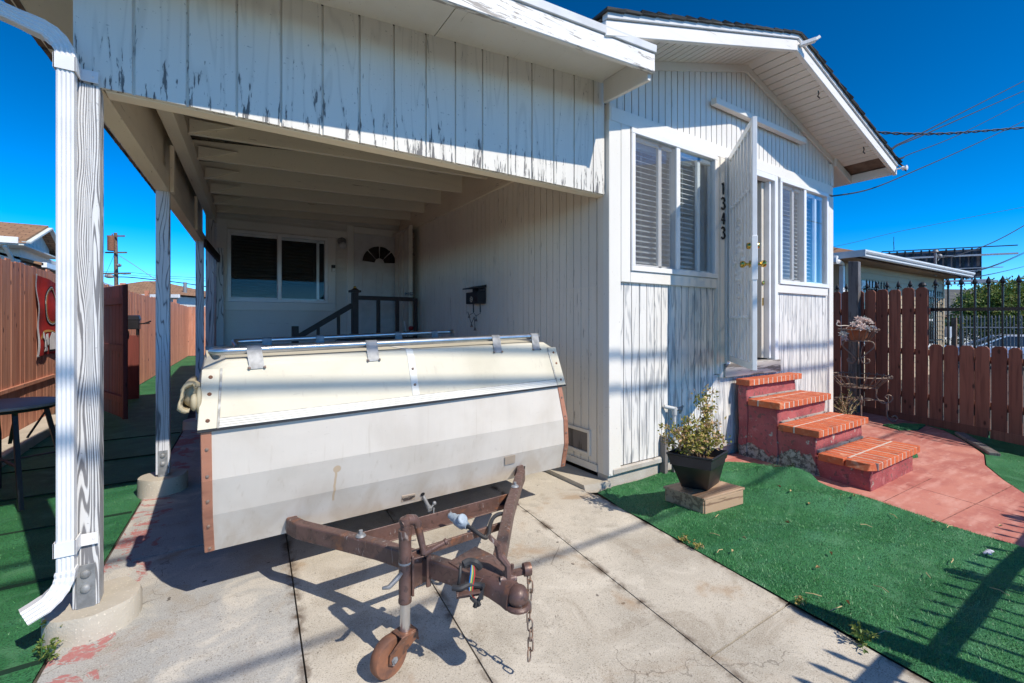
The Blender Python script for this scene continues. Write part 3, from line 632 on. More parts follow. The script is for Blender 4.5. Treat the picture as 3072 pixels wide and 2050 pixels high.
def slider(parent, x0, x1, z0, z1, xm, y, blind_x, stile, mat='vinyl_white', glassname='glass', blindmat='vinyl_white', lift=0, screen=True):
    """white vinyl sliding window: frame, meeting rail, insect screen on the left half, panes and blinds"""
    fr_ = .045
    m = MB(); yf = y - .03
    m.box(x0, x1, yf, y + .06, z1 - fr_, z1); m.box(x0, x1, yf, y + .06, z0, z0 + fr_); m.box(x0, x0 + fr_, yf, y + .06, z0 + fr_, z1 - fr_); m.box(x1 - fr_, x1, yf, y + .06, z0 + fr_, z1 - fr_)
    m.box(xm - .028, xm + .028, yf + .005, y + .06, z0 + fr_, z1 - fr_)
    w = m.build('window', mat, parent, .004)
    m = MB(); i0, i1, iz0, iz1 = x0 + fr_, x1 - fr_, z0 + fr_, z1 - fr_
    for a, b in stile: m.box(a, b, y + .02, y + .05, iz0 + .001, iz1 - .001)
    m.box(i0, xm - .03, y + .02, y + .05, iz1 - .03, iz1 - .001); m.box(xm + .03, i1, y + .02, y + .05, iz1 - .04, iz1 - .001); m.box(xm + .03, i1, y + .02, y + .05, iz0 + .001, iz0 + .02); m.box(i0, xm - .03, y + .02, y + .05, iz0 + .001, iz0 + .025)
    m.build('sash', mat, w, .003)
    m = MB(); m.box(i0, xm - .03, y + .034, y + .038, iz0, iz1); m.build('pane', glassname, w)
    m = MB(); m.box(xm + .03, i1, y + .002, y + .006, iz0, iz1); m.build('pane', glassname, w)
    if screen: m = MB(); m.box(i0, xm - .03, y - .012, y - .0105, iz0, iz1); m.build('insect_screen', 'insect_screen', w)
    m = MB()
    for bi, (a, b) in enumerate(blind_x):
        z = iz1 - .06; zlow = iz0 + .02 + (lift if bi else 0); m.box(a, b, y + .085, y + .14, iz1 - .055, iz1 - .01)
        while z > zlow:
            dy, dzz = .023, .0135
            m.hexa([(a, y + .09, z - dzz), (b, y + .09, z - dzz), (b, y + .09 + 2 * dy, z + dzz), (a, y + .09 + 2 * dy, z + dzz), (a, y + .09, z - dzz + .003), (b, y + .09, z - dzz + .003), (b, y + .09 + 2 * dy, z + dzz + .003), (a, y + .09 + 2 * dy, z + dzz + .003)]); z -= .0475
        for t_ in (.2, .8): xx = a + (b - a) * t_; m.box(xx - .0015, xx + .0015, y + .086, y + .088, iz0 + .02, iz1 - .05)
    m.build('blind', blindmat, w)
    return w
slider(house, 2.905, 4.13, 1.79, 2.998, 3.525, FY - .01, [(2.955, 3.92)], [(3.30, 3.345), (3.87, 3.915)])
slider(house, 5.335, 6.535, 1.79, 2.998, 5.93, FY - .01, [(5.385, 6.32)], [(5.70, 5.745), (6.27, 6.315)])
m = MB(); m.box(2.79, 2.90, FY - .026, FY + .02, 1.692, 3.003); m.box(2.902, 4.13, FY - .026, FY + .02, 1.692, 1.788); m.build('window_trim', 'trim_paint', house, .004); m = MB(); m.box(5.30, 6.545, FY - .026, FY + .02, 1.692, 1.788); m.box(6.538, 6.598, FY - .022, FY + .02, 1.79, 3.003)
m.build('window_trim', 'trim_paint', house, .004)
m = MB(); m.box(4.132, 4.185, FY - .022, FY + .02, .84, 3.003); m.box(4.19, 4.268, FY - .028, FY + .02, .80, 3.003); m.build('number_board', 'trim_paint', house, .003)
m = MB(); m.box(4.27, 4.335, FY - .045, FY + .05, .93, 3.02); m.box(5.235, 5.30, FY - .03, FY + .06, .93, 3.003); m.box(4.335, 5.235, FY - .03, FY + .06, 2.94, 3.003); m.box(5.17, 5.205, FY + .0, FY + .1, .95, 2.94)
m.build('door_frame', 'vinyl_white', house, .004)
m = MB(); m.box(4.24, 5.32, FY - .05, FY + .10, .80, .935); m.build('threshold', 'threshold_wood', house, .005)
# open inner door swung inwards at the right
fd = MB(); fd.box(5.10, 5.145, FY + .05, FY + .92, .955, 2.93)
d_ = fd.build('front_door', 'door_cream', house, .004)
m = MB(); m.box(5.112, 5.134, FY + .044, FY + .052, 1.545, 1.63); m.lathe((5.123, FY + .044, 1.80), [(.005, 0), (.024, .002), (.02, .01), (.001, .012)], 12, (0, -1, 0)); m.build('lock_plate', 'brass', d_)
# security door, hinged on the left and standing open
H0, H1 = Vector((4.318, FY - .05, 0)), Vector((3.632, 1.985, 0)); dv = (H1 - H0).normalized(); nv = Vector((dv.y, -dv.x, 0)); Wd = (H1 - H0).length; zb, zt = .965, 3.025
def dpt(u, z, off=0): p = H0 + dv * u + nv * off; return (p.x, p.y, z)
m = MB(); fw = .05
def dbar(mb, u0, u1, z0, z1, t0, t1): mb.hexa([dpt(u0, z0, t0), dpt(u1, z0, t0), dpt(u1, z0, t1), dpt(u0, z0, t1), dpt(u0, z1, t0), dpt(u1, z1, t0), dpt(u1, z1, t1), dpt(u0, z1, t1)])
dbar(m, 0, fw, zb, zt, -.018, .018); dbar(m, Wd - fw, Wd, zb, zt, -.018, .018); dbar(m, fw, Wd - fw, zb, zb + .06, -.017, .017); dbar(m, fw, Wd - fw, zt - .06, zt, -.017, .017)
dbar(m, Wd - .10, Wd + .004, 1.70, 2.06, -.022, .022)
sdoor = m.build('security_door', 'vinyl_white', house, .003)
m = MB(); dbar(m, fw, Wd - fw, zb + .06, zt - .06, -.004, -.002); m.build('perforated_sheet', 'perforated', sdoor)
m = MB(); nb = 7
for i in range(1, nb): u = fw + (Wd - 2 * fw) * i / nb; dbar(m, u - .009, u + .009, zb + .06, zt - .06, .001, .017)
for z in (1.40, 2.47): dbar(m, fw, Wd - fw, z - .009, z + .009, -.0155, -.0035)
for i in range(1, nb):      # collars and a cast spray of scrolls
    u = fw + (Wd - 2 * fw) * i / nb
    for z in (1.40, 2.47): m.ball(dpt(u, z, .014), .018, n=8)
cu, cz = Wd * .52, 1.90
for a in range(0, 360, 30):
    L = .30 if a % 90 == 0 else .17; p0 = dpt(cu, cz, .025); p1 = dpt(cu + math.cos(R(a)) * L * .55, cz + math.sin(R(a)) * L, .022); m.tube([p0, p1], [.010, .005], 6); m.ball(p1, .022, n=8)
for zc_, sg in ((2.22, 1), (1.62, -1), (2.05, 1), (1.78, -1)):
    for sd2 in (-1, 1):
        pts = [dpt(cu + sd2 * (.02 + .09 * math.sin(R(a_)) * (1 - a_ / 620)), zc_ + sg * (.075 * math.cos(R(a_)) * (1 - a_ / 620)), .022) for a_ in range(0, 500, 25)]
        m.tube(pts, .0065, 6)
m.build('scroll_bars', 'vinyl_white', sdoor, smooth='auto')
for z, rr_ in ((1.835, .026), (1.985, .020)):
    for sg in (-1, 1):
        m = MB(); p = Vector(dpt(Wd - .055, z, .02 * sg)); ax = nv * sg
        if z < 1.9: m.lathe(p, [(.032, 0), (.030, .006), (.012, .010), (.012, .032), (.026, .045), (.030, .062), (.024, .075), (.001, .078)], 14, ax)
        else: m.lathe(p, [(.028, 0), (.026, .02), (.022, .026), (.001, .027)], 14, ax)
        m.build('door_knob' if z < 1.9 else 'door_lock', 'brass', sdoor, smooth='auto')
m = MB()
for z in (1.2, 1.95, 2.85): m.cyl((4.327, FY - .058, z - .05), (4.327, FY - .058, z + .05), .011, n=8)
m.build('hinge', 'galvanised', sdoor)
# house number, four separate figures of bent strap
def glyph(ch):
    if ch == '1': return [[(-.018, .04, .012), (.0, .058, .013), (.004, .0, .015), (.002, -.058, .011)]]
    if ch == '3': return [[(-.028, .042, .010), (-.012, .057, .009), (.014, .052, .012), (.022, .033, .015), (.008, .012, .009), (-.008, .006, .007)], [(-.008, .006, .007), (.016, -.002, .010), (.028, -.026, .016), (.012, -.052, .012), (-.012, -.058, .009), (-.030, -.044, .012)]]
    return [[(.012, .056, .012), (-.010, .012, .009), (-.030, -.018, .009), (.030, -.018, .008)], [(.016, .05, .010), (.012, -.01, .013), (.006, -.058, .013)]]
for ch, z in (('1', 2.695), ('3', 2.545), ('4', 2.395), ('3', 2.250)):
    m = MB()
    for st in glyph(ch):
        p = [(4.228 + a, 0, z + b) for a, b, c_ in st]
        k0 = len(m.v); m.tube([(a, FY - .034, b) for a, _, b in p], [c_ for *_, c_ in st], 8)
        for i in range(k0, len(m.v)): v = m.v[i]; m.v[i] = (v[0], FY - .034 + (v[1] - FY + .034) * .45, v[2])
    m.build('house_number', 'black_paint', house, smooth='auto')
# foundation vent on the side wall
def spt(x, y): return atx(x, y, SX - .012)
pa, pb = atx(1024 + 1555 * .4357, 683 + 1420 * .4357, SX), atx(1024 + 1745 * .4357, 683 + 1545 * .4357, SX)
m = MB(); ya, yb = 3.36, 2.90; z0, z1 = .235, .40
m.box(SX - .02, SX + .0, yb, ya, z1, z1 + .03); m.box(SX - .02, SX, yb, ya, z0 - .03, z0); m.box(SX - .02, SX, yb - .03, yb, z0 - .03, z1 + .03); m.box(SX - .02, SX, ya, ya + .03, z0 - .03, z1 + .03)
v_ = m.build('foundation_vent', 'siding_side', house, .003)
m = MB(); m.box(SX - .006, SX - .001, yb, ya, z0, z1); m.build('vent_mesh', 'grey_wood', v_)

# rear wall of the porch (under the carport)
RYW = 7.70
L_ = lambda x, y: (600 + x * .29787, 200 * 3 + y * .29787)
wz = lambda x, y: aty(*L_(x, y), RYW - .02)
a, b = wz(275, 985), wz(1285, 330)
m = MB(); z = .1
while z < 3.2:
    for x0, x1 in (((-.12, a.x + .01), (b.x - .01, 2.672)) if 1.62 < z < 2.69 else ((-.12, 2.672),)):
        m.hexa([(x0, RYW - .024, z), (x1, RYW - .024, z), (x1, RYW + .03, z), (x0, RYW + .03, z), (x0, RYW - .004, z + .062), (x1, RYW - .004, z + .062), (x1, RYW + .03, z + .062), (x0, RYW + .03, z + .062)])
    z += .062
m.build('lap_siding', 'lap_siding', house)
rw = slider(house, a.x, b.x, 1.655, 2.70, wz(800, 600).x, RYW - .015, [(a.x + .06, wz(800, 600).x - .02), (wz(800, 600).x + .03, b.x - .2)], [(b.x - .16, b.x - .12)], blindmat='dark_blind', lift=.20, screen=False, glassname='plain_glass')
m = MB(); m.box(a.x - .13, a.x - .002, RYW - .04, RYW, 1.655, 2.84); m.box(b.x + .002, b.x + .12, RYW - .04, RYW, 1.655, 2.72); m.box(a.x - .0, b.x + .3, RYW - .04, RYW, 2.722, 2.84); m.box(a.x - .13, b.x + .12, RYW - .042, RYW, 1.535, 1.652)
m.build('rear_window_trim', 'trim_paint', house, .003)
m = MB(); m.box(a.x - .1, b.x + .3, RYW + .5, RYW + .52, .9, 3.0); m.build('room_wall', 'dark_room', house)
m = MB(); m.hexa([(-.06, 8.02, 3.20), (2.72, 8.02, 3.42), (2.72, 14.3, 3.42), (-.06, 14.3, 3.20), (-.06, 8.02, 3.28), (2.72, 8.02, 3.5), (2.72, 14.3, 3.5), (-.06, 14.3, 3.28)]); m.build('rear_roof', 'shingle', house)
# porch door with fan light
DL, DR = wz(1550, 900).x, wz(1550, 900).x + .84
m = MB(); m.box(DL, DR, RYW - .03, RYW - .0165, .80, 2.83)
pd = m.build('porch_door', 'door_white', house, .003)
cx = (DL + DR) / 2 + .0; m = MB()
for i in range(4):
    a0, a1 = R(4 + i * 44), R(4 + i * 44 + 40); r0, r1 = .085, .285
    poly = [(cx + r0 * math.cos(a0), 0, r0 * math.sin(a0))] + [(cx + r1 * math.cos(a0 + (a1 - a0) * k / 6), 0, r1 * math.sin(a0 + (a1 - a0) * k / 6)) for k in range(7)] + [(cx + r0 * math.cos(a1), 0, r0 * math.sin(a1))]
    m.prism([(x, RYW - .034, 2.36 + z) for x, _, z in poly], (0, .003, 0))
m.build('fan_light', 'window_dark', pd)
m = MB(); m.tube([(cx + .31 * math.cos(R(t_)), RYW - .034, 2.345 + .31 * math.sin(R(t_))) for t_ in range(0, 181, 12)], .012, 6)
for zz0, zz1 in ((1.55, 2.20), (.98, 1.42)):
    for xx0, xx1 in ((DL + .13, DL + .37), (DL + .47, DL + .71)): m.tube([(xx0, RYW - .032, zz0), (xx1, RYW - .032, zz0), (xx1, RYW - .032, zz1), (xx0, RYW - .032, zz1)], .009, 4, True)
m.build('door_moulding', 'door_white', pd)
m = MB(); m.box(DL - .11, DL - .004, RYW - .036, RYW, .78, 2.95); m.box(DL, 2.66, RYW - .036, RYW, 2.84, 2.94); m.build('porch_door_trim', 'trim_paint', house, .003)
# porch security door standing open against the side wall
m = MB(); x1 = 2.50
for i in range(7): yy = 6.86 + i * .11; m.box(x1 + .035 - .015 * (i % 2), x1 + .06, yy, yy + .10, .82, 2.86)
m.box(x1 - .01, x1 + .05, 6.80, 6.858, .80, 2.88); m.box(x1 - .0, x1 + .06, 6.86, 7.64, 2.83, 2.87)
ps = m.build('porch_security_door', 'door_cream', house, .003)
m = MB(); m.lathe((x1 - .01, 6.83, 1.80), [(.03, 0), (.012, .01), (.012, .03), (.026, .045), (.001, .065)], 12, (-1, 0, 0)); m.lathe((x1 + .02, 6.80, 1.80), [(.03, 0), (.012, .01), (.012, .03), (.026, .045), (.001, .065)], 12, (0, -1, 0)); m.build('door_knob', 'galvanised', ps, smooth='auto')

# ================================================================== CARPORT
cp = thing('carport', 'white timber carport with peeling boarded front panel on concrete footed posts', 'carport', (1.0, 4, 0))
PY_ = 2.68
zt_ = lambda X: 3.137 + .085 * (X - .581)
cuts_px = [400.9, 562.1, 710.3, 843.1, 967.3, 1078.5, 1181.7, 1277.6, 1366, 1447.5, 1523.8, 1595.6, 1661.4, 1722.4, 1780]
PX0, PX1 = -.535, 2.642
cuts = [aty(x, 400, PY_).x - PX0 for x in cuts_px]
m = MB(); grooved(m, (PX0, PY_), (PX1, PY_), const(2.405), lambda s_: zt_(PX0 + s_), .2, (0, -1), gw=.012, gd=.012, th=.022, cuts=cuts)
m.build('front_panel', 'panel_paint', cp)
m = MB(); m.box(PX0 + .1, PX1 + .02, PY_ + .024, PY_ + .115, 2.40, 2.54); m.build('front_beam', 'joist_paint', cp, .004)
# soffit, fascia and drip edge of the shed roof
zf = lambda X: 3.159 + .074 * (X - 2.63)
CX0, CX1 = -.98, 2.635; CFY = 2.16
m = MB()
xsplit = 1.15
for x0, x1 in ((CX0, xsplit - .003), (xsplit + .003, CX1)):
    m.hexa([(x0, CFY + .035, zt_(x0) - .002), (x1, CFY + .035, zt_(x1) - .002), (x1, PY_ + .0, zt_(x1) + .0), (x0, PY_, zt_(x0)), (x0, CFY + .035, zt_(x0) + .02), (x1, CFY + .035, zt_(x1) + .02), (x1, PY_, zt_(x1) + .02), (x0, PY_, zt_(x0) + .02)])
m.build('soffit', 'soffit_paint', cp)
m = MB(); m.hexa([(CX0, CFY, zf(CX0)), (CX1, CFY, zf(CX1)), (CX1, CFY + .035, zf(CX1)), (CX0, CFY + .035, zf(CX0)), (CX0, CFY, zf(CX0) + .14), (CX1, CFY, zf(CX1) + .135), (CX1, CFY + .035, zf(CX1) + .135), (CX0, CFY + .035, zf(CX0) + .14)])
m.build('fascia', 'fascia_paint', cp, .005)
m = MB(); m.hexa([(CX0, CFY - .012, zf(CX0) + .142), (CX1 + .002, CFY - .012, zf(CX1) + .137), (CX1 + .002, CFY + .06, zf(CX1) + .137), (CX0, CFY + .06, zf(CX0) + .142), (CX0, CFY - .016, zf(CX0) + .20), (CX1 + .002, CFY - .016, zf(CX1) + .19), (CX1 + .002, CFY + .06, zf(CX1) + .19), (CX0, CFY + .06, zf(CX0) + .20)])
m.build('drip_edge', 'metal_edge', cp, .003)
m = MB(); m.hexa([(2.598, CFY + .036, 3.11), (2.63, CFY + .036, 3.11), (2.63, PY_ - .03, 3.13), (2.598, PY_ - .03, 3.13), (2.598, CFY + .036, zt_(2.6) - .003), (2.63, CFY + .036, zt_(2.63) - .003), (2.63, PY_ - .03, zt_(2.63) - .003), (2.598, PY_ - .03, zt_(2.6) - .003)])
m.build('soffit_end', 'soffit_paint', cp, .003)
# roof slab (shingles) ; its left eave runs a little askew
ex = lambda Y: -.98 + .055 * (Y - 2.2)
zr = lambda X: 3.137 + .085 * (X - .581)
m = MB(); n_ = 14
for i in range(n_):
    def sx(Y, f): return ex(Y) + (2.66 - ex(Y)) * f
    f0, f1 = (i - .1) / n_, (i + 1) / n_
    q = []
    for dz in (0, 1):
        for f, Y in ((f0, CFY + .01), (f1, CFY + .01), (f1, 8.0), (f0, 8.0)):
            X = sx(Y, f); q.append((X, Y, zr(X) + (.036 if dz else .020) + (.010 if f == f0 and dz else 0)))
    m.hexa(q)
m.build('shingle_roof', 'shingle', cp)
m = MB(); q = []
for dz in (.02, .045):
    for X, Y in ((ex(2.72), 2.72), (2.66, 2.72), (2.66, 7.95), (ex(7.95), 7.95)): q.append((X, Y, zr(X) + dz))
m.hexa(q); m.build('roof_deck', 'deck_wood', cp)
# starter shingles and gaps along the left eave, seen from below
m = MB()
for i in range(28):
    Y = 2.7 + i * .19
    if i % 3 != 1: m = MB(); m.hexa([(ex(Y) - .008, Y, zr(ex(Y)) - .0), (ex(Y) + .06, Y, zr(ex(Y)) - .004), (ex(Y) + .06, Y + .15, zr(ex(Y)) - .004), (ex(Y) - .008, Y + .15, zr(ex(Y))), (ex(Y) - .008, Y, zr(ex(Y)) + .02), (ex(Y) + .06, Y, zr(ex(Y)) + .02), (ex(Y) + .06, Y + .15, zr(ex(Y)) + .02), (ex(Y) - .008, Y + .15, zr(ex(Y)) + .02)]); m.build('starter_shingle', 'pole_wood', cp)
bx = lambda Y: -.49 + .058 * (Y - 2.68)        # line of the posts
m = MB(); q = []
for z in (-.005, .018):
    for X, Y in ((ex(2.2) + .02, 2.2), (bx(2.2) + .1, 2.2), (bx(7.9) + .1, 7.9), (ex(7.9) + .02, 7.9)): q.append((X, Y, zr(X) + z))
m.hexa(q); m.build('eave_boards', 'beam_paint', cp)
# side beam on the posts, rim board above, inner plate
m = MB(); m.bar((bx(2.72) + .0, 2.72, 2.475), (bx(7.68), 7.68, 2.475), .089, .14); m.build('side_beam', 'beam_paint', cp, .004)
m = MB(); m.bar((bx(2.72) - .02, 2.72, 2.79), (bx(7.68) - .02, 7.68, 2.79), .04, .49); m.build('rim_board', 'beam_paint', cp, .003)
m = MB(); m.bar((bx(2.72) + .115, 2.72, 2.865), (bx(7.68) + .115, 7.68, 2.865), .09, .19); m.build('inner_plate', 'beam_paint', cp, .004)
m = MB(); m.bar((2.645, 2.72, 3.09), (2.645, 7.66, 3.09), .04, .45); m.build('ledger', 'beam_paint', cp, .003)
for i, Y in enumerate((3.25, 3.92, 4.58, 5.24, 5.90, 6.52, 7.12, 7.62)):
    m = MB(); x0 = bx(Y) + .07; m.hexa([(x0, Y - .02, 2.91), (2.624, Y - .02, 3.03), (2.624, Y + .02, 3.03), (x0, Y + .02, 2.91), (x0, Y - .02, zr(x0) + .018), (2.624, Y - .02, zr(2.624) + .018), (2.624, Y + .02, zr(2.624) + .018), (x0, Y + .02, zr(x0) + .018)])
    m.build('joist', 'joist_paint', cp, .003)
    m = MB(); m.prism([(x0 + .1, Y - .05, 2.91), (x0 + .42, Y - .05, 3.03), (x0 + .1, Y - .05, 3.03)], (0, .028, 0)); m.build('gusset', 'joist_paint', cp, .002)
# posts on round concrete footings
def post(X, Y, mat, zb, w=.089, top=2.405):
    m = MB(); m.box(X - w / 2, X + w / 2, Y, Y + w, zb, top); p = m.build('post', mat, cp, .004)
    if top < 2.41:
        m = MB(); m.box(X - .03, X + .032, Y - .006, Y - .001, zb - .03, zb + .19); m.build('post_bracket', 'galvanised', p, .001)
        for zz in (zb + .085, zb + .15): m = MB(); m.lathe((X, Y - .006, zz), [(.019, 0), (.017, .006), (.009, .011), (.001, .012)], 12, (0, -1, 0)); m.build('bolt', 'galvanised', p, smooth='auto')
    return p
def footing(X, Y, rad, h):
    m = MB(); pr = [(rad * 1.02, -.12), (rad * 1.0, h - .02), (rad * .97, h - .003), (.001, h)]
    k0 = len(m.v); m.lathe((X, Y, 0), pr, 28)
    for i in range(k0, len(m.v)): v = m.v[i]; n_ = mnoise.noise(Vector((v[0] * 9, v[1] * 9, v[2] * 9))) * .012; m.v[i] = (v[0] + n_, v[1] + n_, v[2] + n_ * .5)
    m.build('footing', 'footing', cp, smooth='auto')
post(-.492, 2.672, 'post_grain', .108); footing(-.475, 2.74, .165, .11)
P2Y = 4.52
post(bx(P2Y) + .002, P2Y, 'post_blue', .145); footing(bx(P2Y) + .0, P2Y + .06, .16, .13)
P3Y = 7.05
post(bx(P3Y) + .02, P3Y, 'post_blue', .1); footing(bx(P3Y) + .01, P3Y + .05, .17, .10)
post(bx(7.45) + .1, 7.45, 'post_blue', 0, .10, 2.9); post(bx(7.5) + .21, 7.56, 'post_blue', 0, .09, 2.405)
for Y in (P2Y, 6.2): m = MB(); m.box(bx(Y) + .046, bx(Y) + .075, Y - .0, Y + .09, 2.405, 2.78); m.build('post_cleat', 'beam_paint', cp, .003)
m = MB(); m.bar((bx(6.9) + .09, 6.9, 2.36), (bx(7.5) + .2, 7.5, 2.24), .03, .1); m.build('brace', 'dark_brown', cp)
# downspout with elbows and straps in front of the first post
def ribbed(mb, path, w, d, upv=(0, -1, 0)):
    """rectangular ribbed pipe swept along a path in the plane x-z"""
    prof = []
    for i in range(9): u = -w / 2 + w * i / 8; prof.append((u, -d / 2 - (.0045 if i % 2 else 0)))
    prof += [(w / 2, d / 2), (-w / 2, d / 2)]
    pts = [Vector(p) for p in path]; n_ = len(prof); vs = []
    for i, p in enumerate(pts):
        t_ = (pts[min(i + 1, len(pts) - 1)] - pts[max(i - 1, 0)]).normalized(); side = Vector(upv).cross(t_).normalized(); f_ = t_.cross(side).normalized()
        sc = 1 + (.06 if (i % 2 and 0 < i < len(pts) - 1) else 0)
        for u, v in prof: vs.append(p + side * u * sc - f_ * v * sc)
    fs = [(i * n_ + k, i * n_ + (k + 1) % n_, (i + 1) * n_ + (k + 1) % n_, (i + 1) * n_ + k) for i in range(len(pts) - 1) for k in range(n_)] + [tuple(range(n_))]
    mb.add(vs, fs)
DX, DY = -.541, 2.612
ds = MB(); ribbed(ds, [(DX, DY, .30), (DX, DY, 2.47)], .055, .05)
dso = ds.build('downspout', 'pipe_white', cp)
m = MB(); pts = [(DX, DY, 2.46)]
for i in range(9): a = R(9 * i); pts.append((DX - .10 * (1 - math.cos(a)), DY, 2.47 + .10 * math.sin(a)))
for p in ((-.05, .014), (-.07, .02), (-.42, .12)): pts.append((pts[9][0] + p[0], DY, pts[9][2] + p[1]))
ribbed(m, pts[:11], .062, .054); ribbed(m, pts[9:], .058, .05); m.build('elbow', 'pipe_white', dso)
m = MB(); pts = [(DX, DY, .32)]
for i in range(9): a = R(7.2 * i); pts.append((DX - .13 * (1 - math.cos(a)), DY - .06 * (1 - math.cos(a)), .31 - .125 * math.sin(a)))
e_ = pts[-1]; pts += [(e_[0] - .03, e_[1] - .012, e_[2] - .012), (e_[0] - .055, e_[1] - .022, e_[2] - .022)]
ribbed(m, pts, .062, .055); m.build('elbow', 'pipe_white', dso)
for z in (2.41, .385):
    m = MB(); m.box(DX - .034, DX + .034, DY - .034, DY - .029, z, z + .06); m.box(DX - .035, DX - .031, DY - .034, DY + .03, z, z + .06); m.box(DX + .031, DX + .036, DY - .034, DY + .05, z, z + .06); m.box(DX + .03, DX + .092, DY + .045, DY + .05, z, z + .05); m.lathe((DX + .075, DY + .045, z + .025), [(.005, 0), (.001, .003)], 8, (0, -1, 0))
    m.build('strap', 'pipe_white', dso)

# ================================================================== TRAILER
tr = thing('camper_trailer', 'cream folded pop up camper trailer with rusty brown drawbar and roof rails', 'trailer', (1.0, 3.2, 0))
K = 1.075
def sc(p): return Vector((p[0] * K, p[1] * K, EYE - (EYE - p[2]) * K))
def sk(p, k): return Vector((p[0] * k, p[1] * k, EYE - (EYE - p[2]) * k))
LV = [sk((-.051, 2.32, .377), 1.095), sk((-.057, 2.24, .557), 1.09), sk((-.059, 2.21, .712), 1.075), sk((-.062, 2.20, .915), 1.065)]
RV = [sk((1.975, 2.385, .374), 1.095), sk((1.944, 2.31, .555), 1.09), sk((1.945, 2.32, .711), 1.075), sk((1.924, 2.36, .932), 1.065)]
BACK = Vector((-.06, 1.75, 0))
def loft(mb, Ls, Rs, back, r=None):
    n_ = len(Ls); vs = list(Ls) + list(Rs) + [p + back for p in Ls] + [p + back for p in Rs]
    fs = [(i, n_ + i, n_ + i + 1, i + 1) for i in range(n_ - 1)] + [(2 * n_ + i, 2 * n_ + i + 1, 3 * n_ + i + 1, 3 * n_ + i) for i in range(n_ - 1)]
    fs += [tuple(range(n_)) + tuple(range(3 * n_ - 1, 2 * n_ - 1, -1)), tuple(range(n_, 2 * n_)) + tuple(range(4 * n_ - 1, 3 * n_ - 1, -1)), (0, 2 * n_, 3 * n_, n_), (n_ - 1, 2 * n_ - 1, 4 * n_ - 1, 3 * n_ - 1)]
    mb.add(vs, fs, r)
m = MB(); loft(m, LV, RV, BACK); m.f = m.f[3:]; m.r = m.r[3:]; m.mi = m.mi[3:]
nS_ = 40; k0_ = len(m.v)
for j in range(nS_ + 1):
    for i in range(4): m.v.append(tuple(lerp(LV[i], RV[i], j / nS_)))
for j in range(nS_):
    for i in range(3): a_ = k0_ + j * 4 + i; m.f.append([a_, a_ + 4, a_ + 5, a_ + 1]); m.r.append(.5); m.mi.append(0)
body = m.build('body', 'trailer_body', tr, .006, seg=2)
# copper edge strips with screws
for A, B in ((LV, RV), (RV, LV)):
    m = MB(); w = .036; d = [(B[i] - A[i]).normalized() for i in range(4)]; f_ = Vector((0, -.006, 0))
    vs = []
    for i in range(4): vs += [A[i] - d[i] * .004 + f_, A[i] + d[i] * w + f_, A[i] + d[i] * w + Vector((0, .004, 0)), A[i] - d[i] * .004 + Vector((0, .05, 0))]
    m.add(vs, [(4 * i + k, 4 * i + (k + 1) % 4, 4 * i + 4 + (k + 1) % 4, 4 * i + 4 + k) for i in range(3) for k in range(4)] + [(0, 1, 2, 3), (12, 13, 14, 15)])
    e_ = m.build('edge_strip', 'copper_trim', tr, .003)
    m = MB()
    for i in range(3):
        for t_ in ((.12, .75) if i == 0 else (.45,) if i == 1 else (.1, .65)):
            p = lerp(A[i], A[i + 1], t_) + d[i] * .018 + f_; m.lathe(p, [(.008, 0), (.006, .004), (.001, .005)], 8, (0, -1, 0))
    m.build('screw', 'iron_worn', e_)
# lid with a rounded top edge
def lid_profile(low, top, inset):
    """front edge from the lower lip up over the rounded shoulder onto the roof"""
    out = [low, lerp(low, top, .5), lerp(low, top, .88)]
    for a in (0, 15, 30, 45, 60, 75, 90): out.append(top + Vector((0, .022 - .022 * math.cos(R(a)), -.022 + .022 * math.sin(R(a)))))
    out.append(top + Vector((0, .30, .004))); out.append(top + Vector((0, .80, .006)))
    return out
LL = lid_profile(sc((-.075, 2.17, .930)), sc((-.060, 2.275, 1.196)), 0)
LR = lid_profile(sc((1.944, 2.335, .941)), sc((1.915, 2.425, 1.224)), 0)
m = MB(); nS = 24; n_ = len(LL); vs = []
for j in range(nS + 1):
    t_ = j / nS; edge = min(t_, 1 - t_) * 2.2
    dz = -.045 * max(0, 1 - edge / .10) ** 2
    for i in range(n_): p = lerp(LL[i], LR[i], t_); vs.append(p + Vector((0, 0, dz if i >= 2 else 0)))
k = len(vs)
for j in range(nS + 1):
    t_ = j / nS; a = lerp(LL[-1], LR[-1], t_) + Vector((-.03, .95, -.02)); b = lerp(LL[0], LR[0], t_) + Vector((-.06, 1.86, 0)); vs += [a, a + Vector((0, .1, -.05)), b]
fs = [(j * n_ + i, (j + 1) * n_ + i, (j + 1) * n_ + i + 1, j * n_ + i + 1) for j in range(nS) for i in range(n_ - 1)]
for j in range(nS):
    fs += [(j * n_ + n_ - 1, (j + 1) * n_ + n_ - 1, k + (j + 1) * 3, k + j * 3), (k + j * 3, k + (j + 1) * 3, k + (j + 1) * 3 + 1, k + j * 3 + 1), (k + j * 3 + 1, k + (j + 1) * 3 + 1, k + (j + 1) * 3 + 2, k + j * 3 + 2), (k + j * 3 + 2, k + (j + 1) * 3 + 2, (j + 1) * n_, j * n_)]
fs += [tuple(range(n_)) + (k, k + 1, k + 2), tuple(nS * n_ + i for i in range(n_)) + (k + nS * 3, k + nS * 3 + 1, k + nS * 3 + 2)]
m.add(vs, fs); lid = m.build('lid', 'trailer_lid', tr)
for pl_i in range(nS * (n_ - 1)):
    if 2 <= pl_i % (n_ - 1) <= 8: lid.data.polygons[pl_i].use_smooth = True
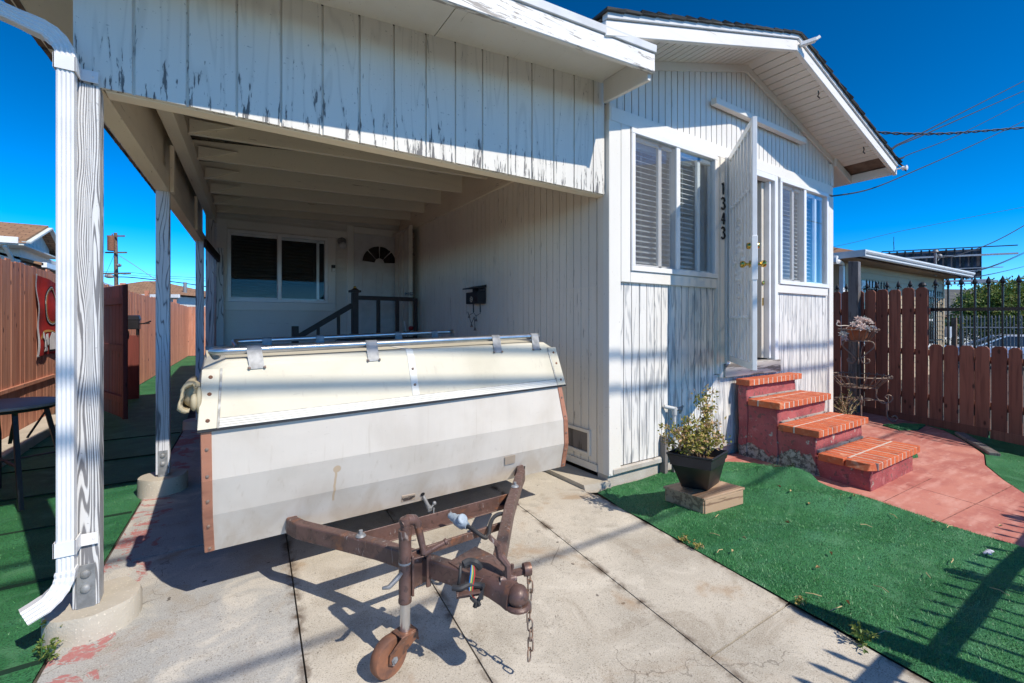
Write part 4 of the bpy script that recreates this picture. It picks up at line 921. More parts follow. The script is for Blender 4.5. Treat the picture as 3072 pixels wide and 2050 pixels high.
def lidp(t_, s_, off=.0):       # point on the lid face: t along the width, s up the face
    i = 0; pr = [lerp(LL[j], LR[j], t_) for j in range(n_)]
    s2 = s_ * 2; a = pr[0] if s2 < 1 else pr[1]; b = pr[1] if s2 < 1 else lerp(LL[2], LR[2], t_)
    return lerp(a, b, s2 % 1 if s_ < 1 else 1) + Vector((0, -off, 0))
# ribbed lower band and black seal
m = MB()
for j in range(4):
    s0, s1 = .0 + j * .034, .031 + j * .034
    m.hexa([lidp(.035, s0, .004), lidp(.985, s0, .004), lidp(.985, s0, -.01), lidp(.035, s0, -.01), lidp(.035, s1, .004), lidp(.985, s1, .004), lidp(.985, s1, -.01), lidp(.035, s1, -.01)])
m.build('lid_band', 'trailer_band', lid, .002)
m = MB(); q = [LL[0] + Vector((0, -.006, -.011)), LR[0] + Vector((0, -.006, -.011)), LR[0] + Vector((0, .06, -.011)), LL[0] + Vector((0, .06, -.011))]; m.hexa(q + [p + Vector((0, 0, .009)) for p in q]); m.build('lid_seal', 'rubber', lid)
for t0, t1 in ((.0, .032), (.966, 1.0)):
    m = MB(); vs = []
    for s_ in (.0, .25, .5, .75, .99): vs += [lidp(t0, s_, .005), lidp(t1, s_, .005), lidp(t1, s_, -.01), lidp(t0, s_, -.01)]
    m.add(vs, [(4 * i + k_, 4 * i + (k_ + 1) % 4, 4 * i + 4 + (k_ + 1) % 4, 4 * i + 4 + k_) for i in range(4) for k_ in range(4)] + [(0, 1, 2, 3), (16, 17, 18, 19)])
    c_ = m.build('lid_corner', 'trailer_lid', lid, .002)
    m = MB()
    for s_ in (.12, .5, .83): m.lathe(lidp((t0 + t1) / 2, s_, .005), [(.009, 0), (.007, .004), (.001, .005)], 8, (0, -1, 0))
    m.build('screw', 'rust_orange', c_)
for t_ in (.0345, .9635):
    m = MB(); vs = []
    for s_ in (.0, .33, .66, .99): vs += [lidp(t_ - .0022, s_, .0055), lidp(t_ + .0022, s_, .0055), lidp(t_ + .0022, s_, -.005), lidp(t_ - .0022, s_, -.005)]
    m.add(vs, [(4 * i + k_, 4 * i + (k_ + 1) % 4, 4 * i + 4 + (k_ + 1) % 4, 4 * i + 4 + k_) for i in range(3) for k_ in range(4)] + [(0, 1, 2, 3), (12, 13, 14, 15)]); m.build('lid_seam', 'seam_sealant', lid)
m = MB(); m.hexa([lidp(.036, .136, .003), lidp(.962, .136, .003), lidp(.962, .136, -.01), lidp(.036, .136, -.01), lidp(.036, .142, .003), lidp(.962, .142, .003), lidp(.962, .142, -.01), lidp(.036, .142, -.01)]); m.build('lid_seam', 'seam_sealant', lid)
# centre joint strip running up the lid and over the roof
m = MB(); tc = .467; hw = .0105; vs = []; seq = [lidp(tc, .14)] + [lerp(LL[j], LR[j], tc) for j in range(1, n_)] + [lerp(LL[-1], LR[-1], tc) + Vector((-.03, .95, -.02))]
wv_ = (LR[0] - LL[0]).normalized() * .022
for i, p in enumerate(seq):
    tn = (seq[min(i + 1, len(seq) - 1)] - seq[max(i - 1, 0)]).normalized(); nn = wv_.normalized().cross(tn).normalized()
    if nn.z + -nn.y < 0: nn = -nn
    vs += [p - wv_ + nn * .004, p + wv_ + nn * .004, p + wv_ - nn * .01, p - wv_ - nn * .01]
m.add(vs, [(4 * i + k_, 4 * i + (k_ + 1) % 4, 4 * i + 4 + (k_ + 1) % 4, 4 * i + 4 + k_) for i in range(len(seq) - 1) for k_ in range(4)] + [(0, 1, 2, 3)])
js = m.build('joint_strip', 'trailer_band', lid, .002)
m = MB()
for s_ in (.34, .68): m.lathe(lidp(tc, s_, .006), [(.008, 0), (.006, .004), (.001, .005)], 8, (0, -1, 0))
m.build('screw', 'iron_worn', js)
# roof rails with clip brackets
def rail(P0, P1, ts, turn, rad=.0195):
    m = MB(); d = (P1 - P0).normalized(); b = Vector((0, turn, 0)); pts = [P0 + d * .02 + b * 1.0 + Vector((0, 0, -.03)), P0 + d * .004 + b * .75, P0 + d * .004 + b * .3, P0 + d * .03 + b * .05, P0 + d * .07] + [lerp(P0, P1, t_ / 10) for t_ in range(1, 10)] + [P1 - d * .07, P1 - d * .03 + b * .05, P1 - d * .004 + b * .3, P1 - d * .004 + b * .75, P1 - d * .02 + b * 1.0 + Vector((0, 0, -.03))]
    m.tube(pts, rad, 10); rl = m.build('roof_rail', 'steel_tube', tr, smooth='auto')
    for t_ in ts:
        p = lerp(P0, P1, t_); m = MB(); w = .032
        arc = [(math.cos(R(a)) * (rad + .003), math.sin(R(a)) * (rad + .003)) for a in range(-60, 241, 30)]
        for x0 in (-w,):
            k0 = len(m.v)
            for (y_, z_) in arc: m.v += [tuple(p + d * -w + Vector((0, y_, z_))), tuple(p + d * w + Vector((0, y_, z_)))]
            for i in range(len(arc) - 1): m.f.append([k0 + 2 * i, k0 + 2 * i + 1, k0 + 2 * i + 3, k0 + 2 * i + 2]); m.r.append(.5); m.mi.append(0)
        f0 = p + Vector((0, -rad - .003, .0))
        if turn > 0:
            tl = (p.x - LL[0].x) / (LR[0].x - LL[0].x); g1_, g2_ = lidp(tl, .985, .006), lidp(tl, .94, .006)
        else: g1_, g2_ = p + Vector((0, -.03, -.04)), p + Vector((0, -.04, -.062))
        for (A1, w1), (B1, w2) in (((f0, w), (g1_, w)), ((g1_, w + .006), (g2_, w + .006))):
            o1 = Vector((0, .004, .002)); m.hexa([B1 - d * w2, B1 + d * w2, B1 + d * w2 + o1, B1 - d * w2 + o1, A1 - d * w1, A1 + d * w1, A1 + d * w1 + o1, A1 - d * w1 + o1])
        br_ = m.build('rail_bracket', 'galvanised', rl)
        m = MB()
        for s_ in (-.032, .032): m.lathe(lerp(g1_, g2_, .55) + d * s_ + Vector((0, -.003, 0)), [(.007, 0), (.005, .004), (.001, .005)], 8, (0, -1, 0))
        m.build('screw', 'iron_worn', br_)
rail(sc((-.03, 2.31, 1.232)), sc((1.835, 2.47, 1.264)), (.085, .37, .795, .965), .09)
rail(Vector((.085, 3.95, 1.212)), Vector((1.93, 4.1, 1.262)), (.12, .33, .70, .90), -.09, .019)
# rolled canvas sticking out at the left end of the lid
m = MB(); b0 = LL[0] + Vector((.012, .05, .150)); vs = []
for i in range(13):         # bundled tent canvas: a fat fold open towards the front
    a = R(70 + 16 * i); r0 = .044 + .008 * math.sin(i * .8)
    for j, (y_, k_) in enumerate(((-.03, .72), (-.045, .95), (-.02, 1.05), (.06, 1.0), (.3, .9))):
        n2 = mnoise.noise(Vector((i * .6, j * .9, 0))) * .010; vs.append(b0 + Vector((-.035 + r0 * k_ * math.cos(a) + n2, y_, -.015 + r0 * 1.35 * k_ * math.sin(a) + n2)))
m.add(vs, [(5 * i + k_, 5 * i + k_ + 1, 5 * i + 6 + k_, 5 * i + 5 + k_) for i in range(12) for k_ in range(4)])
o = m.build('rolled_canvas', 'canvas', tr, smooth=True); s_ = o.modifiers.new('thick', 'SOLIDIFY'); s_.thickness = .012
m = MB(); m.ball(b0 + Vector((-.025, .0, -.035)), .036, (.42, .7, 1.1), r=.2); m.ball(b0 + Vector((-.008, .01, -.03)), .046, (.30, .7, 1.35)); m.ball(b0 + Vector((-.03, .05, -.005)), .052, (.8, .8, 1.15)); m.build('canvas_flap', 'canvas', o, smooth=True)
# notices, crank, latch hole
def facep(px, py, up=0): # point on the lowest front band
    A, B = LV[0], RV[0]; n_ = (B - A).cross(LV[1] - A).normalized(); r = ray(px, py); O = Vector((0, 0, EYE)); t_ = (A - O).dot(n_) / r.dot(n_); return O + r * t_, (n_ if n_.y < 0 else -n_)
F6 = lambda x, y: (500 + x * .53617, 960 + y * .53617)
def plate(corners, name, mat, off=.0015):
    m = MB(); q = [facep(*F6(*c_)) for c_ in corners]; m.prism([p + n_ * off for p, n_ in q], -q[0][1] * off * 1.6); return m.build(name, mat, body)
plate([(672, 1122), (740, 1108), (740, 1168), (674, 1198)], 'notch_shade', 'black_paint'); plate([(1962, 830), (2006, 818), (2002, 848), (1945, 888)], 'notch_shade', 'black_paint')  # black plates paint the shade inside the rail cutouts, which are not cut
lab = plate([(1316, 986), (1390, 972), (1391, 1003), (1314, 1020)], 'caution_label', 'caution')
plate([(1893, 768), (1951, 754), (1948, 800), (1892, 813)], 'worn_sticker', 'copper_trim', .001).data.materials[0] = MATS['caution']
def text(body_, loc, size, nrm, xdir, mat, name, parent, ext=.0006):
    cu = bpy.data.curves.new(name, 'FONT'); cu.body = body_; cu.size = size; cu.extrude = ext; cu.align_x = 'CENTER'
    tmp = bpy.data.objects.new('tmp', cu); COL.objects.link(tmp); bpy.context.view_layer.update()
    me = bpy.data.meshes.new_from_object(tmp.evaluated_get(bpy.context.evaluated_depsgraph_get())); bpy.data.objects.remove(tmp)
    x = xdir.normalized(); z = nrm.normalized(); y = z.cross(x).normalized(); x = y.cross(z)
    M = Matrix((x, y, z)).transposed().to_4x4(); M.translation = loc; me.transform(M); me.materials.clear(); me.materials.append(MATS[mat])
    o = bpy.data.objects.new(name, me); COL.objects.link(o); o.parent = parent; return o
pl, nl = facep(*F6(1352, 996)); xd = (RV[0] - LV[0])
text('CAUTION', pl + nl * .003, .018, nl, xd, 'black_paint', 'lettering', lab)
m = MB()
for j in range(3):
    a, n_ = facep(*F6(1322 + j, 1004 + j * 4.5)); b, _ = facep(*F6(1384 - 6 * j, 991 + j * 4.5)); m.bar(a + n_ * .002, b + n_ * .002, .0012, .0022, nl)
m.build('lettering', 'dark_brown', lab)
ph, nh = facep(*F6(1432, 975)); m = MB()
for i in range(9):
    a = R(25 + i * 16); c_ = ph + xd.normalized() * (.034 * math.cos(a)) + Vector((0, 0, .034 * math.sin(a) - .005)); m.ball(c_ + nh * .001, .0028, n=6)
m.build('lettering', 'black_paint', body)
m = MB(); m.cyl(ph + nh * .001, ph + nh * .003, .013, n=14); m.build('crank_hole', 'black_paint', body)
pc, nc = facep(*F6(1437, 990)); m = MB(); e1 = pc + nc * .07 + Vector((.01, 0, -.02)); m.cyl(pc, e1, .011); m.cyl(e1 - nc * .015, e1 + nc * .012, .014); m.cyl(e1 + Vector((0, 0, -.008)), e1 + Vector((.028, -.004, .022)), .006, n=8); m.ball(e1 + Vector((.03, -.004, .026)), .012, n=8)
m.tube([e1 + Vector((.026, -.004, .0)), e1 + Vector((.022, -.01, -.03)), e1 + Vector((.026, -.012, -.045)), e1 + Vector((.045, -.012, -.048))], .004, 6); m.build('crank', 'galvanised', tr, smooth='auto')
# frame: two rails meeting at the coupler, cross bars
ZF = .315
def gz(x, y, z): return atz(x, y, z)
G2 = lambda x, y: (1050 + x * .44643, 1350 + y * .44643)
CP = gz(*G2(930, 850), .35)                # where the rails meet
RL = gz(*F6(706, 1165), ZF + .02); RR = gz(*F6(1986, 855), ZF + .02)
tips = {}
for nm, P in (('L', RL), ('R', RR)):
    m = MB(); d = (CP - P); back = P + Vector((-.0, .7, .0)); 
    side = 1 if nm == 'L' else -1
    mid = P + d * .10 + Vector((0, 0, .0)); end = CP - d.normalized() * (.02) + Vector((-.035 * side, 0, -.01))
    p0 = P + Vector((0, .25, .0)); path = [p0, P + Vector((0, .02, .005)), P + d * .06 + Vector((-.006 * side, 0, .004)), P + d * .14, P + d * .5, end]
    w, h = .052, .078; vs = []
    for i, p in enumerate(path):
        t_ = (path[min(i + 1, len(path) - 1)] - path[max(i - 1, 0)]).normalized(); sd_ = t_.cross(Vector((0, 0, 1))).normalized(); u = sd_.cross(t_)
        vs += [p + sd_ * a * w / 2 + u * b * h / 2 for a, b in ((-1, -1), (1, -1), (1, 1), (-1, 1))]
    m.add(vs, [(4 * i + k_, 4 * i + (k_ + 1) % 4, 4 * i + 4 + (k_ + 1) % 4, 4 * i + 4 + k_) for i in range(len(path) - 1) for k_ in range(4)] + [(0, 1, 2, 3), tuple(range(len(vs) - 4, len(vs)))])
    fr_o = m.build('frame_rail', 'rust_brown', tr, .008, seg=2)
    m = MB(); q = lerp(P, CP, .40 if nm == 'L' else .30); m.lathe(q + Vector((0, 0, .037)), [(.016, -.004), (.024, .004), (.018, .012), (.009, .014), (.009, .03), (.001, .032)], 12); m.build('rail_bolt', 'pipe_white' if 0 else 'galvanised', fr_o, smooth='auto')
    tips[nm] = P
def cut(P, Q, Y): t_ = (Y - P.y) / (Q.y - P.y); return lerp(P, Q, t_)
for nm, (y0, hh, ww) in {'a': (2.175, .055, .05), 'b': (1.90, .036, .014)}.items():
    A, B = cut(RL, CP, y0), cut(RR, CP, y0 + .03); m = MB()
    if nm == 'a':
        m.bar(A + Vector((0, 0, -.005)), B + Vector((0, 0, -.005)), .006, hh); m.bar(A + Vector((0, -.028, -.032)), B + Vector((0, -.028, -.032)), .055, .006)
    else: m.bar(A + Vector((0, 0, -.01)), B + Vector((0, 0, -.01)), ww, hh)
    m.build('cross_bar', 'rust_brown', tr, .002)
m = MB(); q = [CP + Vector((-.115, .13, .028)), CP + Vector((.04, .18, .028)), CP + Vector((.075, .05, .028)), CP + Vector((.0, -.12, .028)), CP + Vector((-.08, -.02, .028))]; m.prism(q, (0, 0, .006)); m.build('coupler_plate', 'rust_brown', tr, .002)
# coupler: pressed channel tapering to a ball socket
tip = gz(*G2(1128, 975), .355); dirc = (tip - (CP + Vector((0, .03, 0)))); dirc.z = 0; dirc.normalize(); sdc = dirc.cross(Vector((0, 0, 1)))
m = MB(); vs = []; st = [(-.06, .085, .055), (.02, .082, .06), (.10, .058, .06), (.17, .046, .058), (.21, .044, .055)]; C0 = CP + Vector((0, 0, .03))
Ld = (tip - C0).dot(dirc)
for s_, w, h in st:
    c_ = C0 + dirc * (s_ / .21 * (Ld - .01)); c_.z = lerp(C0, tip, max(0, s_) / .21).z + .0
    for a in range(0, 181, 20): vs.append(c_ + sdc * w * math.cos(R(a)) * (1.0 if a in (0, 180) else 1.0) + Vector((0, 0, -.045 + (h + .02) * (math.sin(R(a)) ** .6 if a not in (0, 180) else 0))))
n2 = 10
m.add(vs, [(i * n2 + k_, i * n2 + k_ + 1, (i + 1) * n2 + k_ + 1, (i + 1) * n2 + k_) for i in range(len(st) - 1) for k_ in range(n2 - 1)] + [tuple(range(n2)), tuple(range(4 * n2, 5 * n2))])
m.ball(tip + Vector((0, 0, -.002)), .041, (1, 1, .95), 18); m.lathe(tip + Vector((0, 0, -.046)), [(.040, 0), (.047, .003), (.047, .010), (.040, .018)], 20)
cpo = m.build('coupler', 'rust_brown', tr, smooth='auto')
m = MB(); b = tip - dirc * .055 + Vector((0, 0, .035)); u = b - dirc * .03 + Vector((-.025, .0, .13)); m.tube([b + Vector((0, 0, -.02)), b + Vector((-.002, 0, .05)), u - Vector((-.01, 0, .05)), u], [.014, .013, .016, .015], 8); m.bar(u + Vector((.006, 0, -.01)), u + Vector((-.03, .012, .028)), .03, .012)
m.cyl(b + Vector((.012, 0, -.02)), b + Vector((.018, .0, .05)), .007, n=8); m.cyl(b + Vector((-.03, .01, .0)), b + Vector((.03, -.01, .0)), .012, n=10); m.build('coupler_lever', 'rust_brown', cpo, smooth='auto')
# safety chain
ck = gz(*G2(1195, 800), .40); cb = gz(*G2(1208, 1405), .02); cb.x, cb.y = ck.x + .005, ck.y - .01
zb_ = EYE + (HZ - (1350 + 1405 * .44643)) / FPX * (cb.x * math.sin(YAW) + cb.y * math.cos(YAW)); cb.z = max(zb_, .0)
m = MB(); m.lathe(ck + Vector((-.004, 0, 0)), [(.01, -.018), (.024, -.014), (.026, 0), (.024, .014), (.01, .018)], 14, (1, -.3, 0)); m.bar(ck + Vector((-.09, .03, -.012)), ck + Vector((0, 0, -.004)), .02, .02); m.build('chain_eye', 'rust_brown', tr, smooth='auto')
m = MB(); top_ = ck + Vector((.002, -.004, -.012)); N = max(6, int((top_.z - cb.z) / .037))
for i in range(N):
    t_ = (i + .5) / N; c_ = lerp(top_, cb, t_) + Vector((.006 * math.sin(i * 1.3), 0, 0)); half = (top_.z - cb.z) / N * .66; a = i * R(90) + R(25); hx = Vector((math.cos(a), math.sin(a), 0)); pts = []
    for k_ in range(14):
        th = 2 * math.pi * k_ / 14; pts.append(c_ + hx * .0105 * max(-1, min(1, 1.35 * math.cos(th))) + Vector((0, 0, half * max(-1, min(1, 1.12 * math.sin(th))))))
    m.tube(pts, .0033, 6, True)
m.build('safety_chain', 'iron_worn', tr, smooth=True)
# jack: outer tube, inner tube, crank handle, caster wheel
JY = 1.745; JB = Vector((.600, JY, 0)); zz = lambda py, Yv: aty(*G2(370, py), Yv).z
JX = aty(*G2(370, 800), JY).x; JB.x = JX
m = MB(); zt0, zt1, zt2 = zz(535, JY), zz(1020, JY), zz(1215, JY)
m.lathe((JX, JY, 0), [(.0265, zt1), (.0268, zt1 + .012), (.0248, zt1 + .016), (.0248, zt0 - .03), (.0268, zt0 - .028), (.0268, zt0), (.001, zt0 + .002)], 18); jack = m.build('jack', 'rust_brown', tr, smooth='auto')
m = MB(); m.lathe((JX, JY, 0), [(.0205, zt2 - .03), (.0205, zt1 + .002)], 16); m.build('inner_tube', 'steel_tube', jack, smooth='auto')
m = MB(); m.lathe((JX, JY, zz(755, JY)), [(.0255, -.004), (.0262, 0), (.0255, .004)], 18); m.build('jack_ring', 'galvanised', jack)
hp = [G2(345, 500), G2(390, 470), G2(430, 468), G2(455, 500), G2(470, 570), G2(488, 650), G2(497, 700)]
hy = [JY, JY + .005, JY + .015, JY + .015, JY + .005, JY - .005, JY - .013]; m = MB(); P = [aty(*p, y_) for p, y_ in zip(hp, hy)]
m.tube(P, [.020, .022, .020, .017, .015, .0135, .013], 10); m.lathe((JX, JY, zt0), [(.018, 0), (.018, .02), (.021, .022), (.021, .045), (.012, .05)], 12); hdl = m.build('crank_handle', 'rust_brown', jack, smooth='auto')
m = MB(); m.tube([P[-1], P[-1] + Vector((.03, -.005, .012))], .012, 10); m.tube([P[-1] + Vector((.03, -.005, .012)), P[-1] + Vector((.085, -.01, .028))], .0105, 10); m.lathe(P[-1] + Vector((.085, -.01, .028)), [(.009, 0), (.014, .003), (.014, .012), (.001, .014)], 12, (.085, -.01, .028)); m.build('handle_grip', 'rust_brown', hdl, smooth='auto')
m = MB(); jm = cut(RL, CP, 1.68); m.bar((JX + .02, JY + .005, jm.z), (JX + .11, JY + .035, jm.z), .006, .15, (0, 0, 1)); m.box(JX + .02, JX + .03, JY - .025, JY + .035, jm.z - .085, jm.z + .075); m.bar((JX + .0, JY + .015, jm.z + .06), (JX + .10, JY + .015, jm.z + .06), .07, .006); m.bar((JX + .1, JY, jm.z - .08), (JX + .1, JY, jm.z + .08), .02, .012, (0, 1, 0)); m.build('jack_mount', 'rust_brown', jack, .002)
m = MB(); m.tube([(JX - .02, JY - .015, jm.z + .02), (JX - .045, JY - .025, jm.z + .005), (JX - .075, JY - .03, jm.z - .012), (JX - .10, JY - .03, jm.z - .008)], [.008, .010, .009, .006], 8); m.build('jack_pin', 'galvanised', jack, smooth=True)
# caster: swivelled so that the wheel trails to the left
wr = .077; wc = atz(*G2(262, 1384), zg(1.75) + wr); wa = Vector((.30, -.95, 0)).normalized()    # axle
wdir = Vector((-wa.y, wa.x, 0)).normalized()
m = MB(); m.lathe(wc, [(wr * .30, -.024), (wr * .92, -.022), (wr, -.014), (wr, .014), (wr * .92, .022), (wr * .30, .024)], 30, wa); wh = m.build('jack_wheel', 'rust_orange', jack, smooth='auto')
m = MB(); jt = Vector((JX, JY, zt2))
for sg in (-1, 1):
    o_v = wa * .031 * sg; A_ = [jt + o_v + wdir * -.040 + Vector((0, 0, .005)), jt + o_v + wdir * .036 + Vector((0, 0, .0)), jt + o_v * .95 + wdir * .040 + Vector((0, 0, -.03)), wc + o_v + wdir * .022 + Vector((0, 0, -.012)), wc + o_v + wdir * .0 + Vector((0, 0, -.026)), wc + o_v + wdir * -.022 + Vector((0, 0, -.010)), wc + o_v + wdir * -.02 + Vector((0, 0, .03))]
    m.prism(A_, wa * .004 * sg)
q = [jt + wa * a + wdir * b for a, b in ((-.033, -.04), (.033, -.04), (.033, .036), (-.033, .036))]; m.hexa(q + [p + Vector((0, 0, .006)) for p in q]); q = [jt + wa * a + wdir * b + Vector((0, 0, c_)) for a, b, c_ in ((-.033, .036, 0), (.033, .036, 0), (.033, .041, -.045), (-.033, .041, -.045))]; m.prism(q, wdir * .004)
m.build('wheel_fork', 'rust_brown', wh, .002); m = MB(); m.cyl(wc - wa * .040, wc + wa * .040, .014, n=6); m.cyl(wc - wa * .045, wc + wa * .045, .008, n=10); m.build('axle_bolt', 'galvanised', wh)
# seven pin plug with cable, wiring loom and chain of loose ends
pg = gz(*G2(745, 495), .375); m = MB(); pd_ = (gz(*G2(815, 530), .36) - gz(*G2(670, 440), .38)); pdn = pd_.normalized()
a0 = gz(*G2(672, 440), .38); m.tube([a0, a0 + pdn * .02, a0 + pdn * .022, a0 + pdn * .05, a0 + pdn * .055, a0 + pdn * .10, a0 + pdn * .115, a0 + pdn * .13], [.016, .016, .021, .022, .028, .030, .02, .016], 12); m.lathe(a0 + pdn * .075 + Vector((.0, -.012, .01)), [(.026, 0), (.026, .02), (.022, .024), (.001, .025)], 14, (.1, -.8, .6)); plug = m.build('electric_plug', 'plug_grey', tr, smooth='auto')
m = MB(); e_ = a0 + pdn * .125; B2 = cut(RR, CP, 2.0)
pts = [e_, e_ + pdn * .05, gz(*G2(880, 575), .34), gz(*G2(915, 590), .33), gz(*G2(935, 560), .34), gz(*G2(940, 510), .36), gz(*G2(965, 455), .37), gz(*G2(1010, 430), .37), gz(*G2(1080, 432), .34)]
def smooth_path(p, k=6):
    out = []; p = [Vector(v) for v in p]
    for i in range(len(p) - 1):
        a, b, c_, d_2 = p[max(i - 1, 0)], p[i], p[i + 1], p[min(i + 2, len(p) - 1)]
        for j in range(k): t_ = j / k; out.append(.5 * ((2 * b) + (c_ - a) * t_ + (2 * a - 5 * b + 4 * c_ - d_2) * t_ * t_ + (3 * b - a - 3 * c_ + d_2) * t_ ** 3))
    return out + [p[-1]]
m.tube(smooth_path(pts), .010, 8); m.build('cable', 'rubber', plug, smooth=True)
def gn(x, y, z): return Vector((0, 0, EYE)) + (gz(x, y, z) - Vector((0, 0, EYE))) * .955
m = MB(); w0 = gn(*G2(800, 760), .40)
for i, (mt, dx) in enumerate((('wire_blue', 0), ('wire_yellow', 8), ('wire_green', 16), ('wire_red', 24))):
    m = MB(); m.tube(smooth_path([gn(*G2(818 + dx * .4, 765), .405), gn(*G2(812 + dx, 830), .375), gn(*G2(803 + dx, 900), .34), gn(*G2(805 + dx * .6, 960), .31), gn(*G2(822 + dx * .3, 990), .29), gn(*G2(850, 1010), .27)]), .0032, 6); m.build('loose_wire', mt, tr, smooth=True)
m = MB(); m.tube(smooth_path([gn(*G2(690, 925), .33), gn(*G2(740, 930), .33), gn(*G2(800, 905), .335), gn(*G2(870, 910), .33), gn(*G2(900, 915), .33)]), .011, 8); m.tube(smooth_path([gn(*G2(742, 780), .40), gn(*G2(738, 850), .37), gn(*G2(728, 905), .335)]), .006, 6); m.tube(smooth_path([gn(*G2(760, 770), .405), gn(*G2(800, 750), .41), gn(*G2(850, 760), .405), gn(*G2(870, 790), .38)]), .013, 7)
m.tube(smooth_path([gn(*G2(815, 990), .29), gn(*G2(850, 1020), .27), gn(*G2(880, 980), .29), gn(*G2(885, 930), .31)]), .008, 7); m.bar(gn(*G2(850, 1020), .27), gn(*G2(838, 1060), .25), .012, .012); m.bar(gn(*G2(856, 1020), .27), gn(*G2(868, 1050), .255), .012, .014); m.bar(gn(*G2(885, 940), .31), gn(*G2(880, 1005), .28), .014, .02)
m.build('wiring_loom', 'rubber', tr, smooth='auto')
m = MB(); m.bar(gn(*G2(715, 965), .315), gn(*G2(870, 940), .315), .035, .006); m.bar(gn(*G2(715, 975), .30), gn(*G2(870, 950), .30), .004, .03); m.build('loom_bracket', 'rust_brown', tr)
# chassis and wheels under the body
m = MB()
for x0 in (.35, 1.6): m.box(x0, x0 + .06, 2.7, 4.3, .24, .32)
m.box(.0, 2.1, 3.3, 3.36, .22, .28); m.build('chassis', 'iron_worn', tr)
for x0 in (.03, 1.95):
    m = MB(); m.lathe((x0, 3.45, .24), [(.10, 0), (.16, .01), (.235, .02), (.24, .08), (.235, .13), (.1, .14)], 28, (1, 0, 0)); m.build('wheel', 'tyre', tr, smooth='auto')

# ================================================================== BRICK STEPS
st_ = thing('brick_steps', 'four brick topped steps on rough red painted concrete up to the front door', 'steps', (4.95, 2.0, -.04))
TX0, TX1 = 4.43, 5.50
levels = [(.20, 1.45, 1.86), (.395, 1.85, 2.20), (.59, 2.18, 2.49), (.78, 2.47, 2.615)]
for z, y0, y1 in levels:
    m = MB(); nb = 12; th = .062; w = (TX1 - TX0) / nb; gp = .013; L = .205; chipped = z < .25
    m.box(TX0 + .004 + (w if chipped else 0), TX1 - .004, y0 + .004, y1 - .006, z - th + .002, z - .0025); mo = m.build('tread', 'mortar', st_)
    m = MB()
    for i in range(nb):
        x0, x1 = TX0 + i * w + (gp / 2 if i else 0), TX0 + (i + 1) * w - (gp / 2 if i < nb - 1 else 0); d = L if y1 - y0 > .25 else y1 - y0
        if chipped and i == 0:
            m.hexa([(x0, y0 + .05, z - th), (x1, y0 + .006, z - th), (x1, y0 + d, z - th), (x0, y0 + d, z - th), (x0 + .03, y0 + .035, z - .004), (x1, y0 + .02, z), (x1, y0 + d, z), (x0 + .01, y0 + d, z)]); continue
        m.box(x0, x1, y0 + random.uniform(0, .003), y0 + d, z - th, z + random.uniform(-.0015, .0015))
    y = y0 + L + gp
    if y1 - y > .03:
        for i in range(nb): m.box(TX0 + i * w + gp / 2 * (i > 0), TX0 + (i + 1) * w - gp / 2 * (i < nb - 1), y, y1, z - th, z + random.uniform(-.0015, .001))
    m.build('bricks', 'brick', mo, .004)
def rough(mb, p8, amp=.008, n=14):
    bm = bmesh.new(); vs = [bm.verts.new(p) for p in p8]
    for f in [(3, 2, 1, 0), (4, 5, 6, 7), (0, 1, 5, 4), (1, 2, 6, 5), (2, 3, 7, 6), (3, 0, 4, 7)]: bm.faces.new([vs[i] for i in f])
    bmesh.ops.subdivide_edges(bm, edges=bm.edges[:], cuts=n, use_grid_fill=True)
    for v in bm.verts:
        c_ = v.co; k = mnoise.noise(c_ * 7) * amp + mnoise.noise(c_ * 22) * amp * .5; c_ += Vector((mnoise.noise(c_ * 5 + Vector((9, 0, 0))), mnoise.noise(c_ * 5), 0)) * amp + Vector((k, k, 0))
    bm.verts.index_update(); mb.add([v.co.copy() for v in bm.verts], [[v.index for v in f.verts] for f in bm.faces]); bm.free()
def bx8(x0, x1, y0, y1, z0, z1): return [(x0, y0, z0), (x1, y0, z0), (x1, y1, z0), (x0, y1, z0), (x0, y0, z1), (x1, y0, z1), (x1, y1, z1), (x0, y1, z1)]
m = MB(); yb = FY - .06
for i, (z, y0, y1) in enumerate(levels):
    zlow = -.12 if i == 0 else levels[i - 1][0] - .06
    zl = -.12
    rough(m, bx8(TX0 + .05 - (.008 * i), TX1 - .05, y0 + .045, (levels[i + 1][1] + .05 if i < 3 else yb), zl, z - .058), .010, 22)
base = m.build('step_base', 'step_stucco', st_, smooth=True)
for i in range(3):
    m = MB(); y_ = levels[i + 1][1] + .045; z_ = levels[i][0]; rough(m, bx8(TX0 + .07, TX1 - .07, y_ - .022, y_ + .02, z_ - .02, z_ + .010), .012, 10); m.build('mortar_fillet', 'rubble', st_, smooth=True)

# ================================================================== POT, PLATFORM, PIPE
R6 = lambda x, y: (1780 + x * .26151, 1150 + y * .26151)
pfz = .105
pf = [atz(*R6(*p), pfz) for p in [(1270, 1325), (1740, 1195), (1450, 1115), (800, 1180)]]
pf[2] = pf[1] + (pf[3] - pf[0]); cpf = sum(pf, Vector()) / 4
wp = thing('wooden_platform', 'low weathered plank platform on green turf under the black planter', 'platform', (cpf.x, cpf.y, 0))
m = MB(); dd = [(p - cpf) for p in pf]; m.prism([cpf + d for d in dd], (0, 0, -.018)); m.build('top_board', 'old_wood', wp, .003)
ins = [cpf + d * .93 for d in dd]
for i in range(4):
    a, b = ins[i].copy(), ins[(i + 1) % 4].copy(); a.z = b.z = .035; m = MB(); m.bar(a, b, .02, .104); m.build('side_board', 'old_wood', wp, .003)
